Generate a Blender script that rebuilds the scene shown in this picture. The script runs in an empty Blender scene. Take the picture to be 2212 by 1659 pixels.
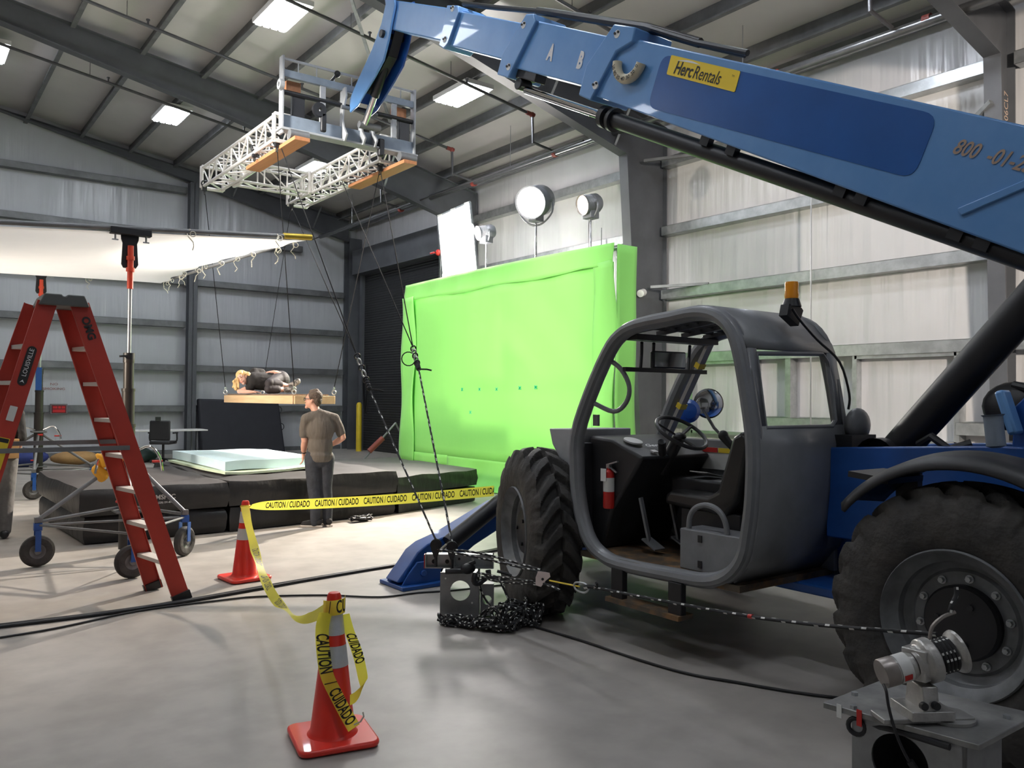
import bpy, math, random
from mathutils import Vector, Matrix, Euler
random.seed(7)
PI = math.pi
V = Vector
COL = bpy.context.scene.collection

# ------------------------------------------------------------------ helpers
def tag(o, label=None, cat=None, group=None, kind=None):
    if label: o['label'] = label
    if cat: o['category'] = cat
    if group: o['group'] = group
    if kind: o['kind'] = kind
    return o

def wloc(o):
    p = V((0, 0, 0))
    while o is not None:
        p += o.location
        o = o.parent
    return p

def empty(name, loc, label=None, cat=None, group=None, kind=None):
    o = bpy.data.objects.new(name, None)
    o.location = loc
    o.empty_display_size = 0.1
    COL.objects.link(o)
    return tag(o, label, cat, group, kind)

def frame_from(d, up=V((0, 0, 1))):
    d = V(d).normalized()
    x = up.cross(d)
    if x.length < 1e-4: x = V((1, 0, 0)).cross(d)
    if x.length < 1e-4: x = V((0, 1, 0)).cross(d)
    x.normalize()
    y = d.cross(x).normalized()
    return x, y, d

class MB:
    def __init__(s):
        s.v = []; s.f = []; s.m = []; s.cur = 0
    def add(s, vs, fs):
        n = len(s.v)
        s.v += [V(p) for p in vs]
        for f in fs:
            s.f.append([i + n for i in f]); s.m.append(s.cur)
        return s
    def mat(s, i): s.cur = i; return s
    def box(s, c, d, R=None):
        c = V(c); hx, hy, hz = d[0] / 2, d[1] / 2, d[2] / 2
        vs = [V((x * hx, y * hy, z * hz)) for x in (-1, 1) for y in (-1, 1) for z in (-1, 1)]
        if R is not None: vs = [R @ p for p in vs]
        return s.add([c + p for p in vs], [(0, 1, 3, 2), (4, 6, 7, 5), (0, 4, 5, 1), (2, 3, 7, 6), (0, 2, 6, 4), (1, 5, 7, 3)])
    def b2(s, a, b):
        a, b = V(a), V(b)
        return s.box((a + b) / 2, [abs(b[i] - a[i]) for i in range(3)])
    def bar(s, a, b, w, h, up=V((0, 0, 1))):
        a, b = V(a), V(b)
        x, y, d = frame_from(b - a, up)
        vs = []
        for p in (a, b):
            for i, j in ((-1, -1), (1, -1), (1, 1), (-1, 1)):
                vs.append(p + x * w / 2 * i + y * h / 2 * j)
        return s.add(vs, [(3, 2, 1, 0), (4, 5, 6, 7), (0, 1, 5, 4), (1, 2, 6, 5), (2, 3, 7, 6), (3, 0, 4, 7)])
    def cyl(s, a, b, r, r2=None, n=16, caps=True):
        a, b = V(a), V(b)
        if r2 is None: r2 = r
        x, y, d = frame_from(b - a)
        vs = []
        for p, q in ((a, r), (b, r2)):
            for i in range(n):
                t = 2 * PI * i / n
                vs.append(p + (x * math.cos(t) + y * math.sin(t)) * q)
        fs = [(i, (i + 1) % n, n + (i + 1) % n, n + i) for i in range(n)]
        if caps: fs += [tuple(reversed(range(n))), tuple(range(n, 2 * n))]
        return s.add(vs, fs)
    def tube(s, pts, r, n=8, closed=False, caps=True):
        pts = [V(p) for p in pts]
        if not isinstance(r, (list, tuple)): r = [r] * len(pts)
        m = len(pts)
        T = []
        for i in range(m):
            a = pts[(i - 1) % m] if (closed or i > 0) else pts[0]
            b = pts[(i + 1) % m] if (closed or i < m - 1) else pts[-1]
            d = b - a
            T.append(d.normalized() if d.length > 1e-9 else V((0, 0, 1)))
        x, y, _ = frame_from(T[0])
        vs = []
        px = x
        for i in range(m):
            px = px - T[i] * px.dot(T[i])
            if px.length < 1e-6: px = frame_from(T[i])[0]
            px.normalize()
            py = T[i].cross(px)
            for k in range(n):
                t = 2 * PI * k / n
                vs.append(pts[i] + (px * math.cos(t) + py * math.sin(t)) * r[i])
        fs = []
        for i in range(m if closed else m - 1):
            j = (i + 1) % m
            for k in range(n):
                fs.append((i * n + k, i * n + (k + 1) % n, j * n + (k + 1) % n, j * n + k))
        if caps and not closed:
            fs += [tuple(reversed(range(n))), tuple(range((m - 1) * n, m * n))]
        return s.add(vs, fs)
    def rev(s, prof, c, axis=(0, 0, 1), n=32, closed=False, a0=0, a1=2 * PI):
        # prof: list of (radius, height along axis)
        c = V(c); x, y, d = frame_from(axis)
        full = abs(a1 - a0 - 2 * PI) < 1e-6
        k = n if full else n + 1
        vs = []
        for r, h in prof:
            for i in range(k):
                t = a0 + (a1 - a0) * i / n
                vs.append(c + d * h + (x * math.cos(t) + y * math.sin(t)) * max(r, 1e-5))
        fs = []
        m = len(prof)
        for j in range(m if closed else m - 1):
            j2 = (j + 1) % m
            for i in range(n):
                i2 = (i + 1) % k
                fs.append((j * k + i, j * k + i2, j2 * k + i2, j2 * k + i))
        return s.add(vs, fs)
    def prism(s, pts, o, u, v, w):
        # 2D outline pts in plane (u, v) at o, extruded by the vector w
        o, u, v, w = V(o), V(u), V(v), V(w)
        n = len(pts)
        vs = [o + u * a + v * b for a, b in pts] + [o + u * a + v * b + w for a, b in pts]
        fs = [tuple(reversed(range(n))), tuple(range(n, 2 * n))]
        fs += [(i, (i + 1) % n, n + (i + 1) % n, n + i) for i in range(n)]
        return s.add(vs, fs)
    def sph(s, c, r, n=12, m=8, sc=(1, 1, 1), R=None):
        c = V(c); vs = []; fs = []
        for j in range(m + 1):
            ph = PI * j / m
            for i in range(n):
                t = 2 * PI * i / n
                p = V((math.sin(ph) * math.cos(t) * sc[0], math.sin(ph) * math.sin(t) * sc[1], math.cos(ph) * sc[2])) * r
                if R is not None: p = R @ p
                vs.append(c + p)
        for j in range(m):
            for i in range(n):
                fs.append((j * n + i, (j + 1) * n + i, (j + 1) * n + (i + 1) % n, j * n + (i + 1) % n))
        return s.add(vs, fs)
    def torus(s, c, R, r, axis=(0, 0, 1), n=24, m=8, a0=0, a1=2 * PI):
        c = V(c); x, y, d = frame_from(axis)
        full = abs(a1 - a0 - 2 * PI) < 1e-6
        k = n if full else n + 1
        pts = [c + (x * math.cos(a0 + (a1 - a0) * i / n) + y * math.sin(a0 + (a1 - a0) * i / n)) * R for i in range(k)]
        return s.tube(pts, r, m, closed=full)
    def grid(s, f, nu, nv, closed_u=False):
        vs = [f(i / nu, j / nv) for j in range(nv + 1) for i in range(nu + 1)]
        fs = [(j * (nu + 1) + i, j * (nu + 1) + i + 1, (j + 1) * (nu + 1) + i + 1, (j + 1) * (nu + 1) + i) for j in range(nv) for i in range(nu)]
        return s.add(vs, fs)
    def build(s, name, mats, parent=None, loc=None, smooth=35, bevel=0, seg=2, solid=0, sub=0, kind=None, label=None, flip=False):
        if parent is not None:
            org = wloc(parent)
        elif loc is not None:
            org = V(loc)
        else:
            mn = [min(p[i] for p in s.v) for i in range(3)]; mx = [max(p[i] for p in s.v) for i in range(3)]
            org = V(((mn[0] + mx[0]) / 2, (mn[1] + mx[1]) / 2, mn[2]))
        me = bpy.data.meshes.new(name)
        me.from_pydata([tuple(p - org) for p in s.v], [], s.f)
        if not isinstance(mats, (list, tuple)): mats = [mats]
        for m in mats: me.materials.append(m)
        for p, mi in zip(me.polygons, s.m): p.material_index = min(mi, len(mats) - 1)
        import bmesh
        bm = bmesh.new(); bm.from_mesh(me)
        bmesh.ops.recalc_face_normals(bm, faces=bm.faces)
        if flip: bmesh.ops.reverse_faces(bm, faces=bm.faces)
        bm.to_mesh(me); bm.free()
        if smooth:
            me.shade_smooth()
            me.set_sharp_from_angle(angle=math.radians(smooth))
        o = bpy.data.objects.new(name, me)
        COL.objects.link(o)
        if parent is not None: o.parent = parent
        else: o.location = org
        if solid:
            m = o.modifiers.new('Solidify', 'SOLIDIFY'); m.thickness = solid; m.offset = 0
        if bevel:
            m = o.modifiers.new('Bevel', 'BEVEL'); m.width = bevel; m.segments = seg; m.limit_method = 'ANGLE'; m.angle_limit = math.radians(40)
        if sub:
            m = o.modifiers.new('Subdivision', 'SUBSURF'); m.levels = sub; m.render_levels = sub
        if kind: o['kind'] = kind
        if label: o['label'] = label
        return o

def copy_tree(o, parent=None):
    c = o.copy(); COL.objects.link(c); c.parent = parent
    for ch in [q for q in bpy.data.objects if q.parent == o]:
        copy_tree(ch, c)
    return c

def text_mesh(txt, size, extrude=0.0, bold=0.0, shear=0.0, align='CENTER', sx=1.0):
    """vertices (x right, y up) and faces of a line of lettering, centred vertically"""
    cu = bpy.data.curves.new('lettering', 'FONT')
    cu.body = txt; cu.size = size; cu.extrude = extrude; cu.offset = bold; cu.shear = shear
    cu.align_x = align; cu.align_y = 'CENTER'; cu.resolution_u = 3
    ob = bpy.data.objects.new('lettering', cu); COL.objects.link(ob)
    dg = bpy.context.evaluated_depsgraph_get(); dg.update()
    me = bpy.data.meshes.new_from_object(ob.evaluated_get(dg))
    vs = [V((v.co.x * sx, v.co.y, v.co.z)) for v in me.vertices]; fs = [tuple(p.vertices) for p in me.polygons]
    bpy.data.objects.remove(ob); bpy.data.curves.remove(cu); bpy.data.meshes.remove(me)
    return vs, fs

def lettering(name, txt, size, o, u, v, mat, parent, bold=0.0, shear=0.0, sx=1.0, lift=0.002, mapf=None):
    vs, fs = text_mesh(txt, size, 0, bold, shear, sx=sx)
    o, u, v = V(o), V(u).normalized(), V(v).normalized()
    w = u.cross(v).normalized()
    m = MB()
    if mapf: m.add([mapf(p.x, p.y) for p in vs], fs)
    else: m.add([o + u * p.x + v * p.y + w * lift for p in vs], fs)
    return m.build(name, mat, parent, smooth=0)

# ------------------------------------------------------------------ materials
def pmat(name, col, rough=0.6, metal=0.0, var=0.08, scale=4.0, bump=0.0, bscale=30.0, stretch=(1, 1, 1), spec=0.5, coat=0.0,
         emis=None, estr=0.0, col2=None, lo=0.35, hi=0.65, detail=4, trans=0.0, sheen=0.0, rvar=0.0, coord='Object', alpha=None, aniso=0):
    m = bpy.data.materials.new(name); m.use_nodes = True
    nt = m.node_tree; N = nt.nodes; L = nt.links
    b = N['Principled BSDF']
    b.inputs['Base Color'].default_value = (*col, 1)
    b.inputs['Roughness'].default_value = rough
    b.inputs['Metallic'].default_value = metal
    b.inputs['Specular IOR Level'].default_value = spec
    b.inputs['Coat Weight'].default_value = coat
    b.inputs['Sheen Weight'].default_value = sheen
    b.inputs['Transmission Weight'].default_value = trans
    if emis:
        b.inputs['Emission Color'].default_value = (*emis, 1)
        b.inputs['Emission Strength'].default_value = estr
    tc = N.new('ShaderNodeTexCoord'); mp = N.new('ShaderNodeMapping')
    mp.inputs['Scale'].default_value = stretch
    L.new(tc.outputs[coord], mp.inputs['Vector'])
    if var or col2:
        nz = N.new('ShaderNodeTexNoise'); nz.inputs['Scale'].default_value = scale; nz.inputs['Detail'].default_value = detail
        nz.inputs['Roughness'].default_value = 0.6
        L.new(mp.outputs['Vector'], nz.inputs['Vector'])
        rp = N.new('ShaderNodeValToRGB')
        rp.color_ramp.elements[0].position = lo; rp.color_ramp.elements[1].position = hi
        if col2:
            c0, c1 = col, col2
        else:
            c0 = tuple(max(0, c * (1 - var)) for c in col); c1 = tuple(min(1, c * (1 + var)) for c in col)
        rp.color_ramp.elements[0].color = (*c0, 1); rp.color_ramp.elements[1].color = (*c1, 1)
        L.new(nz.outputs['Fac'], rp.inputs['Fac']); L.new(rp.outputs['Color'], b.inputs['Base Color'])
        if rvar:
            mr = N.new('ShaderNodeMapRange'); mr.inputs['To Min'].default_value = max(0, rough - rvar); mr.inputs['To Max'].default_value = min(1, rough + rvar)
            L.new(nz.outputs['Fac'], mr.inputs['Value']); L.new(mr.outputs['Result'], b.inputs['Roughness'])
    if bump:
        n2 = N.new('ShaderNodeTexNoise'); n2.inputs['Scale'].default_value = bscale; n2.inputs['Detail'].default_value = 3
        L.new(mp.outputs['Vector'], n2.inputs['Vector'])
        bp = N.new('ShaderNodeBump'); bp.inputs['Strength'].default_value = bump; bp.inputs['Distance'].default_value = 0.05
        L.new(n2.outputs['Fac'], bp.inputs['Height']); L.new(bp.outputs['Normal'], b.inputs['Normal'])
    return m

def node(m, t): return m.node_tree.nodes.new(t)

M = {}
M['steel'] = pmat('dark primer steel', (0.085, 0.09, 0.1), 0.5, 0.0, 0.12, 2)
M['galv'] = pmat('galvanised steel', (0.42, 0.44, 0.45), 0.38, 0.75, 0.15, 6)
M['galvp'] = pmat('shaded galvanised rail', (0.17, 0.175, 0.18), 0.5, 0.3, 0.2, 3)  # darker galvanised copy; shading of the back-wall rails put into the colour
M['purl'] = pmat('grey purlin steel', (0.15, 0.155, 0.16), 0.55, 0.1, 0.2, 3)
M['pipe'] = pmat('black sprinkler pipe', (0.10, 0.10, 0.105), 0.35, 0.4, 0.1, 8)
M['mpipe'] = pmat('grey steel main pipe', (0.16, 0.165, 0.17), 0.28, 0.7, 0.1, 8)
M['rod'] = pmat('zinc rod', (0.45, 0.46, 0.47), 0.4, 0.8, 0.05)
M['redp'] = pmat('red coupling paint', (0.20, 0.035, 0.025), 0.6)
M['black'] = pmat('black paint', (0.012, 0.012, 0.014), 0.45)
M['bplastic'] = pmat('black plastic', (0.02, 0.02, 0.022), 0.5, var=0.1)
M['rubber'] = pmat('tyre rubber', (0.03, 0.029, 0.028), 0.75, 0, 0.2, 6, bump=0.3, bscale=14, col2=(0.055, 0.05, 0.045))
M['chrome'] = pmat('chrome', (0.75, 0.75, 0.75), 0.08, 1.0, 0)
M['white'] = pmat('white paint', (0.75, 0.75, 0.73), 0.5, var=0.04)
M['red'] = pmat('red paint', (0.5, 0.02, 0.015), 0.4)
M['rope'] = pmat('black rope', (0.015, 0.015, 0.016), 0.8)
M['wire'] = pmat('steel wire rope', (0.012, 0.012, 0.013), 0.9, 0.0, 0, spec=0.1)
M['yellow'] = pmat('yellow paint', (0.75, 0.55, 0.03), 0.45)

# wrinkled white vinyl insulation facing (vertical folds)
def facing(name, col, rough, stretch, strength=0.35):
    m = pmat(name, col, rough, 0, 0.05, 0.6)
    nt = m.node_tree; N = nt.nodes; L = nt.links; b = N['Principled BSDF']
    tc = N.new('ShaderNodeTexCoord'); mp = N.new('ShaderNodeMapping'); mp.inputs['Scale'].default_value = stretch
    L.new(tc.outputs['Object'], mp.inputs['Vector'])
    n1 = N.new('ShaderNodeTexNoise'); n1.inputs['Scale'].default_value = 1.0; n1.inputs['Detail'].default_value = 3
    n1.inputs['Roughness'].default_value = 0.5
    L.new(mp.outputs['Vector'], n1.inputs['Vector'])
    n2 = N.new('ShaderNodeTexNoise'); n2.inputs['Scale'].default_value = 0.45; n2.inputs['Detail'].default_value = 1
    L.new(tc.outputs['Object'], n2.inputs['Vector'])
    mu = N.new('ShaderNodeMath'); mu.operation = 'MULTIPLY'
    L.new(n1.outputs['Fac'], mu.inputs[0]); L.new(n2.outputs['Fac'], mu.inputs[1])
    bp = N.new('ShaderNodeBump'); bp.inputs['Strength'].default_value = strength; bp.inputs['Distance'].default_value = 0.12
    L.new(mu.outputs[0], bp.inputs['Height']); L.new(bp.outputs['Normal'], b.inputs['Normal'])
    return m
M['wallR'] = facing('white vinyl wall facing', (0.52, 0.52, 0.53), 0.26, (1, 3.4, 0.28), 0.9)
M['wallB'] = facing('white vinyl wall facing back', (0.50, 0.515, 0.54), 0.3, (3.4, 1, 0.28), 0.7)
M['roof'] = facing('white vinyl roof facing', (0.66, 0.64, 0.62), 0.42, (1.5, 0.5, 1), 0.35)

# concrete
def concrete():
    m = pmat('polished concrete', (0.33, 0.315, 0.30), 0.33, 0, 0, coord='Object')
    nt = m.node_tree; N = nt.nodes; L = nt.links; b = N['Principled BSDF']
    tc = N.new('ShaderNodeTexCoord')
    n1 = N.new('ShaderNodeTexNoise'); n1.inputs['Scale'].default_value = 0.5; n1.inputs['Detail'].default_value = 6; n1.inputs['Roughness'].default_value = 0.6
    n2 = N.new('ShaderNodeTexNoise'); n2.inputs['Scale'].default_value = 4.0; n2.inputs['Detail'].default_value = 8
    for n in (n1, n2): L.new(tc.outputs['Object'], n.inputs['Vector'])
    r1 = N.new('ShaderNodeValToRGB'); r1.color_ramp.elements[0].position = 0.3; r1.color_ramp.elements[1].position = 0.7
    r1.color_ramp.elements[0].color = (0.29, 0.27, 0.248, 1); r1.color_ramp.elements[1].color = (0.43, 0.40, 0.365, 1)
    L.new(n1.outputs['Fac'], r1.inputs['Fac'])
    mx = N.new('ShaderNodeMix'); mx.data_type = 'RGBA'; mx.blend_type = 'MULTIPLY'; mx.inputs['Factor'].default_value = 0.35
    r2 = N.new('ShaderNodeValToRGB'); r2.color_ramp.elements[0].position = 0.35; r2.color_ramp.elements[1].position = 0.6
    r2.color_ramp.elements[0].color = (0.7, 0.7, 0.7, 1); r2.color_ramp.elements[1].color = (1, 1, 1, 1)
    L.new(n2.outputs['Fac'], r2.inputs['Fac'])
    L.new(r1.outputs['Color'], mx.inputs['A']); L.new(r2.outputs['Color'], mx.inputs['B'])
    L.new(mx.outputs['Result'], b.inputs['Base Color'])
    mr = N.new('ShaderNodeMapRange'); mr.inputs['To Min'].default_value = 0.36; mr.inputs['To Max'].default_value = 0.62; b.inputs['Specular IOR Level'].default_value = 0.35
    L.new(n1.outputs['Fac'], mr.inputs['Value']); L.new(mr.outputs['Result'], b.inputs['Roughness'])
    return m
M['floor'] = concrete()

# ------------------------------------------------------------------ camera
cam_d = bpy.data.cameras.new('camera'); cam = bpy.data.objects.new('camera', cam_d); COL.objects.link(cam)
cam_d.sensor_fit = 'HORIZONTAL'; cam_d.sensor_width = 36.0; cam_d.lens = 1790.0 / 2212.0 * 36.0
cam_d.clip_start = 0.05; cam_d.clip_end = 200
yaw, pitch, roll = math.radians(36.8), math.radians(1.008), math.radians(0.5)
fw = V((math.sin(yaw) * math.cos(pitch), math.cos(yaw) * math.cos(pitch), math.sin(pitch)))
r0 = V((math.cos(yaw), -math.sin(yaw), 0)); u0 = r0.cross(fw)
rr = r0 * math.cos(roll) + u0 * math.sin(roll); uu = -r0 * math.sin(roll) + u0 * math.cos(roll)
mw = Matrix(((rr.x, uu.x, -fw.x, 0), (rr.y, uu.y, -fw.y, 0), (rr.z, uu.z, -fw.z, 1.65), (0, 0, 0, 1)))
cam.matrix_world = mw
bpy.context.scene.camera = cam

# ------------------------------------------------------------------ building shell
XR, YB, XL, YF = 12.0, 24.6, -14.0, -8.0
def roofz(x): return 7.42 + 0.16 * (12 - x)
def plane_obj(name, pts, mat, label=None):
    m = MB(); m.add(pts, [tuple(range(len(pts)))])
    o = m.build(name, mat, smooth=0, kind='structure')
    return o
RX = 0.5   # ridge
ZR = roofz(RX)
def rz2(x): return roofz(x) if x >= RX else ZR - 0.16 * (RX - x)
m = MB(); m.b2((XL - .2, YF - .2, -0.2), (XR + .2, YB + .2, 0)); m.build('floor', M['floor'], smooth=0, kind='structure', loc=(0, 0, 0))
m = MB(); m.b2((XR, YF - .2, 0), (XR + .15, YB + .15, 7.9)); m.build('wall_right', M['wallR'], smooth=0, kind='structure')
m = MB(); m.prism([(XL, 0), (XR, 0), (XR, 7.5), (RX, ZR + .1), (XL, rz2(XL) + .1)], (0, YB, 0), (1, 0, 0), (0, 0, 1), (0, .15, 0)); m.build('wall_back', M['wallB'], smooth=0, kind='structure')
m = MB(); m.prism([(XL, 0), (XR, 0), (XR, 7.5), (RX, ZR + .1), (XL, rz2(XL) + .1)], (0, YF, 0), (1, 0, 0), (0, 0, 1), (0, -.15, 0)); m.build('wall_front', M['wallB'], smooth=0, kind='structure')
m = MB(); m.b2((XL - .15, YF - .2, 0), (XL, YB + .15, rz2(XL) + .2)); m.build('wall_left', M['wallR'], smooth=0, kind='structure')
m = MB()
m.prism([(XL - .2, rz2(XL) + .03), (RX, ZR), (XR + .1, roofz(XR + .1)), (XR + .1, roofz(XR + .1) + .12), (RX, ZR + .12), (XL - .2, rz2(XL) + .15)], (0, YF - .2, 0), (1, 0, 0), (0, 0, 1), (0, YB - YF + .5, 0))
m.build('ceiling', M['roof'], smooth=0, kind='structure')

def S(o, label, cat, group=None):
    return tag(o, label, cat, group, 'structure')
def ibeam(m, a, b, depth_dir, d, bf, tf=0.014):
    # straight I section from a to b; depth_dir = direction of the web depth
    pass

# tapered rigid frames: inner flange profile, web, outer flange (in the X-Z plane)
def rigid_frame(Y, inner, outer, name_c, name_r, lab_c, lab_r, kx, bf=0.22):
    # inner/outer: lists of (x,z) from the wall base up to the ridge; kx: index of the knee
    def part(i0, i1, j0, j1, name, lab, cat):
        m = MB()
        I = inner[i0:i1 + 1]; O = outer[j0:j1 + 1]
        poly = I + list(reversed(O))
        m.prism(poly, (0, Y - .006, 0), (1, 0, 0), (0, 0, 1), (0, .012, 0))
        for ch in (I, O):
            for a, b in zip(ch[:-1], ch[1:]):
                m.bar((a[0], Y, a[1]), (b[0], Y, b[1]), bf, 0.018, up=V((0, 1, 0)).cross(V((b[0] - a[0], 0, b[1] - a[1]))))
        S(m.build(name, M['steel'], smooth=0), lab, cat)
    part(0, kx, 0, kx, name_c, lab_c, 'column')
    part(kx, len(inner) - 1, kx, len(outer) - 1, name_r, lab_r, 'roof beam')

names = {4.9: 'tapered steel column at the far end of the boom, nearest the camera', 11.1: 'tapered steel column between the green screen and the cab',
         17.6: 'tapered steel column behind the lit lamps', 24.4: 'steel corner column beside the black roller door'}
for Y in (-1.6, 4.9, 11.1, 17.6):
    if Y == 4.9: kneeX, base = 11.5, 11.75
    else: kneeX, base = 10.85, 11.32
    inner = [(base, 0), (kneeX, 6.22), (7.3, 7.16), (5.6, 7.56), (1.5, 8.4), (RX, 8.55)]
    outer = [(11.92, 0), (11.92, 6.9), (7.3, roofz(7.3) - .24), (5.6, roofz(5.6) - .24), (1.5, roofz(1.5) - .24), (RX, ZR - .24)]
    lc = {-1.6: 'steel column out of frame behind the camera', 4.9: 'dark steel column at the right edge with a stencilled number',
          11.1: 'dark tapered steel column between green screen and cab', 17.6: 'dark tapered steel column behind the lamps'}[Y]
    lr = {-1.6: 'sloping steel roof beam over the camera', 4.9: 'sloping steel roof beam nearest the camera above the boom',
          11.1: 'sloping steel roof beam crossing behind the blue boom', 17.6: 'sloping steel roof beam crossing above the hung truss'}[Y]
    rigid_frame(Y, inner, outer, 'steel_column', 'roof_beam', lc, lr, 1)
    # the other half of the frame on the far side of the ridge
    m = MB()
    L2 = [(RX, 8.55), (XL + 1.2, 6.4), (XL + .7, 0)]; O2 = [(RX, ZR - .24), (XL + .1, rz2(XL) - .24), (XL + .1, 0)]
    m.prism(L2 + list(reversed(O2)), (0, Y - .006, 0), (1, 0, 0), (0, 0, 1), (0, .012, 0))
    for ch in (L2, O2):
        for a, b in zip(ch[:-1], ch[1:]):
            m.bar((a[0], Y, a[1]), (b[0], Y, b[1]), .22, .018, up=V((0, 1, 0)).cross(V((b[0] - a[0], 0, b[1] - a[1]))))
    S(m.build('roof_beam', M['steel'], smooth=0), 'steel roof beam left of the ridge, ' + {-1.6: 'behind the camera', 4.9: 'beside the camera', 11.1: 'over the white silk', 17.6: 'beyond the white silk'}[Y], 'roof beam')
# end-wall rafter and columns
m = MB()
I = [(11.6, 6.62), (9.9, 6.98), (6.67, 7.75), (2.0, 8.78), (RX, 9.0)]; O = [(11.6, 7.2), (9.9, 7.5), (6.67, 8.0), (2.0, 8.8 + .02), (RX, 9.04)]
O = [(x, roofz(x) - .22) for x, z in I]
m.prism(I + list(reversed(O)), (0, 24.29, 0), (1, 0, 0), (0, 0, 1), (0, .012, 0))
for ch in (I, O):
    for a, b in zip(ch[:-1], ch[1:]):
        m.bar((a[0], 24.3, a[1]), (b[0], 24.3, b[1]), .2, .016, up=V((0, 1, 0)).cross(V((b[0] - a[0], 0, b[1] - a[1]))))
S(m.build('roof_beam', M['steel'], smooth=0), 'sloping steel roof beam along the top of the back wall', 'roof beam')
def hcol(x0, x1, y0, y1, z1, lab):
    m = MB(); yc = (y0 + y1) / 2; xc = (x0 + x1) / 2
    m.b2((x0, y0, 0), (x1, y0 + .014, z1)); m.b2((x0, y1 - .014, 0), (x1, y1, z1)); m.b2((xc - .006, y0, 0), (xc + .006, y1, z1))
    S(m.build('steel_column', M['steel'], smooth=0), lab, 'column')
hcol(6.66, 6.9, 24.15, 24.42, 7.7, 'slim steel post in the back wall left of the platform')
hcol(1.2, 1.44, 24.15, 24.42, 8.8, 'slim steel post in the back wall hidden by the silk')
hcol(-4.3, -4.06, 24.15, 24.42, 8.0, 'slim steel post in the back wall far left')
hcol(11.55, 11.97, 24.1, 24.5, 6.7, 'dark steel corner column beside the black roller door')

# purlins (Z sections) run along Y on top of the beams
px = 2.0 + 1.22 * 8
pxs = [11.3, 10.0, 8.75, 7.5, 6.3, 5.12, 3.93, 2.68, 1.4]
nth = ['first', 'second', 'third', 'fourth', 'fifth', 'sixth', 'seventh', 'eighth', 'ninth']
def purlin(x, z, y0, y1, side=1):
    m = MB()
    m.b2((x - .003, y0, z - .26), (x + .003, y1, z - .0)); m.b2((x - .085 * side, y0, z - .265), (x, y1, z - .258)); m.b2((x, y0, z - .012), (x + .075 * side, y1, z - .004))
    m.b2((x - .089 * side, y0, z - .265), (x - .083 * side, y1, z - .235))
    return m
for i, x in enumerate(pxs):
    m = purlin(x, roofz(x) - .005, YF, YB)
    S(m.build('roof_purlin', M['purl'], smooth=0), 'grey roof purlin running away from the camera, %s from the right wall' % nth[i], 'purlin', 'roof purlins')
for k in range(9):
    x = RX - 1.0 - k * 1.5
    m = purlin(x, rz2(x) - .005, YF, YB, -1)
    S(m.build('roof_purlin', M['purl'], smooth=0), 'grey roof purlin beyond the ridge, out of frame on the left', 'purlin', 'roof purlins left of the ridge')
m = purlin(11.86, 7.3, YF, YB); S(m.build('eave_strut', M['galvp'], smooth=0), 'eave strut along the top of the right wall', 'purlin')
# flange braces
for (x, Y) in ((9.3, 17.6), (6.9, 17.6), (9.0, 11.1), (10.6, 11.1), (10.4, 24.3), (7.9, 24.3)):
    zb = 6.22 + (10.85 - x) * .27
    if Y == 24.3: zb = 6.62 + (11.6 - x) * .235
    m = MB(); m.bar((x, Y, zb), (x, Y - .75 if Y != 24.3 else Y - .6, roofz(x) - .22), .05, .01)
    S(m.build('flange_brace', M['galv'], smooth=0), 'short bright brace strip under the %s roof beam' % {17.6: 'middle', 11.1: 'nearer', 24.3: 'back wall'}[Y] + (', nearer the right wall' if x > 8.95 and x != 9.0 else ', further from the right wall'), 'brace')
# long light strip angles and cable-brace rods in the roof
m = MB(); m.bar((5.1, 11.1, 8.0), (9.8, 17.6, 7.35), .05, .05); S(m.build('roof_strap', M['galv'], smooth=0), 'thin diagonal galvanised strap under the roof', 'strap')

# girts (Z sections) on both walls, per bay
gz = [1.3, 2.45, 3.68, 4.9, 6.22, 7.5]
hn = ['lowest', 'second', 'third', 'fourth', 'fifth', 'top']
def girtR(z, y0, y1):
    m = MB()
    m.b2((11.78, y0, z - .1), (11.99, y1, z - .094)); m.b2((11.78, y0, z - .1), (11.787, y1, z + .075)); m.b2((11.99, y0, z - .1), (11.997, y1, z + .09))
    m.b2((11.78, y0, z + .07), (11.8, y1, z + .076))
    return m
bays = [(-1.4, 4.75, 'at the right edge behind the boom'), (5.05, 11.0, 'between the cab and the right edge'), (11.25, 17.45, 'behind the green screen'), (17.75, 24.2, 'near the roller door')]
for bi, (y0, y1, bn) in enumerate(bays):
    for k, z in enumerate(gz[:5]):
        if bi == 3 and z < 6: continue
        if bi == 1 and k == 0:
            for (a, b, w) in ((5.05, 5.5, 'right of the window openings'), (7.02, 8.9, 'between the window openings'), (10.26, 11.0, 'left of the window openings')):
                S(girtR(z, a, b).build('wall_girt', M['galv'], smooth=0), 'short galvanised wall rail of the right wall %s' % w, 'wall rail', 'right wall rails')
            continue
        S(girtR(z, y0, y1).build('wall_girt', M['galv'], smooth=0), 'galvanised horizontal rail of the right wall %s, %s up' % (bn, hn[k]), 'wall rail', 'right wall rails')
def girtB(z, x0, x1):
    m = MB()
    m.b2((x0, 24.36, z - .1), (x1, 24.59, z - .094)); m.b2((x0, 24.36, z - .1), (x1, 24.367, z + .075)); m.b2((x0, 24.36, z + .07), (x1, 24.38, z + .076))
    return m
for bi, (x0, x1, bn) in enumerate([(6.92, 11.5, 'right of the slim post'), (1.46, 6.64, 'left of the slim post'), (-4.04, 1.18, 'behind the ladder side'), (XL, -4.32, 'out of frame')]):
    for k, z in enumerate(gz):
        xx = x1
        if bi == 0 and k == 4: xx = 10.1
        if bi == 0 and k == 5: continue
        S(girtB(z, x0, xx).build('wall_girt', M['galvp'], smooth=0), 'horizontal rail of the back wall %s, %s up' % (bn, hn[k]), 'wall rail', 'back wall rails')
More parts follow.
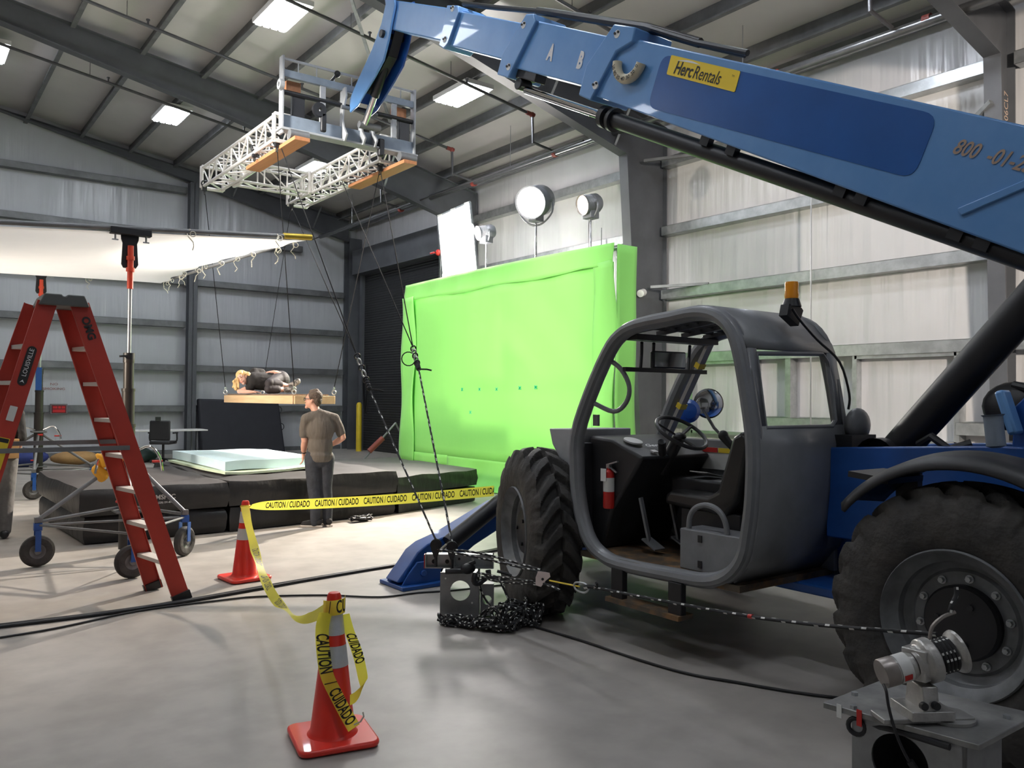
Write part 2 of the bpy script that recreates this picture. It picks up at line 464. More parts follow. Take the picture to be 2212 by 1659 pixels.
# window openings framed in the right wall
wn = 1
for (a, b) in ((8.9, 10.26), (5.5, 7.02)):
    m = MB()
    for y in (a, b): m.b2((11.8, y - .035, 1.05), (11.998, y + .035, 2.36))
    m.b2((11.8, a, 2.3), (11.998, b, 2.36)); m.b2((11.8, a, 1.05), (11.998, b, 1.1))
    o = m.build('window_%d' % wn, M['galv'], smooth=0, kind='structure'); wn += 1
    tag(o, 'galvanised frame of the unfinished window opening ' + ('seen through the cab' if a > 8 else 'right of the cab'), 'window frame')
    m = MB(); m.b2((11.94, a, 1.08), (11.99, b, 2.33)); m.build('facing', M['wallR'], o, smooth=0)
# posts between openings
m = MB(); m.b2((11.8, 8.15, 0), (11.99, 8.25, 2.4)); S(m.build('wall_post', M['galv'], smooth=0), 'galvanised post in the right wall seen through the rear cab window', 'post')
m = MB(); m.b2((11.8, 13.0, 0), (11.99, 13.1, 3.6)); S(m.build('wall_post', M['galv'], smooth=0), 'galvanised post in the right wall beside the green screen', 'post')
# base rail
m = MB(); m.b2((11.9, YF, 0), (12, 17.4, .12)); m.build('baseboard_right', M['galvp'], smooth=0, kind='structure')
m = MB(); m.b2((XL, 24.5, 0), (11.5, 24.6, .12)); m.build('baseboard_back', M['galvp'], smooth=0, kind='structure')
# black roller door
def slats():
    m = pmat('black roller slats', (0.025, 0.026, 0.028), 0.45, 0.2, 0.1)
    nt = m.node_tree; N = nt.nodes; L = nt.links; b = N['Principled BSDF']
    tc = N.new('ShaderNodeTexCoord'); w = N.new('ShaderNodeTexWave'); w.bands_direction = 'Z'; w.inputs['Scale'].default_value = 4.2
    L.new(tc.outputs['Object'], w.inputs['Vector'])
    bp = N.new('ShaderNodeBump'); bp.inputs['Strength'].default_value = 0.6; bp.inputs['Distance'].default_value = 0.02
    L.new(w.outputs['Fac'], bp.inputs['Height']); L.new(bp.outputs['Normal'], b.inputs['Normal'])
    return m
M['slats'] = slats()
m = MB(); m.b2((11.9, 18.3, 0), (11.96, 23.72, 5.5)); d1 = m.build('door_1', M['slats'], smooth=0, kind='structure'); tag(d1, 'tall black roller door left of the green screen', 'door')
m = MB(); m.b2((11.55, 18.1, 5.5), (11.98, 23.9, 6.25)); m.build('coil_housing', M['steel'], d1, smooth=0)
for y in (18.22, 23.78):
    m = MB(); m.b2((11.8, y - .08, 0), (11.98, y + .08, 5.5)); m.build('guide_rail', M['steel'], d1, smooth=0)

# ------------------------------------------------------------------ sprinkler pipes
def cyl_obj(name, a, b, r, mat, n=10, parent=None):
    m = MB(); m.cyl(a, b, r, n=n); return m.build(name, mat, parent)
main = empty('sprinkler_main', (10.6, 10, 6.56), 'dark sprinkler main pipe along the right wall below the roof', 'pipe')
cyl_obj('pipe', (10.6, 24.2, 6.64), (10.6, -6, 6.5), .065, M['mpipe'], 16, main)
for y in (19.1, 15.7, 12.78, 9.4, 7.6, 5.3): 
    m = MB(); m.cyl((10.6, y - .05, 6.58), (10.6, y + .05, 6.58), .07, n=14); m.build('coupling', M['redp'], main, label='red pipe coupling')
cyl_obj('secondary_line', (10.3, 24.2, 6.5), (10.3, 11.6, 6.5), .02, M['pipe'], 8, main)
for (Y, nm) in ((19.1, 'furthest of those above the truss'), (15.7, 'crossing above the hung truss'), (12.78, 'ending at the red riser left of the boom'), (9.4, 'passing above the boom'), (5.75, 'nearest the camera')):
    o = empty('sprinkler_branch', (6, Y, 7.2), 'dark sprinkler branch pipe under the roof, ' + nm, 'pipe', 'sprinkler branch pipes')
    x1 = 10.0
    cyl_obj('pipe', (-3, Y, rz2(-3) - .55), (RX, Y, ZR - .52), .03, M['pipe'], 10, o)
    cyl_obj('pipe', (RX, Y, ZR - .52), (x1, Y, roofz(x1) - .5), .03, M['pipe'], 10, o)
    m = MB(); m.tube([(x1, Y, roofz(x1) - .5), (x1 + .02, Y, 6.7), (10.55, Y, 6.62)], .03, 10); m.build('riser', M['pipe'], o)
    m = MB(); m.sph((x1, Y, roofz(x1) - .5), .055); m.cyl((x1 - .14, Y, roofz(x1) - .48), (x1 + .05, Y, roofz(x1) - .5), .042)
    m.build('elbow', M['redp'], o, label='red pipe elbow')
    for x in (3.2, 6.1, 8.1):
        m = MB(); m.cyl((x, Y, roofz(x) - .22), (x, Y, roofz(x) - .5), .006, n=6); m.cyl((x + .35, Y, roofz(x + .35) - .5), (x + .35, Y, roofz(x + .35) - .42), .018, n=8); m.cyl((x + .35, Y, roofz(x + .35) - .42), (x + .35, Y, roofz(x + .35) - .40), .035, n=8)
        m.build('hanger', M['pipe'], o)
for y, nm in ((22.0, 'nearest the back wall'), (18.4, 'left of the lit panel'), (14.3, 'above the big lamp'), (8.2, 'above the boom label')):
    m = MB(); m.cyl((10.6, y, 6.6), (10.6, y, roofz(10.6) - .1), .007, n=6); S(m.build('hanger_rod', M['rod']), 'thin threaded rod holding the sprinkler main, ' + nm, 'rod', 'hanger rods')
# long thin rods by the right wall
m = MB(); m.cyl((11.72, 7.72, 0), (11.72, 7.72, 5.6), .012, n=8); tag(m.build('conduit', M['rod']), 'thin vertical conduit on the right wall right of the cab beacon', 'conduit')
m = MB(); m.cyl((11.7, 12.6, 0), (11.7, 12.6, 5.2), .012, n=8); tag(m.build('conduit', M['rod']), 'thin vertical conduit on the wall between lamp and column', 'conduit')
for (ya, yb, z, w) in ((10.9, 9.6, 6.1, 'upper'), (10.9, 9.9, 3.75, 'lower')):
    m = MB(); m.bar((11.2 if z > 5 else 11.4, ya, z + .02), (11.85, yb, z + .02), .06, .05)
    S(m.build('flange_brace', M['galvp'], smooth=0), '%s galvanised brace from the tapered column to the wall rail' % w, 'brace')
m = MB(); m.bar((11.5, 4.9, 5.6), (11.85, 5.9, 5.02), .1, .06); S(m.build('flange_brace', M['galv'], smooth=0), 'diagonal galvanised brace beside the stencilled column', 'brace')

# ------------------------------------------------------------------ ceiling lights
M['lens'] = pmat('led lens', (0.9, 0.9, 0.9), 0.4, 0, 0, emis=(0.86, 0.91, 1.0), estr=48)
def high_bay(x, y, lab, first=[None]):
    z = rz2(x) - .42
    if first[0] is None:
        t = empty('high_bay_light', (x, y, z), lab, 'ceiling light', 'ceiling lights')
        m = MB(); m.box((x, y, z + .06), (.62, 1.22, .09)); m.build('housing', M['white'], t, bevel=.01)
        for k in range(4):
            m = MB(); xx = x - .21 + .14 * k
            m.box((xx, y, z + .0), (.105, 1.16, .03)); m.build('led_strip', M['lens'], t, bevel=.01)
        m = MB()
        for yy in (y - .5, y + .5): m.cyl((x, yy, z + .1), (x, yy, z + .4), .005, n=6)
        m.build('hanger', M['rod'], t)
        first[0] = t
        return t
    c = copy_tree(first[0]); c.location = (x, y, z); c['label'] = lab
    return c
for x, y, l in ((5.18, 13.5, 'bright ceiling light at the top edge left of the boom tip'), (5.07, 20.0, 'small bright ceiling light above the left end of the silk'),
                (8.65, 20.1, 'small bright ceiling light behind the hung truss'), (8.77, 13.4, 'bright ceiling light just below the boom'),
                (1.5, 20.0, 'ceiling light out of frame far left'), (1.5, 13.5, 'ceiling light out of frame above left'), (5.1, 7.0, 'ceiling light above the frame over the loader'),
                (8.75, 6.6, 'ceiling light above the frame beside the right wall'), (1.5, 7.0, 'ceiling light above the frame over the cones'), (1.5, 0.6, 'fill light added on the ceiling behind the camera, left'), (5.1, -5.5, 'fill light added on the ceiling far behind the camera'),  # the two behind the camera are unseen front fill, added for brightness
                (-3.5, 13.5, 'ceiling light out of frame left of the ridge'), (-3.5, 5, 'ceiling light out of frame left of the camera')):
    high_bay(x, y, l)
# ------------------------------------------------------------------ telehandler
M['blue'] = pmat('faded blue boom paint', (0.105, 0.275, 0.58), 0.36, 0, 0.0, 2.2, col2=(0.155, 0.335, 0.64), lo=0.3, hi=0.75, coat=0.15)
M['blued'] = pmat('deep blue body paint', (0.012, 0.075, 0.30), 0.4, 0, 0.15, 3, coat=0.1)
M['decal'] = pmat('dark blue decal film', (0.018, 0.10, 0.34), 0.3, 0, 0.08, 2)
M['logoy'] = pmat('yellow sticker', (0.92, 0.66, 0.04), 0.35, 0, 0.03)
M['ink'] = pmat('black print', (0.012, 0.012, 0.012), 0.5, 0, 0)
M['inkw'] = pmat('white print', (0.8, 0.8, 0.8), 0.5, 0, 0)
M['inkt'] = pmat('tan stencil paint', (0.42, 0.30, 0.22), 0.6, 0, 0.1)
M['cab'] = pmat('grey cab paint', (0.185, 0.19, 0.20), 0.42, 0, 0.12, 3, coat=0.1)
M['cabl'] = pmat('light grey box paint', (0.2, 0.205, 0.215), 0.5, 0, 0.12, 5)
M['rim'] = pmat('grey rim paint', (0.16, 0.165, 0.17), 0.45, 0.1, 0.25, 7)
M['grey'] = pmat('grey fork carriage paint', (0.34, 0.35, 0.36), 0.5, 0, 0.12, 5)
M['greyb'] = pmat('blue grey paint', (0.2, 0.24, 0.29), 0.5, 0, 0.12, 5)
M['vinyl'] = pmat('black seat vinyl', (0.02, 0.02, 0.02), 0.3, 0, 0.1)
M['rust'] = pmat('worn rusty floor plate', (0.09, 0.07, 0.05), 0.7, 0.1, 0, 7, col2=(0.22, 0.12, 0.05), lo=0.45, hi=0.62)
M['ambar'] = pmat('amber beacon plastic', (1.0, 0.36, 0.02), 0.2, 0, 0.05, coat=0.5)
M['label'] = pmat('white label', (0.62, 0.62, 0.6), 0.5, 0, 0.05)
M['wood'] = pmat('pale timber', (0.62, 0.42, 0.24), 0.6, 0, 0.1, 3, stretch=(3, 0.6, 8), col2=(0.72, 0.52, 0.32))
M['woodo'] = pmat('orange timber', (0.45, 0.19, 0.08), 0.6, 0, 0.1, 3, stretch=(8, 0.6, 8))

T = empty('telehandler', (5.1, 3.5, 0), 'blue telescopic handler with grey open cab and raised boom', 'telehandler')

def make_wheel(c, ang, side=-1):
    # c centre of the outer face; ang: rotation about Z of the wheel axis, outward normal = -X rotated by ang
    nrm = Matrix.Rotation(ang, 3, 'Z') @ V((side, 0, 0)); nrm.normalize()
    tan = V((0, 0, 1)).cross(nrm).normalized(); up = V((0, 0, 1))
    c = V(c)
    N, R0, W = 20, .652, .37
    prof = [(-.02, .335), (0.0, .36), (.012, .42), (.012, .50), (-.012, .57), (-.035, .60)]
    m = MB()
    n = 440
    lat = 30
    rows = []
    # section param: outer side wall -> tread -> inner side wall
    sec = [(p[0], p[1], None) for p in prof]
    for k in range(lat + 1):
        v = -1 + 2 * k / lat
        sec.append((-.04 - (W - .08) * (v + 1) / 2, None, v))
    sec += [(-W - p[0], p[1], None) for p in reversed(prof)]
    vs = []
    for i in range(n):
        t = 2 * PI * i / n
        for (a, r, v) in sec:
            if r is None:
                ph = (t * N / (2 * PI) + abs(v) ** 1.5 * .8 + (.5 if v > 0 else 0)) % 1.0
                d = abs(ph - .5) * 2
                lug = max(0, min(1, (.66 - d) / .26))
                if abs(v) < .05: lug *= .6
                crown = .602 - .012 * v * v
                r = crown + lug * (R0 - .602 + .008 * (1 - abs(v)))
            elif r > .52:
                ph = (t * N / (2 * PI) + .9 + (.5 if a < -.2 else 0)) % 1.0
                d = abs(ph - .5) * 2
                lug = max(0, min(1, (.66 - d) / .26))
                r = r + lug * .035 * (r - .5) / .1
            p = c + nrm * a + (tan * math.cos(t) + up * math.sin(t)) * r
            if p.z < 0.002: p.z = 0.002
            vs.append(p)
    K = len(sec)
    fs = [(i * K + j, i * K + j + 1, ((i + 1) % n) * K + j + 1, ((i + 1) % n) * K + j) for i in range(n) for j in range(K - 1)]
    m.add(vs, fs)
    ty = m.build('tyre', M['rubber'], T, smooth=45)
    m = MB()
    m.rev([(.352, .0), (.345, .012), (.338, .0), (.325, -.03), (.29, -.06), (.285, -.10), (.262, -.125), (.25, -.13), (.235, -.118), (.15, -.118)], c, nrm, 64)
    m.rev([(.352, .0), (.35, -.03), (.33, -.06), (.33, -.34), (.355, -.37)], c, nrm, 48)
    rim = m.build('rim', M['rim'], ty, smooth=30, label='dusty grey steel rim')
    m = MB()
    m.rev([(.176, -.125), (.176, -.085), (.165, -.07), (.10, -.062), (.0, -.06)], c, nrm, 40)
    for k in range(3):
        q = c + (tan * math.cos(2 * k + 1) + up * math.sin(2 * k + 1)) * .1 + nrm * -.06
        m.cyl(q, q + nrm * .012, .015, n=8)
    m.build('hub', M['black'], ty, smooth=30, label='black wheel hub')
    for k in range(10):
        t = 2 * PI * (k + .3) / 10
        q = c + (tan * math.cos(t) + up * math.sin(t)) * .208 - nrm * .12
        m = MB(); m.cyl(q, q + nrm * .03, .013, n=6); m.cyl(q, q + nrm * .01, .02, n=12); m.build('wheel_nut', M['galv'], ty)
    return ty
make_wheel((3.95, 1.86, .615), 0)
make_wheel((3.92, 5.2, .61), math.radians(-21))
make_wheel((6.35, 1.86, .615), 0, 1)
make_wheel((6.35, 5.1, .61), math.radians(-16), 1)

# chassis and axles
m = MB(); m.b2((4.97, 0.6, .55), (5.1, 6.2, 1.05)); m.b2((5.55, 0.6, .55), (5.75, 6.2, 1.05)); m.b2((4.55, 1.2, .46), (5.75, 5.9, .52)); m.b2((4.97, 2.9, .95), (5.6, 6.3, 1.02))
m.build('chassis', M['blued'], T, bevel=.01)
m = MB()
for y in (1.86, 5.1):
    m.cyl((4.1, y, .61), (6.2, y, .61), .11, n=16); m.sph((5.15, y, .61), .2)
    m.cyl((4.3, y, .61), (4.42, y, .61), .17, n=16)
m.build('axle', M['black'], T)
# right-hand body (engine cover) and rear tower
m = MB(); m.prism([(3.0, .8), (3.0, 1.36), (2.0, 1.42), (.4, 1.42), (.2, .8)], (4.72, 0, 0), (0, 1, 0), (0, 0, 1), (.06, 0, 0)); m.build('side_plate', M['blued'], T, bevel=.01)
m = MB(); m.prism([(3.0, .8), (3.0, 1.36), (2.0, 1.42), (.4, 1.42), (.2, .8)], (5.5, 0, 0), (0, 1, 0), (0, 0, 1), (.06, 0, 0)); m.build('side_plate', M['blued'], T, bevel=.01)
m = MB(); m.prism([(4.6, .7), (4.6, 1.25), (3.9, 1.32), (1.2, 1.32), (.9, 1.1), (.9, .7)], (5.75, 0, 0), (0, 1, 0), (0, 0, 1), (.55, 0, 0)); m.build('engine_cover', M['blued'], T, bevel=.03)
m = MB(); m.prism([(1.95, 1.3), (1.93, 1.63), (1.75, 1.82), (1.1, 2.2), (.2, 2.35), (.0, 1.3)], (4.78, 0, 0), (0, 1, 0), (0, 0, 1), (.06, 0, 0)); m.build('boom_tower', M['blued'], T, bevel=.01)
m = MB(); m.prism([(1.95, 1.3), (1.93, 1.63), (1.75, 1.82), (1.1, 2.2), (.2, 2.35), (.0, 1.3)], (5.5, 0, 0), (0, 1, 0), (0, 0, 1), (.06, 0, 0)); m.build('boom_tower', M['blued'], T, bevel=.01)
m = MB(); m.box((4.72, 1.93, 1.6), (.1, .05, .24), Matrix.Rotation(-.3, 3, 'X')); m.build('latch_block', M['blue'], T, bevel=.015)
# boom: base section and three telescoping sections
def poly(name, X0, X1, pts, mat, parent=T, bevel=.012):
    m = MB(); m.prism(pts, (X0, 0, 0), (0, 1, 0), (0, 0, 1), (X1 - X0, 0, 0)); return m.build(name, mat, parent, bevel=bevel)
boom = poly('boom', 5.0, 5.38, [(4.93, 4.69), (0.2, 2.30), (0.35, 1.6), (5.49, 4.375), (5.3, 4.72)], M['blue'])
boom['label'] = 'lowest blue boom section with rental sticker'
s2 = poly('boom_section', 5.02, 5.36, [(6.36, 5.375), (4.9, 4.65), (5.3, 4.35), (6.75, 5.035)], M['blue'], T)
s3 = poly('boom_section', 5.04, 5.34, [(7.86, 6.045), (6.2, 5.25), (6.6, 5.02), (8.03, 5.705)], M['blue'], T)
s4 = poly('boom_section', 5.06, 5.32, [(9.62, 6.86), (7.7, 5.99), (7.9, 5.68), (9.5, 6.42)], M['blue'], T)
for (x0, pts, nm) in ((5.0, [(7.99, 6.14), (7.77, 6.055), (7.74, 5.965), (7.962, 5.69), (8.06, 5.66), (8.16, 5.735), (8.104, 5.84)], ''),
                      (4.98, [(6.48, 5.475), (6.36, 5.435), (6.32, 5.346), (6.776, 4.924), (6.97, 5.02), (6.88, 5.2)], ''),
                      (4.96, [(5.2, 4.91), (4.942, 4.79), (4.975, 4.678), (5.175, 4.66), (5.50, 4.325), (5.66, 4.42), (5.56, 4.66)], '')):
    c = poly('boom_collar', x0, 10.38 - x0, pts, M['blue'], T)
    ys = [p[0] for p in pts]; zs = [p[1] for p in pts]
    for fy, fz in ((.3, .82), (.68, .2)):
        yy = min(ys) + fy * (max(ys) - min(ys)); zz = min(zs) + fz * (max(zs) - min(zs))
        m = MB(); m.cyl((x0 - .004, yy, zz), (x0 + .01, yy, zz), .035, n=16); m.build('wear_patch', M['white'], c, label='chipped white paint patch')
        for s in (-.02, .02):
            m = MB(); m.cyl((x0 - .016, yy + s, zz + .01), (x0 + .01, yy + s, zz + .01), .011, n=8); m.build('bolt', M['black'], c)
# letters, decals
def on_boom(Y, z, x=4.988): return V((x, Y, z))
bd = V((0, -math.cos(math.radians(26.9)), -math.sin(math.radians(26.9))))   # reading direction: downhill toward the cab
bu = V((0, -math.sin(math.radians(26.9)), math.cos(math.radians(26.9))))
def rrect(w, h, r, n=5):
    pts = []
    for cx, cy, a in ((w / 2 - r, h / 2 - r, 0), (-w / 2 + r, h / 2 - r, 90), (-w / 2 + r, -h / 2 + r, 180), (w / 2 - r, -h / 2 + r, 270)):
        for k in range(n + 1):
            t = math.radians(a + 90 * k / n); pts.append((cx + r * math.cos(t), cy + r * math.sin(t)))
    return pts
m = MB(); dz = []
dc_ = [(4.66, 4.475), (2.43, 3.375), (2.585, 3.02), (4.83, 4.085)]
for k_ in range(4):
    p0_, p1_, p2_ = V((*dc_[k_ - 1], 0)), V((*dc_[k_], 0)), V((*dc_[(k_ + 1) % 4], 0))
    qa_, qb_ = p1_ + (p0_ - p1_).normalized() * .10, p1_ + (p2_ - p1_).normalized() * .10
    for t_ in (0, .2, .4, .6, .8, 1):
        w_ = qa_ * (1 - t_) ** 2 + p1_ * 2 * t_ * (1 - t_) + qb_ * t_ ** 2; dz.append((w_.x, w_.y))
m.prism(dz, (4.9995, 0, 0), (0, 1, 0), (0, 0, 1), (-.0035, 0, 0)); m.build('side_decal', M['decal'], boom, smooth=0, label='dark blue rounded decal')
mid = V((4.994, 4.247, 4.192)); 
m = MB(); m.prism([(p[0] + p[1] * -.12, p[1]) for p in rrect(.765, .15, .012)], mid, bd, bu, (-.003, 0, 0)); lg = m.build('rental_sticker', M['logoy'], boom, smooth=0, label='yellow rental sticker')
xo = -.305
for (tx, sz, bold) in (('Herc', .138, .0026), ('Rentals', .138, .0003)):
    tv, tf = text_mesh(tx, sz, 0, bold, .15, 'LEFT', .74); x1_ = max(p.x for p in tv)
    m = MB(); m.add([mid + bd * (xo + p.x) + bu * (p.y - .012) + V((-.0055, 0, 0)) for p in tv], tf); m.build('logo_lettering', M['ink'], lg, smooth=0); xo += x1_ + .006
lettering('logo_lettering', 'TM', .02, mid + bd * .325 + bu * .03 + V((-.0055, 0, 0)), bd, bu, M['ink'], lg)
m = MB(); a0 = mid + V((-.0045, 0, 0))
arc = [(-.30 + .26 * t, .045 + .02 * math.sin(PI * (t * .9))) for t in [k / 10 for k in range(11)]]
m.prism(arc + [(x, y - .014 * math.sin(PI * k / 10) - .001) for k, (x, y) in reversed(list(enumerate(arc)))], a0, bd, bu, (-.001, 0, 0)); m.build('logo_swoosh', M['inkw'], lg, smooth=0)
for ch, yy, zz in (('A', 6.13, 4.975), ('B', 5.70, 4.76)):
    lettering('stencil_letter', ch, .20, (5.017, yy, zz), bd, bu, M['inkw'], s2, bold=.011, sx=.62)
lettering('stencil_number', '800  -01-250', .125, (4.997, 2.11, 3.045), bd, bu, M['inkt'], boom, bold=.002, shear=.3, sx=.8)
# angle gauge: curved tube with degree marks
ctr = V((4.955, 5.0, 4.52)); pts = []
for k in range(15):
    t = math.radians(165 + 170 * k / 14)
    pts.append(ctr + V((0, -math.cos(t) * .15, math.sin(t) * .15)))
m = MB(); m.tube(pts, .042, 12); g = m.build('angle_gauge', pmat('aged ivory plastic', (0.55, 0.5, 0.36), 0.5), boom, label='ivory curved angle gauge')
for k, tx in enumerate(('70', '60', '50', '40', '30', '20', '0')):
    t = math.radians(185 + 23 * k); q = ctr + V((-.044, -math.cos(t) * .152, math.sin(t) * .152)); r_ = V((0, -math.cos(t), math.sin(t)))
    lettering('gauge_number', tx, .045, q, V((0, r_.z, -r_.y)), r_, M['ink'], g, bold=.001)
# hoses and chains along the top of the boom
m = MB(); m.tube([(5.15, 4.4, 4.52), (5.15, 5.0, 4.86), (5.15, 5.3, 5.0), (5.15, 6.3, 5.47), (5.15, 6.5, 5.56)], .04, 8); m.build('hose_chain', M['black'], T)
m = MB(); m.tube([(5.17, 6.3, 5.48), (5.17, 7.2, 5.86), (5.17, 7.9, 6.17)], .028, 8); m.build('hose_chain', M['black'], T)
m = MB(); m.tube([(5.1, 3.9, 4.26), (5.1, 4.4, 4.51), (5.1, 4.9, 4.8)], .025, 8); m.tube([(5.2, 4.0, 4.3), (5.2, 4.5, 4.56), (5.2, 5.0, 4.84)], .02, 8); m.build('hose', M['black'], T)
# gooseneck head
gn = [(9.30, 6.78), (9.484, 6.80), (9.63, 6.523), (9.885, 6.274), (10.315, 5.972), (10.54, 5.79), (10.535, 5.60), (10.306, 5.632), (9.795, 5.876), (9.56, 6.02), (9.42, 6.25), (9.34, 6.45), (9.26, 6.63)]
head = poly('boom_head', 5.02, 5.05, gn, M['blue'])
head['label'] = 'blue drooping boom head'
poly('boom_head', 5.31, 5.34, gn, M['blued'])
m = MB()
outer = [(9.484, 6.80), (9.63, 6.523), (9.885, 6.274), (10.315, 5.972), (10.54, 5.79)]
for a, b in zip(outer[:-1], outer[1:]): m.bar((5.18, a[0] - .01, a[1] - .015), (5.18, b[0] - .01, b[1] - .015), .26, .02, up=V((1, 0, 0)).cross(V((0, b[0] - a[0], b[1] - a[1]))))
m.build('head_cover', M['blued'], T)
m = MB()
for a, b in (((9.40, 6.42), (9.60, 6.12)), ((9.60, 6.12), (9.85, 5.97)), ((9.85, 5.97), (10.2, 5.80))): m.bar((5.18, a[0], a[1]), (5.18, b[0], b[1]), .13, .02, up=V((1, 0, 0)).cross(V((0, b[0] - a[0], b[1] - a[1]))))
m.build('head_slot_shade', M['black'], T, label='black plates standing for the shade inside the boom head')  # black plates put the dark interior of the open head into colour
m = MB(); m.cyl((5.18, 9.66, 6.20), (5.18, 10.10, 5.74), .062, n=20); m.build('tilt_cylinder', M['black'], T)
m = MB(); m.cyl((5.18, 10.10, 5.74), (5.18, 10.40, 5.42), .045, n=20); m.build('tilt_rod', M['chrome'], T, label='chrome tilt cylinder rod')
m = MB(); m.cyl((5.01, 9.56, 6.36), (5.36, 9.56, 6.36), .035, n=16); m.cyl((4.98, 9.56, 6.36), (5.02, 9.56, 6.36), .05, n=12); m.build('head_pin', M['black'], T)
# extension cylinder hung below the boom
e0, e1 = V((5.12, 1.4, 2.163)), V((5.12, 5.46, 4.198)); ed = (e1 - e0).normalized()
m = MB(); m.cyl(e0, e1, .07, n=24); m.build('extension_cylinder', M['black'], T, label='long black hydraulic cylinder under the boom')
m = MB(); m.cyl(e1 - ed * .14, e1 - ed * .1, .105, n=24); m.cyl(e1 - ed * .03, e1 + ed * .03, .10, n=24); m.cyl(e1 - ed * .14, e1, .07, n=24); m.build('cylinder_gland', M['bplastic'], T)
m = MB(); m.cyl(e1, e1 + ed * 1.32, .04, n=20); m.build('extension_rod', M['chrome'], T, label='bright chrome cylinder rod')
m = MB(); m.b2((5.06, 6.2, 4.93), (5.3, 6.75, 5.0)); m.cyl((5.05, 6.7, 4.86), (5.2, 6.7, 4.86), .06, n=16); m.box((5.12, 6.55, 4.93), (.14, .35, .14), Matrix.Rotation(math.radians(26), 3, 'X')); m.build('rod_bracket', M['black'], T, bevel=.01)
for k, yy in enumerate((4.25, 4.0, 3.1, 2.95, 2.35, 2.2)):
    zz = 2.52 + .5385 * (yy - 2.04)
    m = MB(); m.box((5.06, yy, zz - .03), (.06, .09, .09), Matrix.Rotation(math.radians(27), 3, 'X')); m.build('clamp', M['black'], T)
poly('boom_gusset', 4.985, 5.0, [(2.32, 2.79), (1.9, 2.9), (1.9, 2.85), (2.3, 2.74)], M['blue'])
# lift cylinders
m = MB(); a, b = V((4.98, 2.70, 1.32)), V((4.98, 1.35, 2.86)); d = (b - a).normalized()
m.cyl(a, b, .105, n=28); m.build('lift_cylinder', M['black'], T, label='thick black lift cylinder')
m = MB(); m.cyl((4.8, 2.72, 1.3), (5.5, 2.72, 1.3), .05, n=16); m.rev([(.13, -.05), (.13, .05), (.04, .05)], (4.84, 2.72, 1.3), (1, 0, 0), 20); m.build('lift_pin', M['black'], T)
m = MB(); m.cyl((5.25, 2.05, 1.5), (5.25, .8, 2.35), .075, n=24); m.build('compensating_cylinder', M['black'], T)
m = MB(); m.sph((5.02, 2.02, 1.63), .14, 16, 10, (1, 1.2, 1)); m.tube([(4.9, 2.2, 1.42), (4.85, 2.3, 1.38), (4.85, 2.4, 1.45), (4.9, 2.5, 1.4)], .025); m.tube([(4.95, 2.0, 1.75), (4.9, 1.8, 1.7), (4.85, 1.7, 1.55)], .022); m.build('hydraulic_hose', M['bplastic'], T)
m = MB(); m.rev([(.02, .0), (.045, .01), (.045, .16), (.055, .17), (.0, .17)], (4.5, 1.9, 1.42), (0, .1, 1), 16); m.build('reservoir', M['greyb'], T, label='grey bottle by the fender')
# fender over the rear wheel (left side)
fc = V((4.14, 1.84, .62))
def fend(u, v):
    t = math.radians(40 + 110 * v)
    r = .80 - .03 * abs(u - .5) * 2
    x = 3.93 + .44 * u
    if u < .02: r -= .04
    return V((x, fc.y + math.cos(t) * r, fc.z + math.sin(t) * r * .99))
m = MB(); m.grid(fend, 8, 28); m.build('fender', M['bplastic'], T, solid=.02, label='black plastic rear fender')
m = MB(); m.box((4.2, 2.32, 1.26), (.35, .22, .03), Matrix.Rotation(.1, 3, 'X')); m.box((4.4, 2.3, 1.18), (.05, .12, .2)); m.build('fender_bracket', M['black'], T)
m = MB(); m.b2((4.70, 2.1, 1.1), (4.715, 2.2, 1.17)); m.build('label_plate', M['label'], T)
# outrigger (front stabiliser leg), near side
m = MB(); m.prism([(3.98, .1), (3.62, .1), (3.56, .05), (3.5, .06), (3.62, .2), (3.70, .30), (3.80, .36), (4.0, .42), (4.6, .68), (4.75, .5), (4.3, .3)], (0, 6.30, 0), (1, 0, 0), (0, 0, 1), (0, .22, 0)); m.build('outrigger_leg', M['blued'], T, bevel=.012)
m = MB(); m.prism([(3.53, .03), (3.60, .13), (3.68, .22), (3.80, .22), (3.92, .13), (3.97, .03)], (0, 6.27, 0), (1, 0, 0), (0, 0, 1), (0, .02, 0)); m.prism([(3.53, .03), (3.60, .13), (3.68, .22), (3.80, .22), (3.92, .13), (3.97, .03)], (0, 6.53, 0), (1, 0, 0), (0, 0, 1), (0, .02, 0))
m.b2((3.50, 6.2, .002), (4.0, 6.62, .035)); m.cyl((3.74, 6.25, .12), (3.74, 6.57, .12), .028, n=16); m.build('outrigger_foot', M['blued'], T, bevel=.006)
m = MB(); m.cyl((3.86, 6.24, .28), (3.99, 6.24, .36), .022, n=14); m.build('outrigger_rod', M['chrome'], T)
m = MB(); m.cyl((3.98, 6.24, .355), (4.6, 6.24, .72), .075, n=22); m.build('outrigger_cylinder', M['black'], T)
m = MB(); m.prism([(5.5, .1), (6.7, .1), (6.6, .3), (5.6, .75)], (0, 6.30, 0), (1, 0, 0), (0, 0, 1), (0, .2, 0)); m.build('outrigger_leg', M['blued'], T, bevel=.012)
m = MB(); m.b2((4.85, 6.05, .4), (5.8, 6.28, .7)); m.build('front_bumper', M['blued'], T, bevel=.02)

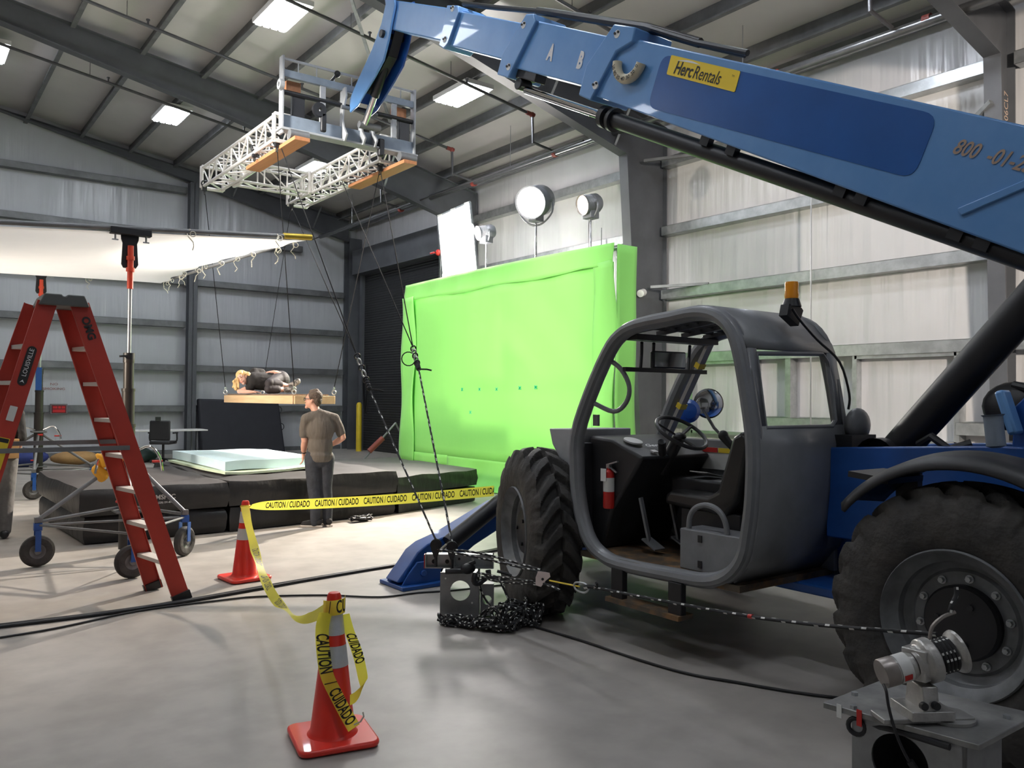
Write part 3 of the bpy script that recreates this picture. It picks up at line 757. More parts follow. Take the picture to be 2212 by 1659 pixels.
# ---- cab
def catmull(P, n=4, closed=False):
    P = [V(p) for p in P]; out = []
    N_ = len(P)
    for i in range(N_ if closed else N_ - 1):
        p0 = P[(i - 1) % N_] if (closed or i > 0) else P[0]; p1 = P[i]; p2 = P[(i + 1) % N_]
        p3 = P[(i + 2) % N_] if (closed or i < N_ - 2) else P[-1]
        for k in range(n):
            t = k / n
            out.append(.5 * ((2 * p1) + (p2 - p0) * t + (2 * p0 - 5 * p1 + 4 * p2 - p3) * t * t + (3 * p1 - p0 - 3 * p2 + p3) * t ** 3))
    if not closed: out.append(P[-1])
    return out
ringp = [(4.575, 1.1), (4.575, 1.38), (4.44, 1.68), (4.25, 1.98), (4.12, 2.10), (3.95, 2.155), (3.65, 2.18), (3.44, 2.195), (3.28, 2.16), (3.17, 2.06), (3.11, 1.9), (3.05, 1.6), (3.02, 1.38), (3.025, 1.1), (3.05, .9), (3.09, .73), (3.19, .61), (3.35, .545), (3.6, .53), (4.1, .52), (4.3, .555), (4.43, .64), (4.51, .78), (4.555, .95)]
def ring(x): return catmull([(x, y, z) for y, z in ringp], 3, True)
m = MB(); m.tube(ring(4.03), .05, 12, closed=True); m.build('cab_frame', M['cab'], T)
m = MB(); m.tube(ring(4.055), .034, 10, closed=True); m.tube([p + V((0, 0, 0)) for p in ring(4.0)], .036, 8, closed=True); m.build('cab_frame', M['cab'], T)
m = MB(); m.tube(ring(4.92), .05, 10, closed=True); m.build('cab_frame', M['cab'], T, label='far side frame of the cab')
# rear shell with a window hole; profile of the ring from the roof over the back
pr = [(3.62, 2.205), (3.44, 2.235), (3.32, 2.22), (3.2, 2.14), (3.10, 2.02), (3.075, 1.96), (3.0, 1.5), (2.975, 1.38), (2.98, 1.1), (3.0, .9), (3.04, .72), (3.16, .57)]
def shell(i0, i1, x0, x1):
    m = MB()
    P = pr[i0:i1 + 1]
    m.add([(x0, y, z) for y, z in P] + [(x1, y, z) for y, z in P], [(k, k + 1, len(P) + k + 1, len(P) + k) for k in range(len(P) - 1)])
    return m
m = shell(0, 5, 4.02, 4.93)
for (i0, i1, a, b) in ((5, 6, 4.02, 4.10), (5, 6, 4.83, 4.93), (6, 11, 4.02, 4.93)):
    q = shell(i0, i1, a, b); m.add(q.v, q.f)
m.build('cab_shell', M['cab'], T, solid=.02, label='grey rear cab panel with window opening')
m = MB(); wf = [(4.10, 1.93), (4.78, 1.955), (4.83, 1.90), (4.83, 1.53), (4.78, 1.49), (4.10, 1.49)]
m.tube([(x, 2.985 + (z - 1.4) * .155, z) for x, z in wf], .016, 8, closed=True); m.build('window_edge', M['cab'], T)
m = MB(); m.b2((4.0, 3.1, .52), (4.95, 4.5, .56)); m.build('cab_floor', M['rust'], T, label='worn rusty cab floor')
m = MB(); m.b2((4.9, 3.05, .55), (4.94, 4.5, 1.36)); m.build('cab_side', M['cab'], T, bevel=.01)
m = MB(); m.prism([(4.55, .55), (4.60, 1.38), (4.35, 1.36), (4.05, 1.25), (4.12, 1.15), (4.35, .85), (4.45, .56)], (4.16, 0, 0), (0, 1, 0), (0, 0, 1), (.72, 0, 0)); m.build('dashboard', M['bplastic'], T, bevel=.02)
m = MB(); m.rev([(.07, 0), (.07, .012), (.06, .015), (0, .012)], (4.3, 4.28, 1.345), (0, -.3, 1), 24); m.build('gauge', M['label'], T)
lettering('dash_lettering', 'Genie', .06, (4.42, 4.18, 1.32), (.9, -.42, 0), (.4, .85, .35), M['inkw'], T, bold=.001)
for p, s in (((4.55, 4.12, 1.285), .07), ((4.33, 4.1, 1.285), .05)):
    m = MB(); m.box(p, (s, .04, .01), Matrix.Rotation(.35, 3, 'X')); m.build('label_plate', M['label'], T)
# roof grille
m = MB()
for k in range(5): m.bar((4.12, 4.02 - .1 * k, 2.15 + .012 * k), (4.86, 4.02 - .1 * k, 2.15 + .012 * k), .02, .03)
for x in (4.12, 4.36, 4.62, 4.86): m.bar((x, 4.1, 2.12), (x, 3.5, 2.185), .03, .03)
m.build('roof_grille', M['black'], T)
m = MB(); m.b2((4.05, 4.0, 2.06), (4.9, 4.12, 2.10)); m.bar((4.05, 4.12, 1.86), (4.9, 4.12, 1.86), .03, .03)
for x in (4.2, 4.32, 4.7): m.tube([(x, 4.1, 2.05), (x + .05, 4.15, 1.97), (x + .02, 4.13, 1.87)], .012, 8)
m.build('front_crossbar', M['black'], T)
m = MB(); m.box((4.36, 4.0, 1.93), (.30, .03, .12), Matrix.Rotation(-.15, 3, 'Z')); mi = m.build('rear_view_mirror', M['black'], T, bevel=.01)
m = MB(); m.box((4.36, 3.982, 1.93), (.27, .004, .10), Matrix.Rotation(-.15, 3, 'Z')); m.build('mirror_glass', M['chrome'], mi)
# far windscreen pillar with yellow tape
m = MB(); m.bar((4.92, 4.08, 2.1), (4.92, 4.52, 1.35), .06, .03); pil = m.build('door_pillar', pmat('tan webbing', (0.3, 0.29, 0.27), 0.7), T)
for t in (.25, .66):
    p = V((4.92, 4.08, 2.1)).lerp(V((4.92, 4.52, 1.35)), t); m = MB(); m.bar(p + V((0, -.01, .018)), p + V((0, .01, -.018)), .075, .045); m.build('tape_band', M['yellow'], pil)
# steering wheel
sc_ = V((4.48, 3.98, 1.42)); ax = V((0, -.55, .83)).normalized()
m = MB(); m.torus(sc_, .19, .014, ax, 32, 8)
x_, y_, _ = frame_from(ax)
for t in (.4, 2.5, 4.6): m.bar(sc_ + (x_ * math.cos(t) + y_ * math.sin(t)) * .185, sc_ - ax * .04, .025, .012)
m.sph(sc_ - ax * .035, .05, 12, 8, (1, 1, .6)); m.build('steering_wheel', M['bplastic'], T)
m = MB(); m.cyl(sc_ - ax * .04, sc_ - ax * .35, .045, n=14); m.cyl((4.3, 4.0, 1.36), (4.36, 4.05, 1.27), .028, n=12); m.build('steering_column', M['bplastic'], T)
# seat
m = MB(); m.prism([(3.98, .93), (3.97, 1.0), (3.92, 1.03), (3.6, 1.02), (3.52, 1.06), (3.40, 1.42), (3.32, 1.46), (3.26, 1.40), (3.36, 1.0), (3.45, .90)], (4.3, 0, 0), (0, 1, 0), (0, 0, 1), (.46, 0, 0)); m.build('seat', M['vinyl'], T, bevel=.03, seg=3)
m = MB(); m.b2((4.33, 3.35, .56), (4.7, 3.85, .92)); m.build('seat_base', M['black'], T, bevel=.01)
# grey step box with arch handle
m = MB(); m.b2((4.12, 3.17, .56), (4.45, 3.67, .82)); bx_ = m.build('battery_box', M['cabl'], T, bevel=.008, label='light grey box beside the seat')
for y, z in ((3.5, .77), (3.5, .61)):
    m = MB(); m.b2((4.112, y - .015, z - .022), (4.122, y + .015, z + .022)); m.build('keyhole', M['black'], bx_)
m = MB(); m.tube(catmull([(4.15, 3.62, .82), (4.15, 3.61, .9), (4.15, 3.56, .96), (4.15, 3.47, .985), (4.15, 3.38, .96), (4.15, 3.33, .9), (4.15, 3.31, .82)], 4), .018, 10); m.build('grab_handle', M['cab'], T)
m = MB(); m.tube(catmull([(4.05, 4.27, 1.93), (4.07, 4.17, 1.86), (4.08, 4.10, 1.74), (4.08, 4.13, 1.63), (4.07, 4.24, 1.565), (4.05, 4.42, 1.62)], 4), .017, 10); m.build('grab_handle', M['cab'], T)
# joystick
m = MB(); m.cyl((4.62, 3.5, 1.1), (4.6, 3.6, 1.3), .055, .03, n=12); m.cyl((4.6, 3.6, 1.3), (4.57, 3.68, 1.4), .02, .032, n=12); m.sph((4.57, 3.685, 1.41), .036); m.build('joystick', M['bplastic'], T)
m = MB(); m.b2((4.5, 3.4, .95), (4.86, 4.1, 1.1)); m.build('side_console', M['bplastic'], T, bevel=.02)
m = MB(); m.b2((4.885, 3.70, 1.14), (4.895, 4.16, 1.3)); dl = m.build('warning_label', M['label'], T, label='white warning labels with red and orange headers')
m = MB(); m.b2((4.88, 3.99, 1.265), (4.886, 4.16, 1.3)); m.build('label_header', M['red'], dl)
m = MB(); m.b2((4.88, 3.70, 1.265), (4.886, 3.98, 1.3)); m.build('label_header', M['yellow'], dl)
m = MB(); m.box((4.62, 3.86, 1.13), (.2, .16, .006), Matrix.Rotation(.2, 3, 'Y')); m.build('manual_page', M['label'], T)
m = MB(); m.b2((4.494, 3.5, 1.03), (4.498, 3.58, 1.1)); m.build('label_plate', M['label'], T)
for x, y in ((4.3, 4.2), (4.55, 4.15)):
    m = MB(); m.bar((x, y, .95), (x + .03, y - .06, .64), .06, .015); m.bar((x + .03, y - .03, .66), (x + .03, y - .16, .6), .1, .012); m.build('pedal', M['cab'], T)
for y in (4.10, 3.58):
    m = MB(); m.b2((3.97, y - .055, .28), (4.02, y + .055, .5)); m.build('step_bracket', M['black'], T, bevel=.005)
m = MB(); m.b2((3.94, 3.52, .27), (4.08, 4.18, .30)); m.build('step', M['rust'], T)
# tail lamp block, beacon, wing, far mirror
m = MB(); m.cyl((4.93, 2.93, 1.44), (4.93, 3.03, 1.44), .001, n=3); m.b2((4.78, 2.86, 1.36), (5.06, 3.02, 1.44)); m.build('lamp_bracket', M['black'], T)
m = MB(); m.sph((4.98, 2.94, 1.5), .11, 20, 12, (1, .6, 1)); m.build('work_lamp', M['cab'], T)
bz = V((4.5, 3.1, 2.12))
m = MB(); m.prism([(-.07, .06), (.05, .0), (.10, .10), (.06, .13), (-.05, .13)], bz + V((-.02, -.03, 0)), (1, 0, 0), (0, 0, 1), (0, .06, 0)); m.cyl(bz + V((0, 0, .12)), bz + V((0, 0, .17)), .06, .045, n=20)
bb = m.build('beacon_base', M['black'], T)
m = MB(); m.rev([(.042, .17), (.045, .19), (.041, .22), (.043, .26), (.039, .275), (.0, .28)], bz, (0, 0, 1), 20); m.build('beacon_lens', M['ambar'], bb, label='amber beacon')
m = MB(); m.tube(catmull([bz + V((-.05, -.04, .1)), bz + V((.02, -.05, .03)), (4.7, 3.05, 2.04), (4.84, 2.98, 1.9), (4.9, 2.95, 1.7), (4.89, 2.95, 1.6)], 4), .008, 6); m.build('beacon_cable', M['black'], T)
m = MB(); m.prism([(5.02, 1.42), (4.98, 1.30), (4.80, 1.08), (4.70, 1.08), (4.62, 1.36), (4.62, 1.43)], (4.12, 0, 0), (0, 1, 0), (0, 0, 1), (.5, 0, 0)); m.build('front_cowl', M['grey'], T, bevel=.01)
m = MB(); m.b2((4.08, 4.56, .56), (4.9, 4.6, 1.33)); m.build('front_panel', M['bplastic'], T, bevel=.01)
# far-side round mirror
mc = V((6.05, 5.05, 1.62))
m = MB(); m.rev([(.0, .03), (.12, .02), (.14, .0), (.13, -.01), (.0, -.01)], mc, (-.62, -.78, .05), 28); rm = m.build('round_mirror', M['black'], T)
m = MB(); m.rev([(.0, .036), (.08, .034), (.125, .022)], mc, (-.62, -.78, .05), 28); m.build('mirror_glass', M['chrome'], rm)
m = MB(); m.rev([(.0, .06), (.07, .05), (.11, .0), (.0, .0)], mc + V((-.22, .05, -.07)), (-.62, -.78, .05), 24); m.build('round_mirror', M['blued'], T)
m = MB(); m.tube([(6.0, 5.1, 1.6), (5.95, 4.9, 1.4), (5.9, 4.6, 1.2)], .014); m.build('mirror_arm', M['black'], T)
m = MB(); m.box((4.05, 4.40, 1.5), (.02, .05, .08)); m.build('latch', M['galvp'], T)

# fire extinguisher in the cab
E0 = V((4.13, 4.35, .87))
E_ = empty('fire_extinguisher', E0, 'red fire extinguisher with a white tag hung inside the cab', 'fire extinguisher')
m = MB(); m.rev([(.0, 0), (.036, .0), (.04, .01), (.04, .235), (.034, .26), (.016, .275), (.016, .29), (0, .29)], E0, (0, 0, 1), 24); m.build('cylinder_body', M['red'], E_)
m = MB(); m.rev([(.0405, .12), (.0405, .22)], E0, (0, 0, 1), 24); m.build('paper_label', M['label'], E_)
m = MB(); m.box(E0 + V((0, 0, .3)), (.03, .03, .03)); m.bar(E0 + V((0, .02, .31)), E0 + V((0, -.09, .34)), .02, .01); m.bar(E0 + V((0, .0, .3)), E0 + V((0, -.08, .26)), .015, .008); m.build('valve', M['galv'], E_)
m = MB(); m.box(E0 + V((-.045, .01, .24)), (.003, .055, .09)); m.build('tag', M['white'], E_)

# fork carriage
yc = 10.6
def cx(u): return 4.07 + 2.0 * u
Cg = empty('fork_carriage', (5.07, yc, 5.07), 'grey steel fork carriage hung at the boom tip', 'fork carriage')
def cb(name, a, b, mat=M['grey'], bev=.006):
    m = MB(); m.b2(a, b); return m.build(name, mat, Cg, bevel=bev)
for x in (cx(0), cx(1)):
    cb('side_plate', (x - .015, yc - .06, 5.13), (x + .015, yc + .06, 6.17))
cb('top_rail', (cx(0), yc - .01, 6.13), (cx(1), yc + .02, 6.165))
cb('top_rail', (cx(0), yc - .03, 5.90), (cx(1), yc + .03, 6.0), M['greyb'])
for k in range(7): cb('upright_bar', (cx(.11 + .13 * k), yc - .008, 6.0), (cx(.11 + .13 * k) + .016, yc + .008, 6.13))
cb('lower_beam', (cx(0), yc - .02, 5.2), (cx(1), yc + .08, 5.4), M['greyb'])
cb('lower_flange', (cx(0) - .04, yc - .09, 5.18), (cx(1) + .04, yc + .1, 5.21))
m = MB(); m.cyl((cx(0), yc, 5.70), (cx(1), yc, 5.70), .034, n=16); m.build('fork_shaft', M['black'], Cg)
m = MB(); m.rev([(.07, -.03), (.07, .03), (.03, .03), (.03, -.03), (.07, -.03)], (cx(0) - .03, yc - .05, 5.77), (1, 0, 0), 20); m.build('shaft_collar', M['grey'], Cg)
lug = [(-.04, 5.92), (.10, 5.93), (.13, 5.8), (.06, 5.66), (.03, 5.5), (.07, 5.38), (.16, 5.26), (.10, 5.18), (-.06, 5.18), (-.04, 5.5)]
for x in (4.94, 5.22, 5.40):
    m = MB(); m.prism([(-p * 1.1, q) for p, q in (lug if x < 5 else lug[4:])], (x - .014, yc, 0), (0, 1, 0), (0, 0, 1), (.028, 0, 0)); m.build('pivot_lug', M['grey'], Cg, bevel=.004)
m = MB(); m.cyl((4.90, yc - .06, 5.66), (5.45, yc - .06, 5.66), .028, n=14); m.cyl((5.1, yc - .2, 5.42), (5.42, yc - .2, 5.42), .05, n=16); m.build('pivot_pin', M['galvp'], Cg)
for u in (.29, .84): cb('middle_plate', (cx(u) - .04, yc - .02, 5.4), (cx(u) + .04, yc + .02, 5.92))
for u in (.12, .93):
    x = cx(u); m = MB(); m.b2((x - .09, yc + .0, 5.2), (x + .09, yc + .07, 5.72)); m.build('fork_shank', M['black'], Cg, bevel=.01)
    m = MB(); m.b2((x - .06, yc + .0, 5.055), (x + .06, yc + 1.2, 5.085)); m.build('fork', M['black'], Cg, bevel=.004)
m = MB(); m.rev([(.028, -.03), (.095, -.03), (.1, 0), (.095, .03), (.028, .03), (.028, -.03)], (cx(.245), yc - .1, 5.53), (0, 1, 0), 24); sv = m.build('sheave', M['black'], Cg)
m = MB(); m.b2((cx(.245) + .02, yc - .13, 5.24), (cx(.245) + .10, yc - .07, 5.5)); m.build('sheave_strap', M['black'], sv, bevel=.02)
m = MB(); m.b2((cx(.70), yc - .1, 5.08), (cx(.70) + .09, yc - .02, 5.33)); m.build('strap_bundle', M['black'], Cg, bevel=.02)
m = MB(); m.sph((4.86, yc, 6.12), .05, 8, 6); m.cyl((4.86, yc, 6.12), (4.76, yc, 5.99), .018, n=6); m.build('camera_clamp', M['black'], Cg)
for u in (.10, .915):
    x = cx(u); m = MB(); m.b2((x - .10, yc + .08, 5.74), (x + .10, yc + .2, 5.90)); tag(m.build('wood_block', M['woodo'], bevel=.004), 'orange timber block wedged on the %s fork of the carriage' % ('left' if x < 5 else 'right'), 'timber block')
for x, y0, y1, nm in ((4.22, 10.25, 12.1, 'left'), (5.86, 10.3, 12.1, 'right')):
    m = MB(); m.b2((x - .10, y0, 4.985), (x + .11, y1, 5.035)); tag(m.build('plank', M['woodo'], bevel=.003), 'orange timber plank lashed under the %s truss arm' % nm, 'plank')
    m = MB(); m.cyl((x - .10, yc - .16, 5.105), (x + .16, yc - .16, 5.105), .066, n=16); tag(m.build('pipe_roller', M['galvp']), 'grey roller between carriage and plank on the %s fork' % nm, 'roller')
# box truss
M['alu'] = pmat('bright aluminium truss', (0.74, 0.71, 0.68), 0.35, 0.35, 0.04)
def box_truss(o, u, v, w, L, s, lab, tilt=0):
    # o: corner; u length direction, v width, w height
    o, u, v, w = V(o), V(u).normalized(), V(v).normalized(), V(w).normalized()
    t = empty('box_truss', o + u * L / 2, lab, 'truss', 'box truss frame on the forks')
    for a, b in ((0, 0), (1, 0), (0, 1), (1, 1)):
        m = MB(); m.cyl(o + v * s * a + w * s * b, o + v * s * a + w * s * b + u * L, .025, n=12); m.build('chord', M['alu'], t)
    n = max(2, round(L / .36)); st = L / n
    for (A, B, C_) in ((w * 0, v * s, w * s), (v * s, w * 0, w * s)):
        pass
    faces = [(V((0, 0, 0)), v * s), (w * s, v * s), (V((0, 0, 0)), w * s), (v * s, w * s)]
    for base, cr in faces:
        m = MB()
        for k in range(n):
            p = o + base + u * (st * k); q = p + u * st
            if k % 2 == 0: m.cyl(p, q + cr, .013, n=6)
            else: m.cyl(p + cr, q, .013, n=6)
            m.cyl(q, q + cr, .013, n=6)
        m.build('lattice', M['alu'], t)
    for e in (0, L):
        m = MB(); m.bar(o + u * e - v * .02 - w * .02, o + u * e + v * (s + .02) - w * .02, .02, .05); 
        for a, b in (((-.02, -.02), (s + .02, -.02)), ((s + .02, -.02), (s + .02, s + .02)), ((s + .02, s + .02), (-.02, s + .02)), ((-.02, s + .02), (-.02, -.02))):
            m.bar(o + u * e + v * a[0] + w * a[1], o + u * e + v * b[0] + w * b[1], .05, .05)
        m.build('end_plate', M['alu'], t, bevel=.01)
    return t
box_truss((4.06, 10.78, 5.11), (0, 1, 0), (1, 0, 0), (0, 0, 1), 3.25, .32, 'silver box truss arm pointing to the left below the carriage')
box_truss((5.64, 10.78, 5.11), (0, 1, 0), (1, 0, 0), (0, 0, 1), 3.5, .33, 'silver box truss arm ending above the cross truss on the right')
box_truss((4.43, 13.25, 5.11), (1, 0, 0), (0, 1, 0), (0, 0, 1), 1.16, .32, 'short silver cross truss joining the two arms')
# ------------------------------------------------------------------ crash mats
def wrinkle(name, col, rough, strength, stretch=(3, 3, 1.2), bscale=2.2, spec=.5):
    return pmat(name, col, rough, 0, .12, 2, bump=strength, bscale=bscale, stretch=stretch, spec=spec)
M['mat'] = wrinkle('black vinyl mat', (0.011, 0.0105, 0.011), 0.45, 0.3)
M['mattop'] = pmat('charcoal mat top', (0.03, 0.027, 0.029), 0.65, 0, 0.15, 1.5, bump=.25, bscale=1.5)
def soft_slab(name, corners, z0, z1, mats, lab, cat, group=None, bulge=.03, n=14, amp=.012, seed=1, top2=True, loc=None):
    rnd = random.Random(seed); ph = [rnd.uniform(0, 6) for _ in range(8)]
    c = [V((*p, 0)) for p in corners]
    cen = sum(c, V((0, 0, 0))) / 4
    def P(u, v): return c[0] * (1 - u) * (1 - v) + c[1] * u * (1 - v) + c[2] * u * v + c[3] * (1 - u) * v
    m = MB(); h = z1 - z0
    def wob(p, k): return math.sin(p.x * 3.1 + ph[k]) * math.cos(p.y * 2.7 + ph[k + 1]) + .6 * math.sin(p.x * 7.3 + p.y * 5.1 + ph[k + 2])
    def top(u, v):
        p = P(u, v); e = min(u, 1 - u, v, 1 - v) * n
        return V((p.x, p.y, z1 - (.02 if e < .5 else 0) + amp * wob(p, 0)))
    m.mat(1 if top2 else 0); m.grid(top, n, n); m.mat(0)
    m.grid(lambda u, v: P(u, v) + V((0, 0, z0)), 2, 2)
    ring_ = []
    K = n
    for s in range(4):
        for i in range(K):
            t = i / K
            u, v = ((t, 0), (1, t), (1 - t, 1), (0, 1 - t))[s]; ring_.append((u, v))
    rows = 7
    def side(a, b):
        i = int(round(a * len(ring_))) % len(ring_); u, v = ring_[i]; p = P(u, v)
        o = (p - cen); o.z = 0; o.normalize()
        k = math.sin(PI * b) ** .7 * bulge + amp * .8 * math.sin(b * 9 + p.x * 6 + p.y * 6 + ph[4]) * math.sin(PI * b)
        z = z0 + (z1 - (.02) - z0) * b + (amp * wob(p, 0) if b == 1 else 0)
        return V((p.x, p.y, z)) + o * k
    m.grid(side, len(ring_), rows)
    o = m.build(name, mats, smooth=60, loc=loc)
    return tag(o, lab, cat, group)
G = 'black crash mats on the floor'
LM = [(1.66, 10.02), (3.26, 10.08), (3.3, 12.75), (1.6, 12.7)]
MM = [(3.29, 10.08), (5.72, 10.36), (5.75, 13.9), (3.33, 13.8)]
RM = [(5.75, 10.37), (7.5, 10.95), (7.55, 13.9), (5.78, 13.8)]
lm_low = soft_slab('crash_mat', [(1.72, 10.1), (3.24, 10.12), (3.26, 12.7), (1.62, 12.6)], .01, .32, [M['mat'], M['mattop']], 'lower black crash mat of the left stack with silvery creased side', 'crash mat', G, seed=1, bulge=.05)
lm_top = soft_slab('crash_mat', LM, .318, .63, [M['mat'], M['mattop']], 'upper black crash mat of the left stack with white lettering', 'crash mat', G, seed=2, bulge=.04)
soft_slab('crash_mat', [(3.31, 10.1), (5.7, 10.4), (5.73, 13.85), (3.35, 13.75)], .01, .32, [M['mat'], M['mattop']], 'lower black crash mat behind the standing man', 'crash mat', G, seed=3)
soft_slab('crash_mat', MM, .318, .63, [M['mat'], M['mattop']], 'upper black crash mat under the blue foam', 'crash mat', G, seed=4)
soft_slab('crash_mat', [(5.8, 10.42), (7.5, 11.0), (7.53, 13.8), (5.8, 13.75)], .01, .265, [M['mat'], M['mattop']], 'lower black crash mat at the foot of the green screen', 'crash mat', G, seed=5, bulge=.015)
soft_slab('crash_mat', RM, .27, .54, [M['mat'], M['mattop']], 'upper black crash mat at the foot of the green screen', 'crash mat', G, seed=6, bulge=.015)
lettering('lettering', 'AMSPEC', .075, (2.50, 9.985, .49), (1, .03, 0), (0, 0, 1), pmat('faded print', (0.32, 0.3, 0.29), .6), lm_top, bold=.002, lift=.02)
lettering('lettering', '(225) 291-8700', .028, (2.53, 9.985, .43), (1, .03, 0), (0, 0, 1), M['inkw'], lm_top, lift=.02)
# upright mat
m = MB(); Rm = Matrix.Rotation(math.radians(-7), 3, 'X')
def up_(u, v, s): 
    x = 6.95 + 2.45 * u + .12 * (1 - u) * v * 0; x -= .12 * u * v; x += .0
    return V((x, 23.75 + .30 * v + .28 * s, .02 + 1.55 * v - .05 * u))
m.add([up_(0, 0, 0), up_(1, 0, 0), up_(1, 1, 0), up_(0, 1, 0), up_(0, 0, 1), up_(1, 0, 1), up_(1, 1, 1), up_(0, 1, 1)], [(0, 1, 2, 3), (4, 5, 6, 7), (0, 1, 5, 4), (1, 2, 6, 5), (2, 3, 7, 6), (3, 0, 4, 7)])
um = m.build('crash_mat', pmat('navy black mat cloth', (0.022, 0.023, 0.03), .7, 0, .1, 3, bump=.2, bscale=2), bevel=.05); tag(um, 'black crash mat leaning upright against the back wall', 'crash mat')
for hz_, hy_ in ((.75, 23.95), (1.25, 24.05)):
    m = MB(); m.torus((9.36 - .07 * hz_, hy_, hz_), .1, .012, (0, 1, 0), 14, 6); m.build('handle_loop', M['black'], um)
# foam
M['foam'] = pmat('pale blue foam', (0.56, 0.72, 0.82), 0.8, 0, .03)
M['foam2'] = pmat('pale green foam', (0.55, 0.66, 0.50), 0.8, 0, .05)
def wave_slab(name, C4, z0, th, mat, lab, cat, amp, seed, n=20):
    c = [V((*p, 0)) for p in C4]
    def P(u, v): return c[0] * (1 - u) * (1 - v) + c[1] * u * (1 - v) + c[2] * u * v + c[3] * (1 - u) * v
    def zz(u, v): return z0 + amp * max(0, math.sin(u * 7 + v * 3 + seed)) * (abs(u - .5) + abs(v - .5)) * .5 
    m = MB(); m.grid(lambda u, v: P(u, v) + V((0, 0, zz(u, v) + th)), n, n); m.grid(lambda u, v: P(u, v) + V((0, 0, zz(u, v))), n, n)
    for (a, b) in (((0, 0), (1, 0)), ((1, 0), (1, 1)), ((1, 1), (0, 1)), ((0, 1), (0, 0))):
        m.grid(lambda u, v, a=a, b=b: P(a[0] + (b[0] - a[0]) * u, a[1] + (b[1] - a[1]) * u) + V((0, 0, zz(a[0] + (b[0] - a[0]) * u, a[1] + (b[1] - a[1]) * u) + th * v)), n, 1)
    return tag(m.build(name, mat, smooth=40), lab, cat)
wave_slab('foam_sheet', [(3.40, 10.6), (4.85, 10.95), (4.9, 13.2), (3.4, 13.3)], .64, .03, M['foam2'], 'thin pale green foam sheet under the blue foam slab', 'foam sheet', .035, 2)
wave_slab('foam_slab', [(3.48, 10.85), (4.8, 11.15), (4.9, 13.2), (3.5, 13.45)], .675, .12, M['foam'], 'thick pale blue foam slab on the crash mats', 'foam slab', .03, 0)

# ------------------------------------------------------------------ overhead silk on its frame
M['silk'] = pmat('white silk', (0.85, 0.83, 0.80), 0.7, 0, 0.02)
nt = M['silk'].node_tree; L_ = nt.links; b_ = nt.nodes['Principled BSDF']
tr = nt.nodes.new('ShaderNodeBsdfTranslucent'); tr.inputs['Color'].default_value = (0.9, 0.86, 0.8, 1)
mxs = nt.nodes.new('ShaderNodeMixShader'); mxs.inputs['Fac'].default_value = .5
L_.new(b_.outputs[0], mxs.inputs[1]); L_.new(tr.outputs[0], mxs.inputs[2]); L_.new(mxs.outputs[0], nt.nodes['Material Output'].inputs['Surface'])
NR, FR, FL, NL = V((3.9, 9.3, 3.54)), V((3.9, 15.8, 3.72)), V((-2.2, 15.8, 3.72)), V((-2.2, 9.3, 3.07))
sf = empty('silk_frame', (.85, 12.5, 3.2), 'square pipe frame with white silk held high by two stands', 'silk frame')
for a, b in ((NR, FR), (FR, FL), (FL, NL), (NL, NR)):
    m = MB(); m.cyl(a, b, .025, n=12); m.build('frame_pipe', M['galvp'], sf)
m = MB(); m.cyl(NR + V((-.28, 0, -.02)), NR + V((.06, 0, .005)), .036, n=12); m.build('corner_sleeve', pmat('gold anodised sleeve', (0.5, 0.36, 0.05), .35, .6), sf)
def silk(u, v):
    p = NL * (1 - u) * (1 - v) + NR * u * (1 - v) + FR * u * v + FL * (1 - u) * v
    e = math.sin(PI * u) * math.sin(PI * v)
    p.z -= .04 + .20 * e ** .6
    p.x -= .04 * math.sin(v * 40) * (u > .99) + .22 * math.sin(PI * v) * (u ** 8)
    return p
m = MB(); m.grid(silk, 30, 40); m.build('silk', M['silk'], sf, smooth=60, label='translucent white silk')
M['string'] = pmat('white cotton tie', (0.6, 0.58, 0.5), .8)
rnd = random.Random(4)
for k in range(16):
    if k < 11: p = silk(1.0, (k + .4) / 11); p.z += 0
    elif k < 14: p = NL.lerp(NR, (.42, .78, .94)[k - 11]) + V((0, -.03, 0))
    else: p = silk((.55, .8)[k - 14], 1.0)
    m = MB(); q = [p + V((0, 0, .02))]
    for j in range(1, 6): q.append(p + V((rnd.uniform(-.04, .04), rnd.uniform(-.04, .04), .02 - j * .045)))
    m.tube(q, .006, 5); m.torus(p + V((.03, 0, -.03)), .03, .005, (rnd.uniform(-1, 1), 1, .2), 10, 5); m.build('tie', M['string'], sf)

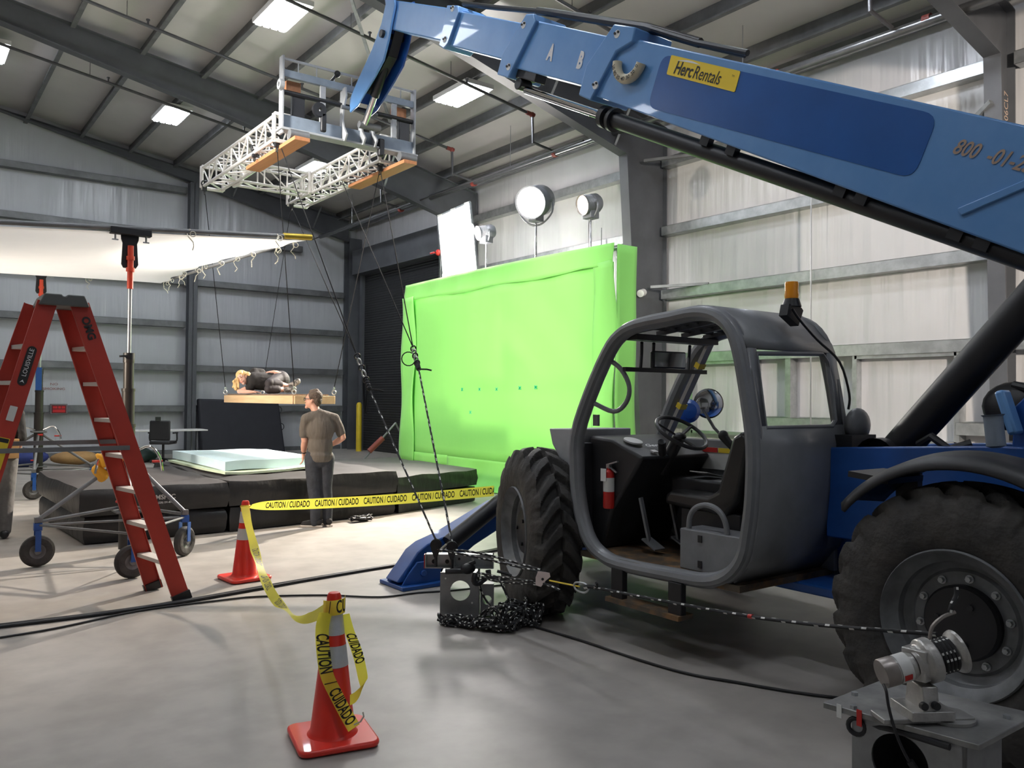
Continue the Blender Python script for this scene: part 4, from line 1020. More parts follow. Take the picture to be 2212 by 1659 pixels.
# crank stands carrying the frame
def crank_stand(x, y, topz, base0, lab, arms):
    t = empty('crank_stand', (x, y, 0), lab, 'stand', 'stands under the silk frame')
    for (z0, z1, r, mt) in ((base0, 1.35, .072, M['bplastic']), (1.35, 1.72, .062, M['bplastic']), (1.72, 2.02, .05, M['bplastic'])):
        m = MB(); m.cyl((x, y, z0), (x, y, z1), r, n=24); m.cyl((x, y, z1 - .03), (x, y, z1), r + .006, n=24); m.build('column', M['colm'], t)
    m = MB(); m.cyl((x, y, 2.02), (x, y, 2.09), .056, n=20); m.bar((x, y - .03, 2.06), (x - .1, y - .06, 2.05), .02, .02); m.build('clamp_collar', M['black'], t)
    m = MB(); m.cyl((x, y, 2.09), (x, y, topz - .55), .019, n=14); m.build('riser_tube', M['galv'], t)
    m = MB(); m.cyl((x, y, topz - .6), (x, y, topz - .15), .03, n=14); m.cyl((x, y, topz - .42), (x, y, topz - .38), .042, n=14); m.cyl((x, y, topz - .3), (x, y, topz - .26), .04, n=14); m.build('red_grip', M['redg'], t)
    m = MB(); m.prism([(-.09, .0), (.09, 0), (.085, -.08), (.07, -.12), (.085, -.34), (.06, -.38), (-.06, -.38), (-.08, -.34), (-.07, -.12), (-.085, -.08)], (x, y + .03, topz + .0), (1, 0, 0), (0, 0, 1), (0, .03, 0)); m.b2((x - .2, y - .04, topz - .04), (x + .2, y + .05, topz + .03)); m.build('frame_ear', M['black'], t, bevel=.006)
    m = MB(); 
    for s in (-.15, .15): m.cyl((x + s, y, topz - .04), (x + s, y, topz - .1), .01, n=8); m.bar((x + s - .03, y, topz - .1), (x + s + .03, y, topz - .1), .02, .012)
    m.build('wing_screw', M['galv'], t)
    # braces and casters
    hub = V((x, y, 1.02)); low = V((x, y, .5))
    for k, (cx, cy, ang) in enumerate(arms):
        w = V((cx, cy, .153)); knee = V((cx, cy, .45)); 
        m = MB(); m.cyl(hub + (knee - hub).normalized() * .08, knee, .021, n=10); m.cyl(low, knee - V((0, 0, .02)), .016, n=10); m.box(knee, (.06, .06, .05)); m.build('brace_leg', M['galvp'], t)
        d = V((math.cos(ang), math.sin(ang), 0)); s_ = V((-d.y, d.x, 0))
        m = MB(); m.bar(knee + V((0, 0, -.03)), knee + V((0, 0, -.1)), .07, .07); 
        for q in (-1, 1): m.bar(knee + V((0, 0, -.1)) + s_ * .05 * q, w + s_ * .05 * q, .008, .05, up=d)
        m.build('caster_fork', M['blued'], t)
        m = MB(); m.rev([(.07, -.034), (.08, -.04), (.125, -.04), (.147, -.024), (.152, 0), (.147, .024), (.125, .04), (.08, .04), (.07, .034)], w, s_, 32); cw = m.build('caster_wheel', M['rubber'], t)
        m = MB(); m.rev([(.0, -.042), (.03, -.042), (.035, -.015), (.072, -.03), (.075, .0), (.072, .03), (.035, .015), (.03, .042), (.0, .042)], w, s_, 24); m.build('rim', M['rim'], cw)
    for a, b in ((0, 1), (1, 2), (2, 0)):
        m = MB(); m.cyl((arms[a][0], arms[a][1], .4), (arms[b][0], arms[b][1], .4), .012, n=8); m.build('tie_bar', M['galvp'], t)
    m = MB()
    for (dx, dz) in ((-.1, .0), (.1, .02)): m.tube(catmull([(x + dx * .6, y - .06, 1.06), (x + dx * 2, y - .1, 1.1 + dz), (x + dx * 2.9, y - .12, 1.0), (x + dx * 3.2, y - .12, .86)], 3), .013, 8)
    m.build('handle', M['chrome'], t)
    m = MB(); m.cyl((x - .02, y - .08, .98), (x + .05, y - .1, .98), .02, n=10); m.cyl((x + .22, y - .1, .96), (x + .32, y - .12, .96), .013, n=8); m.cyl((x - .12, y - .08, .56), (x - .06, y - .09, .56), .012, n=8); m.build('red_lever', M['red'], t)
    m = MB(); m.box((x, y, .45), (.24, .24, .02)); m.box((x, y, 1.03), (.22, .22, .03)); m.build('collar_plate', M['galvp'], t, bevel=.005)
    return t
M['redg'] = pmat('orange red grip', (0.75, 0.07, 0.03), .45)
M['colm'] = pmat('brown black stand column', (0.045, 0.04, 0.036), .35, .3, .1)
crank_stand(1.97, 9.3, 3.36, .06, 'tall telescoping stand on pneumatic casters behind the red ladder', ((1.14, 9.08, .0), (1.76, 8.05, .1), (2.44, 8.87, .7)))
crank_stand(1.97, 15.8, 3.72, .12, 'distant telescoping stand under the far edge of the silk', ((1.1, 15.9, .0), (1.8, 14.9, .1), (2.75, 15.6, .7)))
m = MB(); m.b2((1.9, 15.7, 1.72), (1.99, 15.72, 2.1)); tag(m.build('folder', M['blued']), 'blue folder hung on the distant stand', 'folder')

# ------------------------------------------------------------------ red step ladder
M['fib'] = pmat('red fibreglass', (0.42, 0.035, 0.02), 0.5, 0, .1, 3)
M['step'] = pmat('aluminium step', (0.62, 0.58, 0.54), 0.5, 0.2, .05)
Ld = empty('step_ladder', (1.1, 7.2, 0), 'tall red fibreglass twin step ladder standing at the left edge', 'ladder')
topc, hz = 1.03, 2.34
def rail(side, yb, yt, near):
    # side +1 right leg, -1 left leg
    sh_ = 0 if near else -.09
    xb = 1.1 + side * .80 + sh_; xt = topc + side * .11 + sh_ * .6
    a, b = V((xb, yb, .0)), V((xt, yt, hz))
    d = (b - a).normalized(); wv = V((1, 0, 0)) - d * d.x; wv.normalize()
    m = MB(); yv = V((0, 1, 0))
    w_, t_ = .125, .03
    sgn = -1 if near else 1
    m.bar(a, b, w_, .006, up=yv)
    for s in (-1, 1): m.bar(a + wv * s * w_ / 2 - yv * sgn * t_ / 2, b + wv * s * w_ / 2 - yv * sgn * t_ / 2, .006, t_, up=yv)
    r = m.build('rail', M['fib'], Ld)
    m = MB(); m.bar(a - d * .0 + V((0, 0, .002)), a + d * .07, w_ + .02, .05, up=yv); m.build('rubber_foot', M['black'], r)
    return a, b, d, wv, r
RR = {}
for side in (1, -1):
    for near in (True, False):
        yb, yt = (6.93, 7.05) if near else (7.47, 7.37)
        RR[(side, near)] = rail(side, yb, yt, near)
zs = [.316, .60, .885, 1.165, 1.45, 1.735, 2.01]
for side in (1, -1):
    A, B = RR[(side, True)], RR[(side, False)]
    for z in zs:
        t = z / hz; p = A[0].lerp(A[1], t); q = B[0].lerp(B[1], t)
        m = MB(); m.bar(p + V((0, .01, 0)), q - V((0, .01, 0)), .10, .03, up=V((0, 0, 1))); 
        m.build('step', M['step'], Ld)
        m = MB(); m.bar(p + V((side * .03, .02, -.02)), p.lerp(A[0], .06) + V((0, .09, -.02)) * 0 + V((side * .03, .02, -.09)), .012, .004); m.bar(p + V((0, .12, -.015)), p + V((side * .02, .02, -.10)), .012, .004); m.build('step_brace', M['step'], Ld)
m = MB(); m.prism([(-.17, 0), (.17, 0), (.135, .085), (.02, .085), (.01, .07), (-.01, .07), (-.02, .085), (-.135, .085)], (topc, 7.0, hz - .02), (1, 0, 0), (0, 0, 1), (0, .42, 0)); cap = m.build('top_cap', pmat('grey moulded cap', (0.10, 0.105, 0.10), .6), Ld, bevel=.008)
for yy, dz in ((6.985, 1.24), (7.40, 1.27)):
    xl = topc - .11 + (1.1 - .80 - topc + .11) * (1 - dz / hz); xr = topc + .11 + (1.1 + .80 - topc - .11) * (1 - dz / hz)
    m = MB(); m.bar((xl, yy, dz), (xr, yy, dz), .035, .012, up=V((0, 1, 0))); m.build('spreader_bar', M['galvp'], Ld)
def on_rail(key, z, off):
    a, b, d, wv, r = RR[key]; return a.lerp(b, z / hz) + V((0, off, 0)), d, wv, r
p, d, wv, r = on_rail((-1, True), 1.86, -.006)
m = MB(); m.prism([(x, y) for x, y in rrect(.30, .062, .03)], p, d, -wv, (0, -.003, 0)); bg = m.build('brand_badge', M['ink'], r, smooth=0)
lettering('badge_lettering', 'LOUISVILLE', .042, p + V((0, -.0035, 0)) + d * .025, d, -wv, M['inkw'], bg, sx=1.0)
m = MB(); pp = p + V((0, -.0042, 0)) - d * .118
m.add([pp - d * .012 - wv * .016, pp + d * .012, pp - d * .012 + wv * .016, pp - d * .002], [(0, 1, 3), (1, 2, 3)]); m.build('badge_arrow', M['inkw'], bg, smooth=0)
p, d, wv, r = on_rail((1, True), 2.16, -.006)
lettering('stencil_lettering', 'OMG', .078, p, -d, wv, M['ink'], r, bold=.003)
p, d, wv, r = on_rail((-1, True), 1.51, -.006)
m = MB(); m.prism([(x, y) for x, y in rrect(.11, .05, .004)], p, d, -wv, (0, -.002, 0)); m.build('grey_label', M['label'], r, smooth=0)
p, d, wv, r = on_rail((-1, True), 1.22, -.006)
m = MB(); m.prism([(x, y) for x, y in rrect(.24, .08, .004)], p, d, -wv, (0, -.002, 0)); yl = m.build('warning_label', M['yellow'], r, smooth=0)
m = MB(); m.prism([(x, y) for x, y in rrect(.03, .07, .004)], p + d * .1 + V((0, -.002, 0)), d, -wv, (0, -.001, 0)); m.build('label_header', M['ink'], yl, smooth=0)

# ------------------------------------------------------------------ traffic cones and barrier tape
M['cone'] = pmat('orange red cone plastic', (0.74, 0.035, 0.02), .35, 0, .05, 3, coat=.2)
M['reflect'] = pmat('grey white reflective collar', (0.55, 0.57, 0.6), .35, .1, .05, 9, bump=.1, bscale=60)
def cone(x, y, rot, lab):
    t = empty('traffic_cone', (x, y, 0), lab, 'traffic cone', 'traffic cones with barrier tape')
    def R_(z): return .108 - (.108 - .030) * (z - .04) / .66
    R3 = Matrix.Rotation(rot, 3, 'Z'); o = V((x, y, 0))
    m = MB()
    pts = rrect(.38, .38, .05)
    m.prism([(p[0] * 1.0, p[1]) for p in pts], o + V((0, 0, .005)), R3 @ V((1, 0, 0)), R3 @ V((0, 1, 0)), (0, 0, .03)); m.build('base', M['cone'], t, bevel=.01)
    m = MB(); m.rev([(.125, .03), (.112, .045), (R_(.06), .06), (R_(.64), .64), (.03, .66), (.036, .665), (.034, .69), (.026, .705), (.0, .708)], o, (0, 0, 1), 36); m.build('cone_body', M['cone'], t)
    for z0, z1 in ((.36, .46), (.51, .61)):
        m = MB(); m.rev([(R_(z0) + .0015, z0), (R_(z1) + .0015, z1)], o, (0, 0, 1), 36); m.build('reflective_collar', M['reflect'], t)
    return t
c1 = cone(1.73, 3.733, math.radians(-12), 'orange cone nearest the camera draped with caution tape')
c2 = cone(2.58, 7.46, math.radians(5), 'orange cone beside the red ladder with tape tied on top')
M['tape'] = pmat('yellow barrier tape', (0.80, 0.72, 0.07), .4, 0, .05, 8)
nt = M['tape'].node_tree; tb_ = nt.nodes['Principled BSDF']; tr = nt.nodes.new('ShaderNodeBsdfTranslucent'); tr.inputs['Color'].default_value = (0.95, 0.88, 0.12, 1)
mxs = nt.nodes.new('ShaderNodeMixShader'); mxs.inputs['Fac'].default_value = .5
nt.links.new(tb_.outputs[0], mxs.inputs[1]); nt.links.new(tr.outputs[0], mxs.inputs[2]); nt.links.new(mxs.outputs[0], nt.nodes['Material Output'].inputs['Surface'])
def ribbon(name, pts, ups, width, txts, parent, rep=None, th=.0):
    """band through pts; ups = direction across the band at each point; lettering laid along it"""
    P = catmull(pts, 8); Uq = catmull(ups, 8)
    for i in range(len(Uq)): Uq[i].normalize()
    m = MB(); vs = []
    for p, u in zip(P, Uq): vs += [p - u * width / 2, p, p + u * width / 2]
    fs = []
    for i in range(len(P) - 1):
        a, b = 3 * i, 3 * (i + 1); fs += [(a, b, b + 1, a + 1), (a + 1, b + 1, b + 2, a + 2)]
    m.add(vs, fs); rb = m.build(name, M['tape'], parent, smooth=80)
    L = [0]
    for a, b in zip(P[:-1], P[1:]): L.append(L[-1] + (b - a).length)
    def mp(s, v, lift):
        s = max(0, min(L[-1] - 1e-4, s)); i = 0
        while i < len(L) - 2 and L[i + 1] < s: i += 1
        t = (s - L[i]) / max(1e-6, L[i + 1] - L[i]); p = P[i].lerp(P[i + 1], t); u = Uq[i].lerp(Uq[i + 1], t).normalized(); d = (P[i + 1] - P[i]).normalized()
        n = d.cross(u).normalized()
        if n.dot(V((0, 0, 1.65)) - p) < 0: n = -n
        return p + u * v + n * lift
    for (s0, tx, size, flip) in txts:
        if s0 > L[-1]: continue
        for nm_off in (0,):
            lettering('tape_lettering', tx, size, (0, 0, 0), (1, 0, 0), (0, 1, 0), M['ink'], rb, bold=size * .022, sx=.48, mapf=lambda X, Y, s0=s0, f=flip: mp(s0 + X * f, Y * f if f < 0 else Y, .0015))
    return rb, L[-1]
bt = empty('barrier_tape', (2.58, 7.46, .66), 'yellow caution tape strung from the far cone to the big front tyre', 'barrier tape')
tA = V((2.62, 7.44, .655)); tB = V((3.93, 6.1, .80)); tB = V((4.50, 6.28, .79))
pts = [tA.lerp(tB, t) + V((0, 0, -.02 * math.sin(PI * t))) for t in (0, .1, .25, .5, .75, 1)]
ups = [V((0, -.5, .25)), V((0, -.3, .9)), V((0, -.1, 1)), V((0, 0, 1)), V((0, 0, 1)), V((0, 0, 1))]
txs = [(.33 + .44 * k, 'CAUTION / CUIDADO', .082, 1) for k in range(6)]
ribbon('tape_band', pts, ups, .096, txs, bt)
m = MB(); m.torus((2.58, 7.46, .655), .036, .012, (0, .1, 1), 16, 6); m.build('tape_knot', M['tape'], bt)
bt2 = empty('barrier_tape', (1.73, 3.73, .6), 'yellow caution tape sagging from the far cone down to the near cone', 'barrier tape')
a = V((2.56, 7.42, .66)); b = V((1.70, 3.76, .62))
def sag(t, s): return a.lerp(b, t) + V((0, 0, -s * 4 * t * (1 - t)))
pts = [a, sag(.12, .36), sag(.3, .36), sag(.5, .36), sag(.7, .35), sag(.86, .36), b]
ups = [V((1, -.3, .2)), V((.6, -.3, .8)), V((.5, -.2, -.3)), V((.6, .2, .5)), V((.5, .1, -.3)), V((.4, 0, .5)), V((.1, 0, 1))]
ribbon('tape_band', pts, ups, .072, [(1.0, 'CAUTION / CUIDADO', .07, 1), (1.6, 'CAUTION / CUIDADO', .07, 1), (2.3, 'CAUTION / CUIDADO', .07, 1)], bt2)
# wrap and hanging tails on the near cone (facing directions seen from the camera)
cr = V((.801, -.599, 0)); ca = V((.42, .908, 0)); cc = V((1.73, 3.733, 0))
def cp(x, z, out): return cc + cr * x - ca * out + V((0, 0, z))
m_ = [(-.052, .02), (-.03, .046), (0, .055), (.03, .046), (.052, .02), (.052, -.03)]
ribbon('tape_wrap', [cp(x, .635 + .01 * k * .4, o) for k, (x, o) in enumerate(m_)], [V((0, 0, 1))] * 6, .072, [(.05, '/', .08, 1), (.11, 'CU', .085, 1)], bt2)
ribbon('tape_tail', [cp(-.04, .62, .05), cp(-.055, .55, .07), cp(-.05, .45, .08), cp(-.03, .34, .095), (cp(.015, .25, .11)), cp(.06, .17, .12), cp(.10, .105, .13)],
       [V(cr), V(cr), V(cr) * 1 + V((0, 0, .05)), V(cr) + V((0, 0, .25)), V(cr) + V((0, 0, .6)), V(cr) + V((0, 0, .75)), V(cr) + V((0, 0, .7))], .064, [(.19, 'CAUTION', .085, 1), (.33, '/', .08, 1), (.45, 'CUIDADO', .08, 1)], bt2)
ribbon('tape_tail', [cp(.05, .60, .0), cp(.075, .52, .0), (cp(.115, .42, .02)), cp(.14, .32, .03), cp(.145, .27, .04), cp(.11, .235, .08), cp(.08, .22, .09)],
       [V(cr) * .5 + V((0, 0, .1)), V(cr) * .8, V(cr) * .8 + V((0, 0, .3)), V(cr) + V((0, 0, .5)), V(cr) * .4 + V((0, 0, .8)), V((0, 0, 1)), V((0, 0, 1))], .05, [(.17, 'CUIDADO', .066, 1)], bt2)
m = MB(); m.tube([cp(.10, .12, .13), cp(.13, .135, .13), cp(.145, .16, .13), cp(.14, .18, .13)], .004, 5); m.build('string_end', M['string'], bt2)

# ------------------------------------------------------------------ green screen
def cloth_green():
    m = pmat('chroma green cloth', (0.25, 0.68, 0.14), .75, 0, .0, sheen=.1, bump=.0)
    nt = m.node_tree; N = nt.nodes; L = nt.links; b = N['Principled BSDF']
    tc = N.new('ShaderNodeTexCoord'); mp = N.new('ShaderNodeMapping'); mp.inputs['Scale'].default_value = (1, 2.2, .5)
    n = N.new('ShaderNodeTexNoise'); n.inputs['Scale'].default_value = 1.1; n.inputs['Detail'].default_value = 2
    L.new(tc.outputs['Object'], mp.inputs['Vector']); L.new(mp.outputs['Vector'], n.inputs['Vector'])
    bp = N.new('ShaderNodeBump'); bp.inputs['Strength'].default_value = .25; bp.inputs['Distance'].default_value = .08
    L.new(n.outputs['Fac'], bp.inputs['Height']); L.new(bp.outputs['Normal'], b.inputs['Normal'])
    return m
M['green'] = cloth_green()
gs = empty('green_screen', (8.9, 12.6, 0), 'large green chroma key cloth stretched on a standing frame', 'green screen')
def gsf(u, v):
    y = 9.3 + 6.5 * u; z = .45 + 3.33 * v
    return V((8.9 + .02 * math.sin(u * 9) * (1 - v), y, z))
m = MB(); m.grid(gsf, 30, 16); m.build('main_cloth', M['green'], gs, solid=.01)
def band(u, v):
    y = 9.3 + 6.5 * u; z = 3.72 + .36 * v + .02 * math.sin(u * 17) * (v < .1)
    return V((8.86 + .02 * math.sin(u * 47) * (1 - v) + .05 * v, y, z + .03 * math.sin(u * 3.1) * (v > .5)))
m = MB(); m.grid(band, 80, 6); m.build('top_hem', M['green'], gs, solid=.008)
def sideb(y0, y1):
    def f(u, v): return V((8.85 + .03 * math.sin(v * 11 + u * 4), y0 + (y1 - y0) * u + .03 * math.sin(v * 7), .30 + 3.5 * v))
    return f
for y0, y1 in ((9.22, 9.72), (15.3, 15.85)):
    m = MB(); m.grid(sideb(y0, y1), 6, 30); m.build('side_hem', M['green'], gs, solid=.008)
def retr(u, v): return V((8.87 + .42 * u + .02 * math.sin(v * 9), 9.2 - .02 * math.sin(v * 13), .02 + 4.02 * v))
m = MB(); m.grid(retr, 6, 30); m.build('side_return', M['green'], gs, solid=.008, smooth=60)
def skirt(u, v):
    y = 9.3 + 4.7 * u; k = 1 - v
    return V((8.87 - .5 * k ** 3 - .05 * math.sin(u * 23) * k, y, max(.012, .5 - .55 * k + .02 * math.sin(u * 31) * k)))
m = MB(); m.grid(skirt, 50, 12); m.build('floor_skirt', M['green'], gs, solid=.006, smooth=60)
def skirt2(u, v): return V((8.89 + .03 * math.sin(u * 23) * (1 - v), 14.0 + 1.85 * u, .29 + .22 * v))
m = MB(); m.grid(skirt2, 14, 3); m.build('lower_hem', M['green'], gs, solid=.006, smooth=60)
M['gmark'] = pmat('teal tape mark', (0.03, 0.55, 0.25), .6)
for (y, z) in ((13.5, 1.82), (12.9, 1.82), (12.35, 1.82), (11.65, 1.84), (11.2, 1.85), (13.2, 1.38), (12.95, 1.38)):
    m = MB(); m.box((8.885, y, z), (.004, .08, .02), Matrix.Rotation(.7, 3, 'X')); m.box((8.885, y, z), (.004, .08, .02), Matrix.Rotation(-.7, 3, 'X')); m.build('tracking_mark', M['gmark'], gs)
m = MB()
for a, b in (((9.0, 9.3, 4.0), (9.0, 15.8, 4.0)), ((9.0, 9.3, .3), (9.0, 9.3, 4.0)), ((9.0, 15.8, .3), (9.0, 15.8, 4.0)), ((9.0, 9.3, .35), (9.0, 15.8, .35))): m.cyl(a, b, .03, n=10)
m.build('frame_tube', M['galv'], gs)
for y in (9.5, 15.6):
    m = MB(); m.cyl((9.1, y, 0), (9.1, y, 3.2), .025, n=10); m.cyl((9.1, y, .5), (9.7, y + .3, 0.02), .015, n=8); m.cyl((9.1, y, .5), (9.7, y - .3, 0.02), .015, n=8); m.build('stand_leg', M['galv'], gs)

# tripod leg with sandbag at the screen's far end
t = empty('tripod_stand', (8.35, 15.6, 0), 'black light stand leg sloping out left of the green screen', 'light stand')
m = MB(); m.cyl((8.75, 15.9, 1.1), (7.75, 16.0, .02), .02, n=10); m.cyl((8.75, 15.9, 1.1), (9.6, 16.3, .02), .02, n=10); m.build('leg', M['galvp'], t)
m = MB(); m.cyl((8.45, 15.9, .78), (8.15, 15.95, .5), .06, n=14); m.build('sandbag', M['redp'], t)

# ------------------------------------------------------------------ film lamps
M['glow'] = pmat('lit lamp lens', (1, 1, 1), .3, 0, 0, emis=(1.0, 0.93, 0.86), estr=45)
M['glow2'] = pmat('lit diffusion', (1, 1, 1), .6, 0, 0, emis=(1.0, 0.93, 0.90), estr=7)
M['glow3'] = pmat('tungsten lens', (1, 1, 1), .3, 0, 0, emis=(1.0, 0.72, 0.45), estr=9)
M['lampg'] = pmat('grey lamp housing', (0.22, 0.23, 0.25), .4, .3)
def lamp(c, d, R, L, lab, glow, stand_xy, yoke=True, name='film_lamp'):
    c = V(c); d = V(d).normalized()
    t = empty(name, (c.x, c.y, 0), lab, 'film lamp')
    b = c - d * L
    m = MB(); m.rev([(R * .0, 0), (R * .8, 0), (R, .05), (R * 1.02, L * .45), (R * .95, L * .5), (R * .95, L), (R * 1.05, L + .01), (R * 1.05, L + .03), (R * .98, L + .02)], b, d, 32)
    for k in range(6):
        q = b + d * (L * (.55 + .07 * k)); m.rev([(R * .95, 0), (R * 1.0, .006), (R * .95, .012)], q, d, 32)
    m.build('housing', M['lampg'], t)
    m = MB(); m.rev([(R * .95, 0), (R * .6, .03), (0, .04)], c, d, 32); m.build('lens', glow, t)
    x, y, _ = frame_from(d)
    side = V((0, 0, 1)).cross(d).normalized()
    pc = c - d * L * .5; lo = pc - V((0, 0, R * 1.5))
    m = MB(); m.tube(catmull([pc + side * R * 1.12, pc + side * R * 1.12 - V((0, 0, R * .8)), lo + side * R * .4, lo - side * R * .4, pc - side * R * 1.12 - V((0, 0, R * .8)), pc - side * R * 1.12], 4), .018, 8); m.cyl(pc + side * R * 1.0, pc + side * R * 1.2, .04, n=12); m.cyl(pc - side * R * 1.0, pc - side * R * 1.2, .04, n=12); m.build('yoke', M['lampg'], t)
    m = MB(); m.b2(c - V((.09, .09, R * 1.35)), c + V((.09, .09, -R * .95))) if False else m.box(pc - V((0, 0, R * 1.08)), (.2, .22, .16)); m.build('ballast_box', M['lampg'], t, bevel=.01)
    m = MB(); m.cyl(lo, (lo.x, lo.y, .9), .02, n=12); m.cyl((lo.x, lo.y, .9), (lo.x, lo.y, .0), .03, n=12); m.build('stand_pole', M['chrome'], t)
    for k in range(3):
        a = 2 * PI * k / 3 + .4; m = MB(); m.cyl((lo.x, lo.y, .8), (lo.x + .6 * math.cos(a), lo.y + .6 * math.sin(a), .02), .015, n=8); m.build('stand_leg', M['galvp'], t)
    m = MB(); m.tube(catmull([pc - V((0, 0, R)), pc + V((.1, .15, -R * 1.9)), lo + V((.08, .12, -.4)), lo + V((.05, .08, -1.2)), (lo.x + .05, lo.y + .06, 1.0)], 4), .012, 6); m.build('power_cable', M['black'], t)
    return t
lamp((9.45, 12.1, 5.3), (-.86, -.46, -.30), .29, .55, 'largest lamp, blazing white, on a tall stand behind the green screen', M['glow'], None)
lamp((9.55, 10.75, 5.02), (-1, .1, -.25), .17, .34, 'smaller tungsten lamp with orange glow above the screen corner', M['glow3'], None)
lamp((9.9, 14.45, 5.15), (-.9, .2, -.2), .15, .35, 'grey lamp mostly hidden behind the lit diffusion panel', M['glow3'], None)
df = empty('diffusion_panel', (9.55, 14.8, 0), 'glowing white diffusion frame on a stand above the green screen', 'diffusion panel')
pq = [V((9.6, 15.62, 5.66)), V((9.6, 14.35, 5.75)), V((9.6, 14.05, 4.24)), V((9.6, 15.35, 4.17))]
m = MB()
for a, b in zip(pq, pq[1:] + pq[:1]): m.bar(a, b, .035, .035)
m.build('panel_frame', M['galv'], df)
m = MB(); m.add(pq, [(0, 1, 2, 3)]); dp_ = m.build('diffusion_cloth', M['glow2'], df, smooth=0)
for s in ((0, 1, .08), (0, 1, .5), (1, 0, .08), (2, 3, .1), (2, 3, .6)):
    q = pq[s[0]].lerp(pq[s[1]], s[2]); m = MB(); m.box(q + V((-.02, 0, 0)), (.01, .18, .04)); m.build('clip', M['white'], df)
m = MB(); m.cyl((9.62, 15.55, 4.85), (9.62, 15.55, 0), .02, n=10); m.cyl((9.62, 14.5, 4.3), (9.62, 14.5, 0), .02, n=10); m.build('stand_pole', M['chrome'], df)
m = MB(); m.sph((9.58, 15.55, 4.85), .07, 12, 8); m.cyl((9.5, 15.6, 4.85), (9.5, 15.75, 4.85), .02, n=8); m.build('red_knob', M['red'], df)
m = MB(); m.cyl((11.2, 11.9, 0), (11.2, 11.9, 1.9), .02, n=10); m.cyl((11.2, 11.9, 1.9), (11.2, 11.9, 2.2), .014, n=8); m.box((11.2, 11.9, 2.0), (.08, .08, .1)); m.box((11.2, 11.9, 1.5), (.06, .06, .08)); tag(m.build('light_stand', M['chrome']), 'bare chrome light stand seen through the cab by the wall', 'light stand')

# ------------------------------------------------------------------ hung platform
Mx, Lx, Rx = V((4.42, 10.9, 0)), V((4.25, 13.3, 0)), V((5.08, 11.05, 0))
PZ = 1.665
pf = empty('wooden_platform', (4.7, 12.1, 1.54), 'pale timber platform hanging on wires with the woman on it', 'platform')
Bx = Lx + (Rx - Mx)
m = MB(); 
for a, b in ((Mx, Lx), (Lx, Bx), (Bx, Rx), (Rx, Mx)):
    m = MB(); m.bar(a + V((0, 0, PZ - .058)), b + V((0, 0, PZ - .058)), .04, .115); m.build('edge_board', M['wood'], pf, bevel=.003)
m = MB(); m.add([p + V((0, 0, z)) for z in (PZ - .02, PZ) for p in (Mx, Rx, Bx, Lx)], [(0, 1, 2, 3), (4, 5, 6, 7), (0, 1, 5, 4), (1, 2, 6, 5), (2, 3, 7, 6), (3, 0, 4, 7)]); m.build('deck', M['wood'], pf)
m = MB(); 
mm = [Mx.lerp(Rx, .06) * .96 + Lx * .04, Mx.lerp(Rx, .94) * .96 + Bx * .04, Bx.lerp(Lx, .06), Lx.lerp(Bx, .06)]
m.add([p + V((0, 0, z)) for z in (PZ, PZ + .022) for p in mm], [(0, 1, 2, 3), (4, 5, 6, 7), (0, 1, 5, 4), (1, 2, 6, 5), (2, 3, 7, 6), (3, 0, 4, 7)]); m.build('carpet_pad', pmat('tan carpet pad', (0.16, 0.12, 0.09), .9, bump=.3), pf)
for q in (Mx, Lx, Rx, Bx):
    m = MB(); m.torus(q + V((0, 0, PZ + .05)), .03, .008, (.7, .7, 0), 12, 6); m.torus(q + V((0, 0, PZ + .10)), .025, .006, (.7, -.7, 0), 12, 6); m.build('shackle', M['galv'], pf)

def wire_obj(name, pts, r, lab, grp, mat=None, cat='wire'):
    m = MB(); m.tube(pts, r, 5); return tag(m.build(name, mat or M['wire'], smooth=60), lab, cat, grp)
WG = 'thin rigging wires from the truss'
K1, K2 = V((3.584, 7.302, 2.066)), V((4.22, 7.323, 2.162))
TL, TN = V((4.07, 13.95, 5.06)), V((4.10, 10.82, 5.04))
TR, TRn = V((5.66, 14.2, 5.06)), V((5.72, 10.95, 5.03))
up = V((0, 0, PZ + .12))
wire_obj('rigging_wire', [TL, Lx + up], .006, 'wire dropping from the far left truss end to the platform', WG)
wire_obj('rigging_wire', [TN, Mx + up], .006, 'wire dropping to the near corner of the platform', WG)
wire_obj('rigging_wire', [TRn, Rx + up], .006, 'wire slanting down to the right corner of the platform', WG)
wire_obj('rigging_wire', [TR, Bx + up], .005, 'wire dropping to the hidden far corner of the platform', WG)
wire_obj('rigging_wire', [TN + V((.05, 0, 0)), K1], .006, 'steeper of two wires meeting at the left rope shackle', WG)
wire_obj('rigging_wire', [TR, K1], .006, 'wire from the right truss end to the left rope shackle', WG)
wire_obj('rigging_wire', [TRn, K2], .006, 'wire from the right arm to the right rope shackle', WG)
wire_obj('rigging_wire', [V((5.65, 12.1, 5.08)), K2], .006, 'wire left of its twin ending at the right rope shackle', WG)
wire_obj('rigging_wire', [TRn + V((0, .1, 0)), TR + V((0, -.3, 0)), TR], .005, 'wire strung along the underside of the right truss arm', WG)
for i, q in enumerate((TL, TN, TR, TRn, V((4.07, 11.6, 5.08)))):
    m = MB(); m.torus(q + V((0, 0, .05)), .035, .01, (0, 1, 0), 12, 6); m.b2(q + V((-.03, -.03, -.03)), q + V((.03, .03, .03))); m.torus(q + V((0, 0, -.06)), .03, .008, (1, 0, 0), 12, 6)
    m.torus(q + V((0, 0, .09)), .05, .012, (0, 1, 0), 12, 6)
    tag(m.build('shackle', M['black']), ['black shackle at the far end of the left truss arm', 'black shackle under the left arm by the carriage', 'black shackle at the far end of the right truss arm', 'black shackle under the right arm by the carriage', 'black shackle midway along the left truss arm'][i], 'shackle', 'truss shackles')

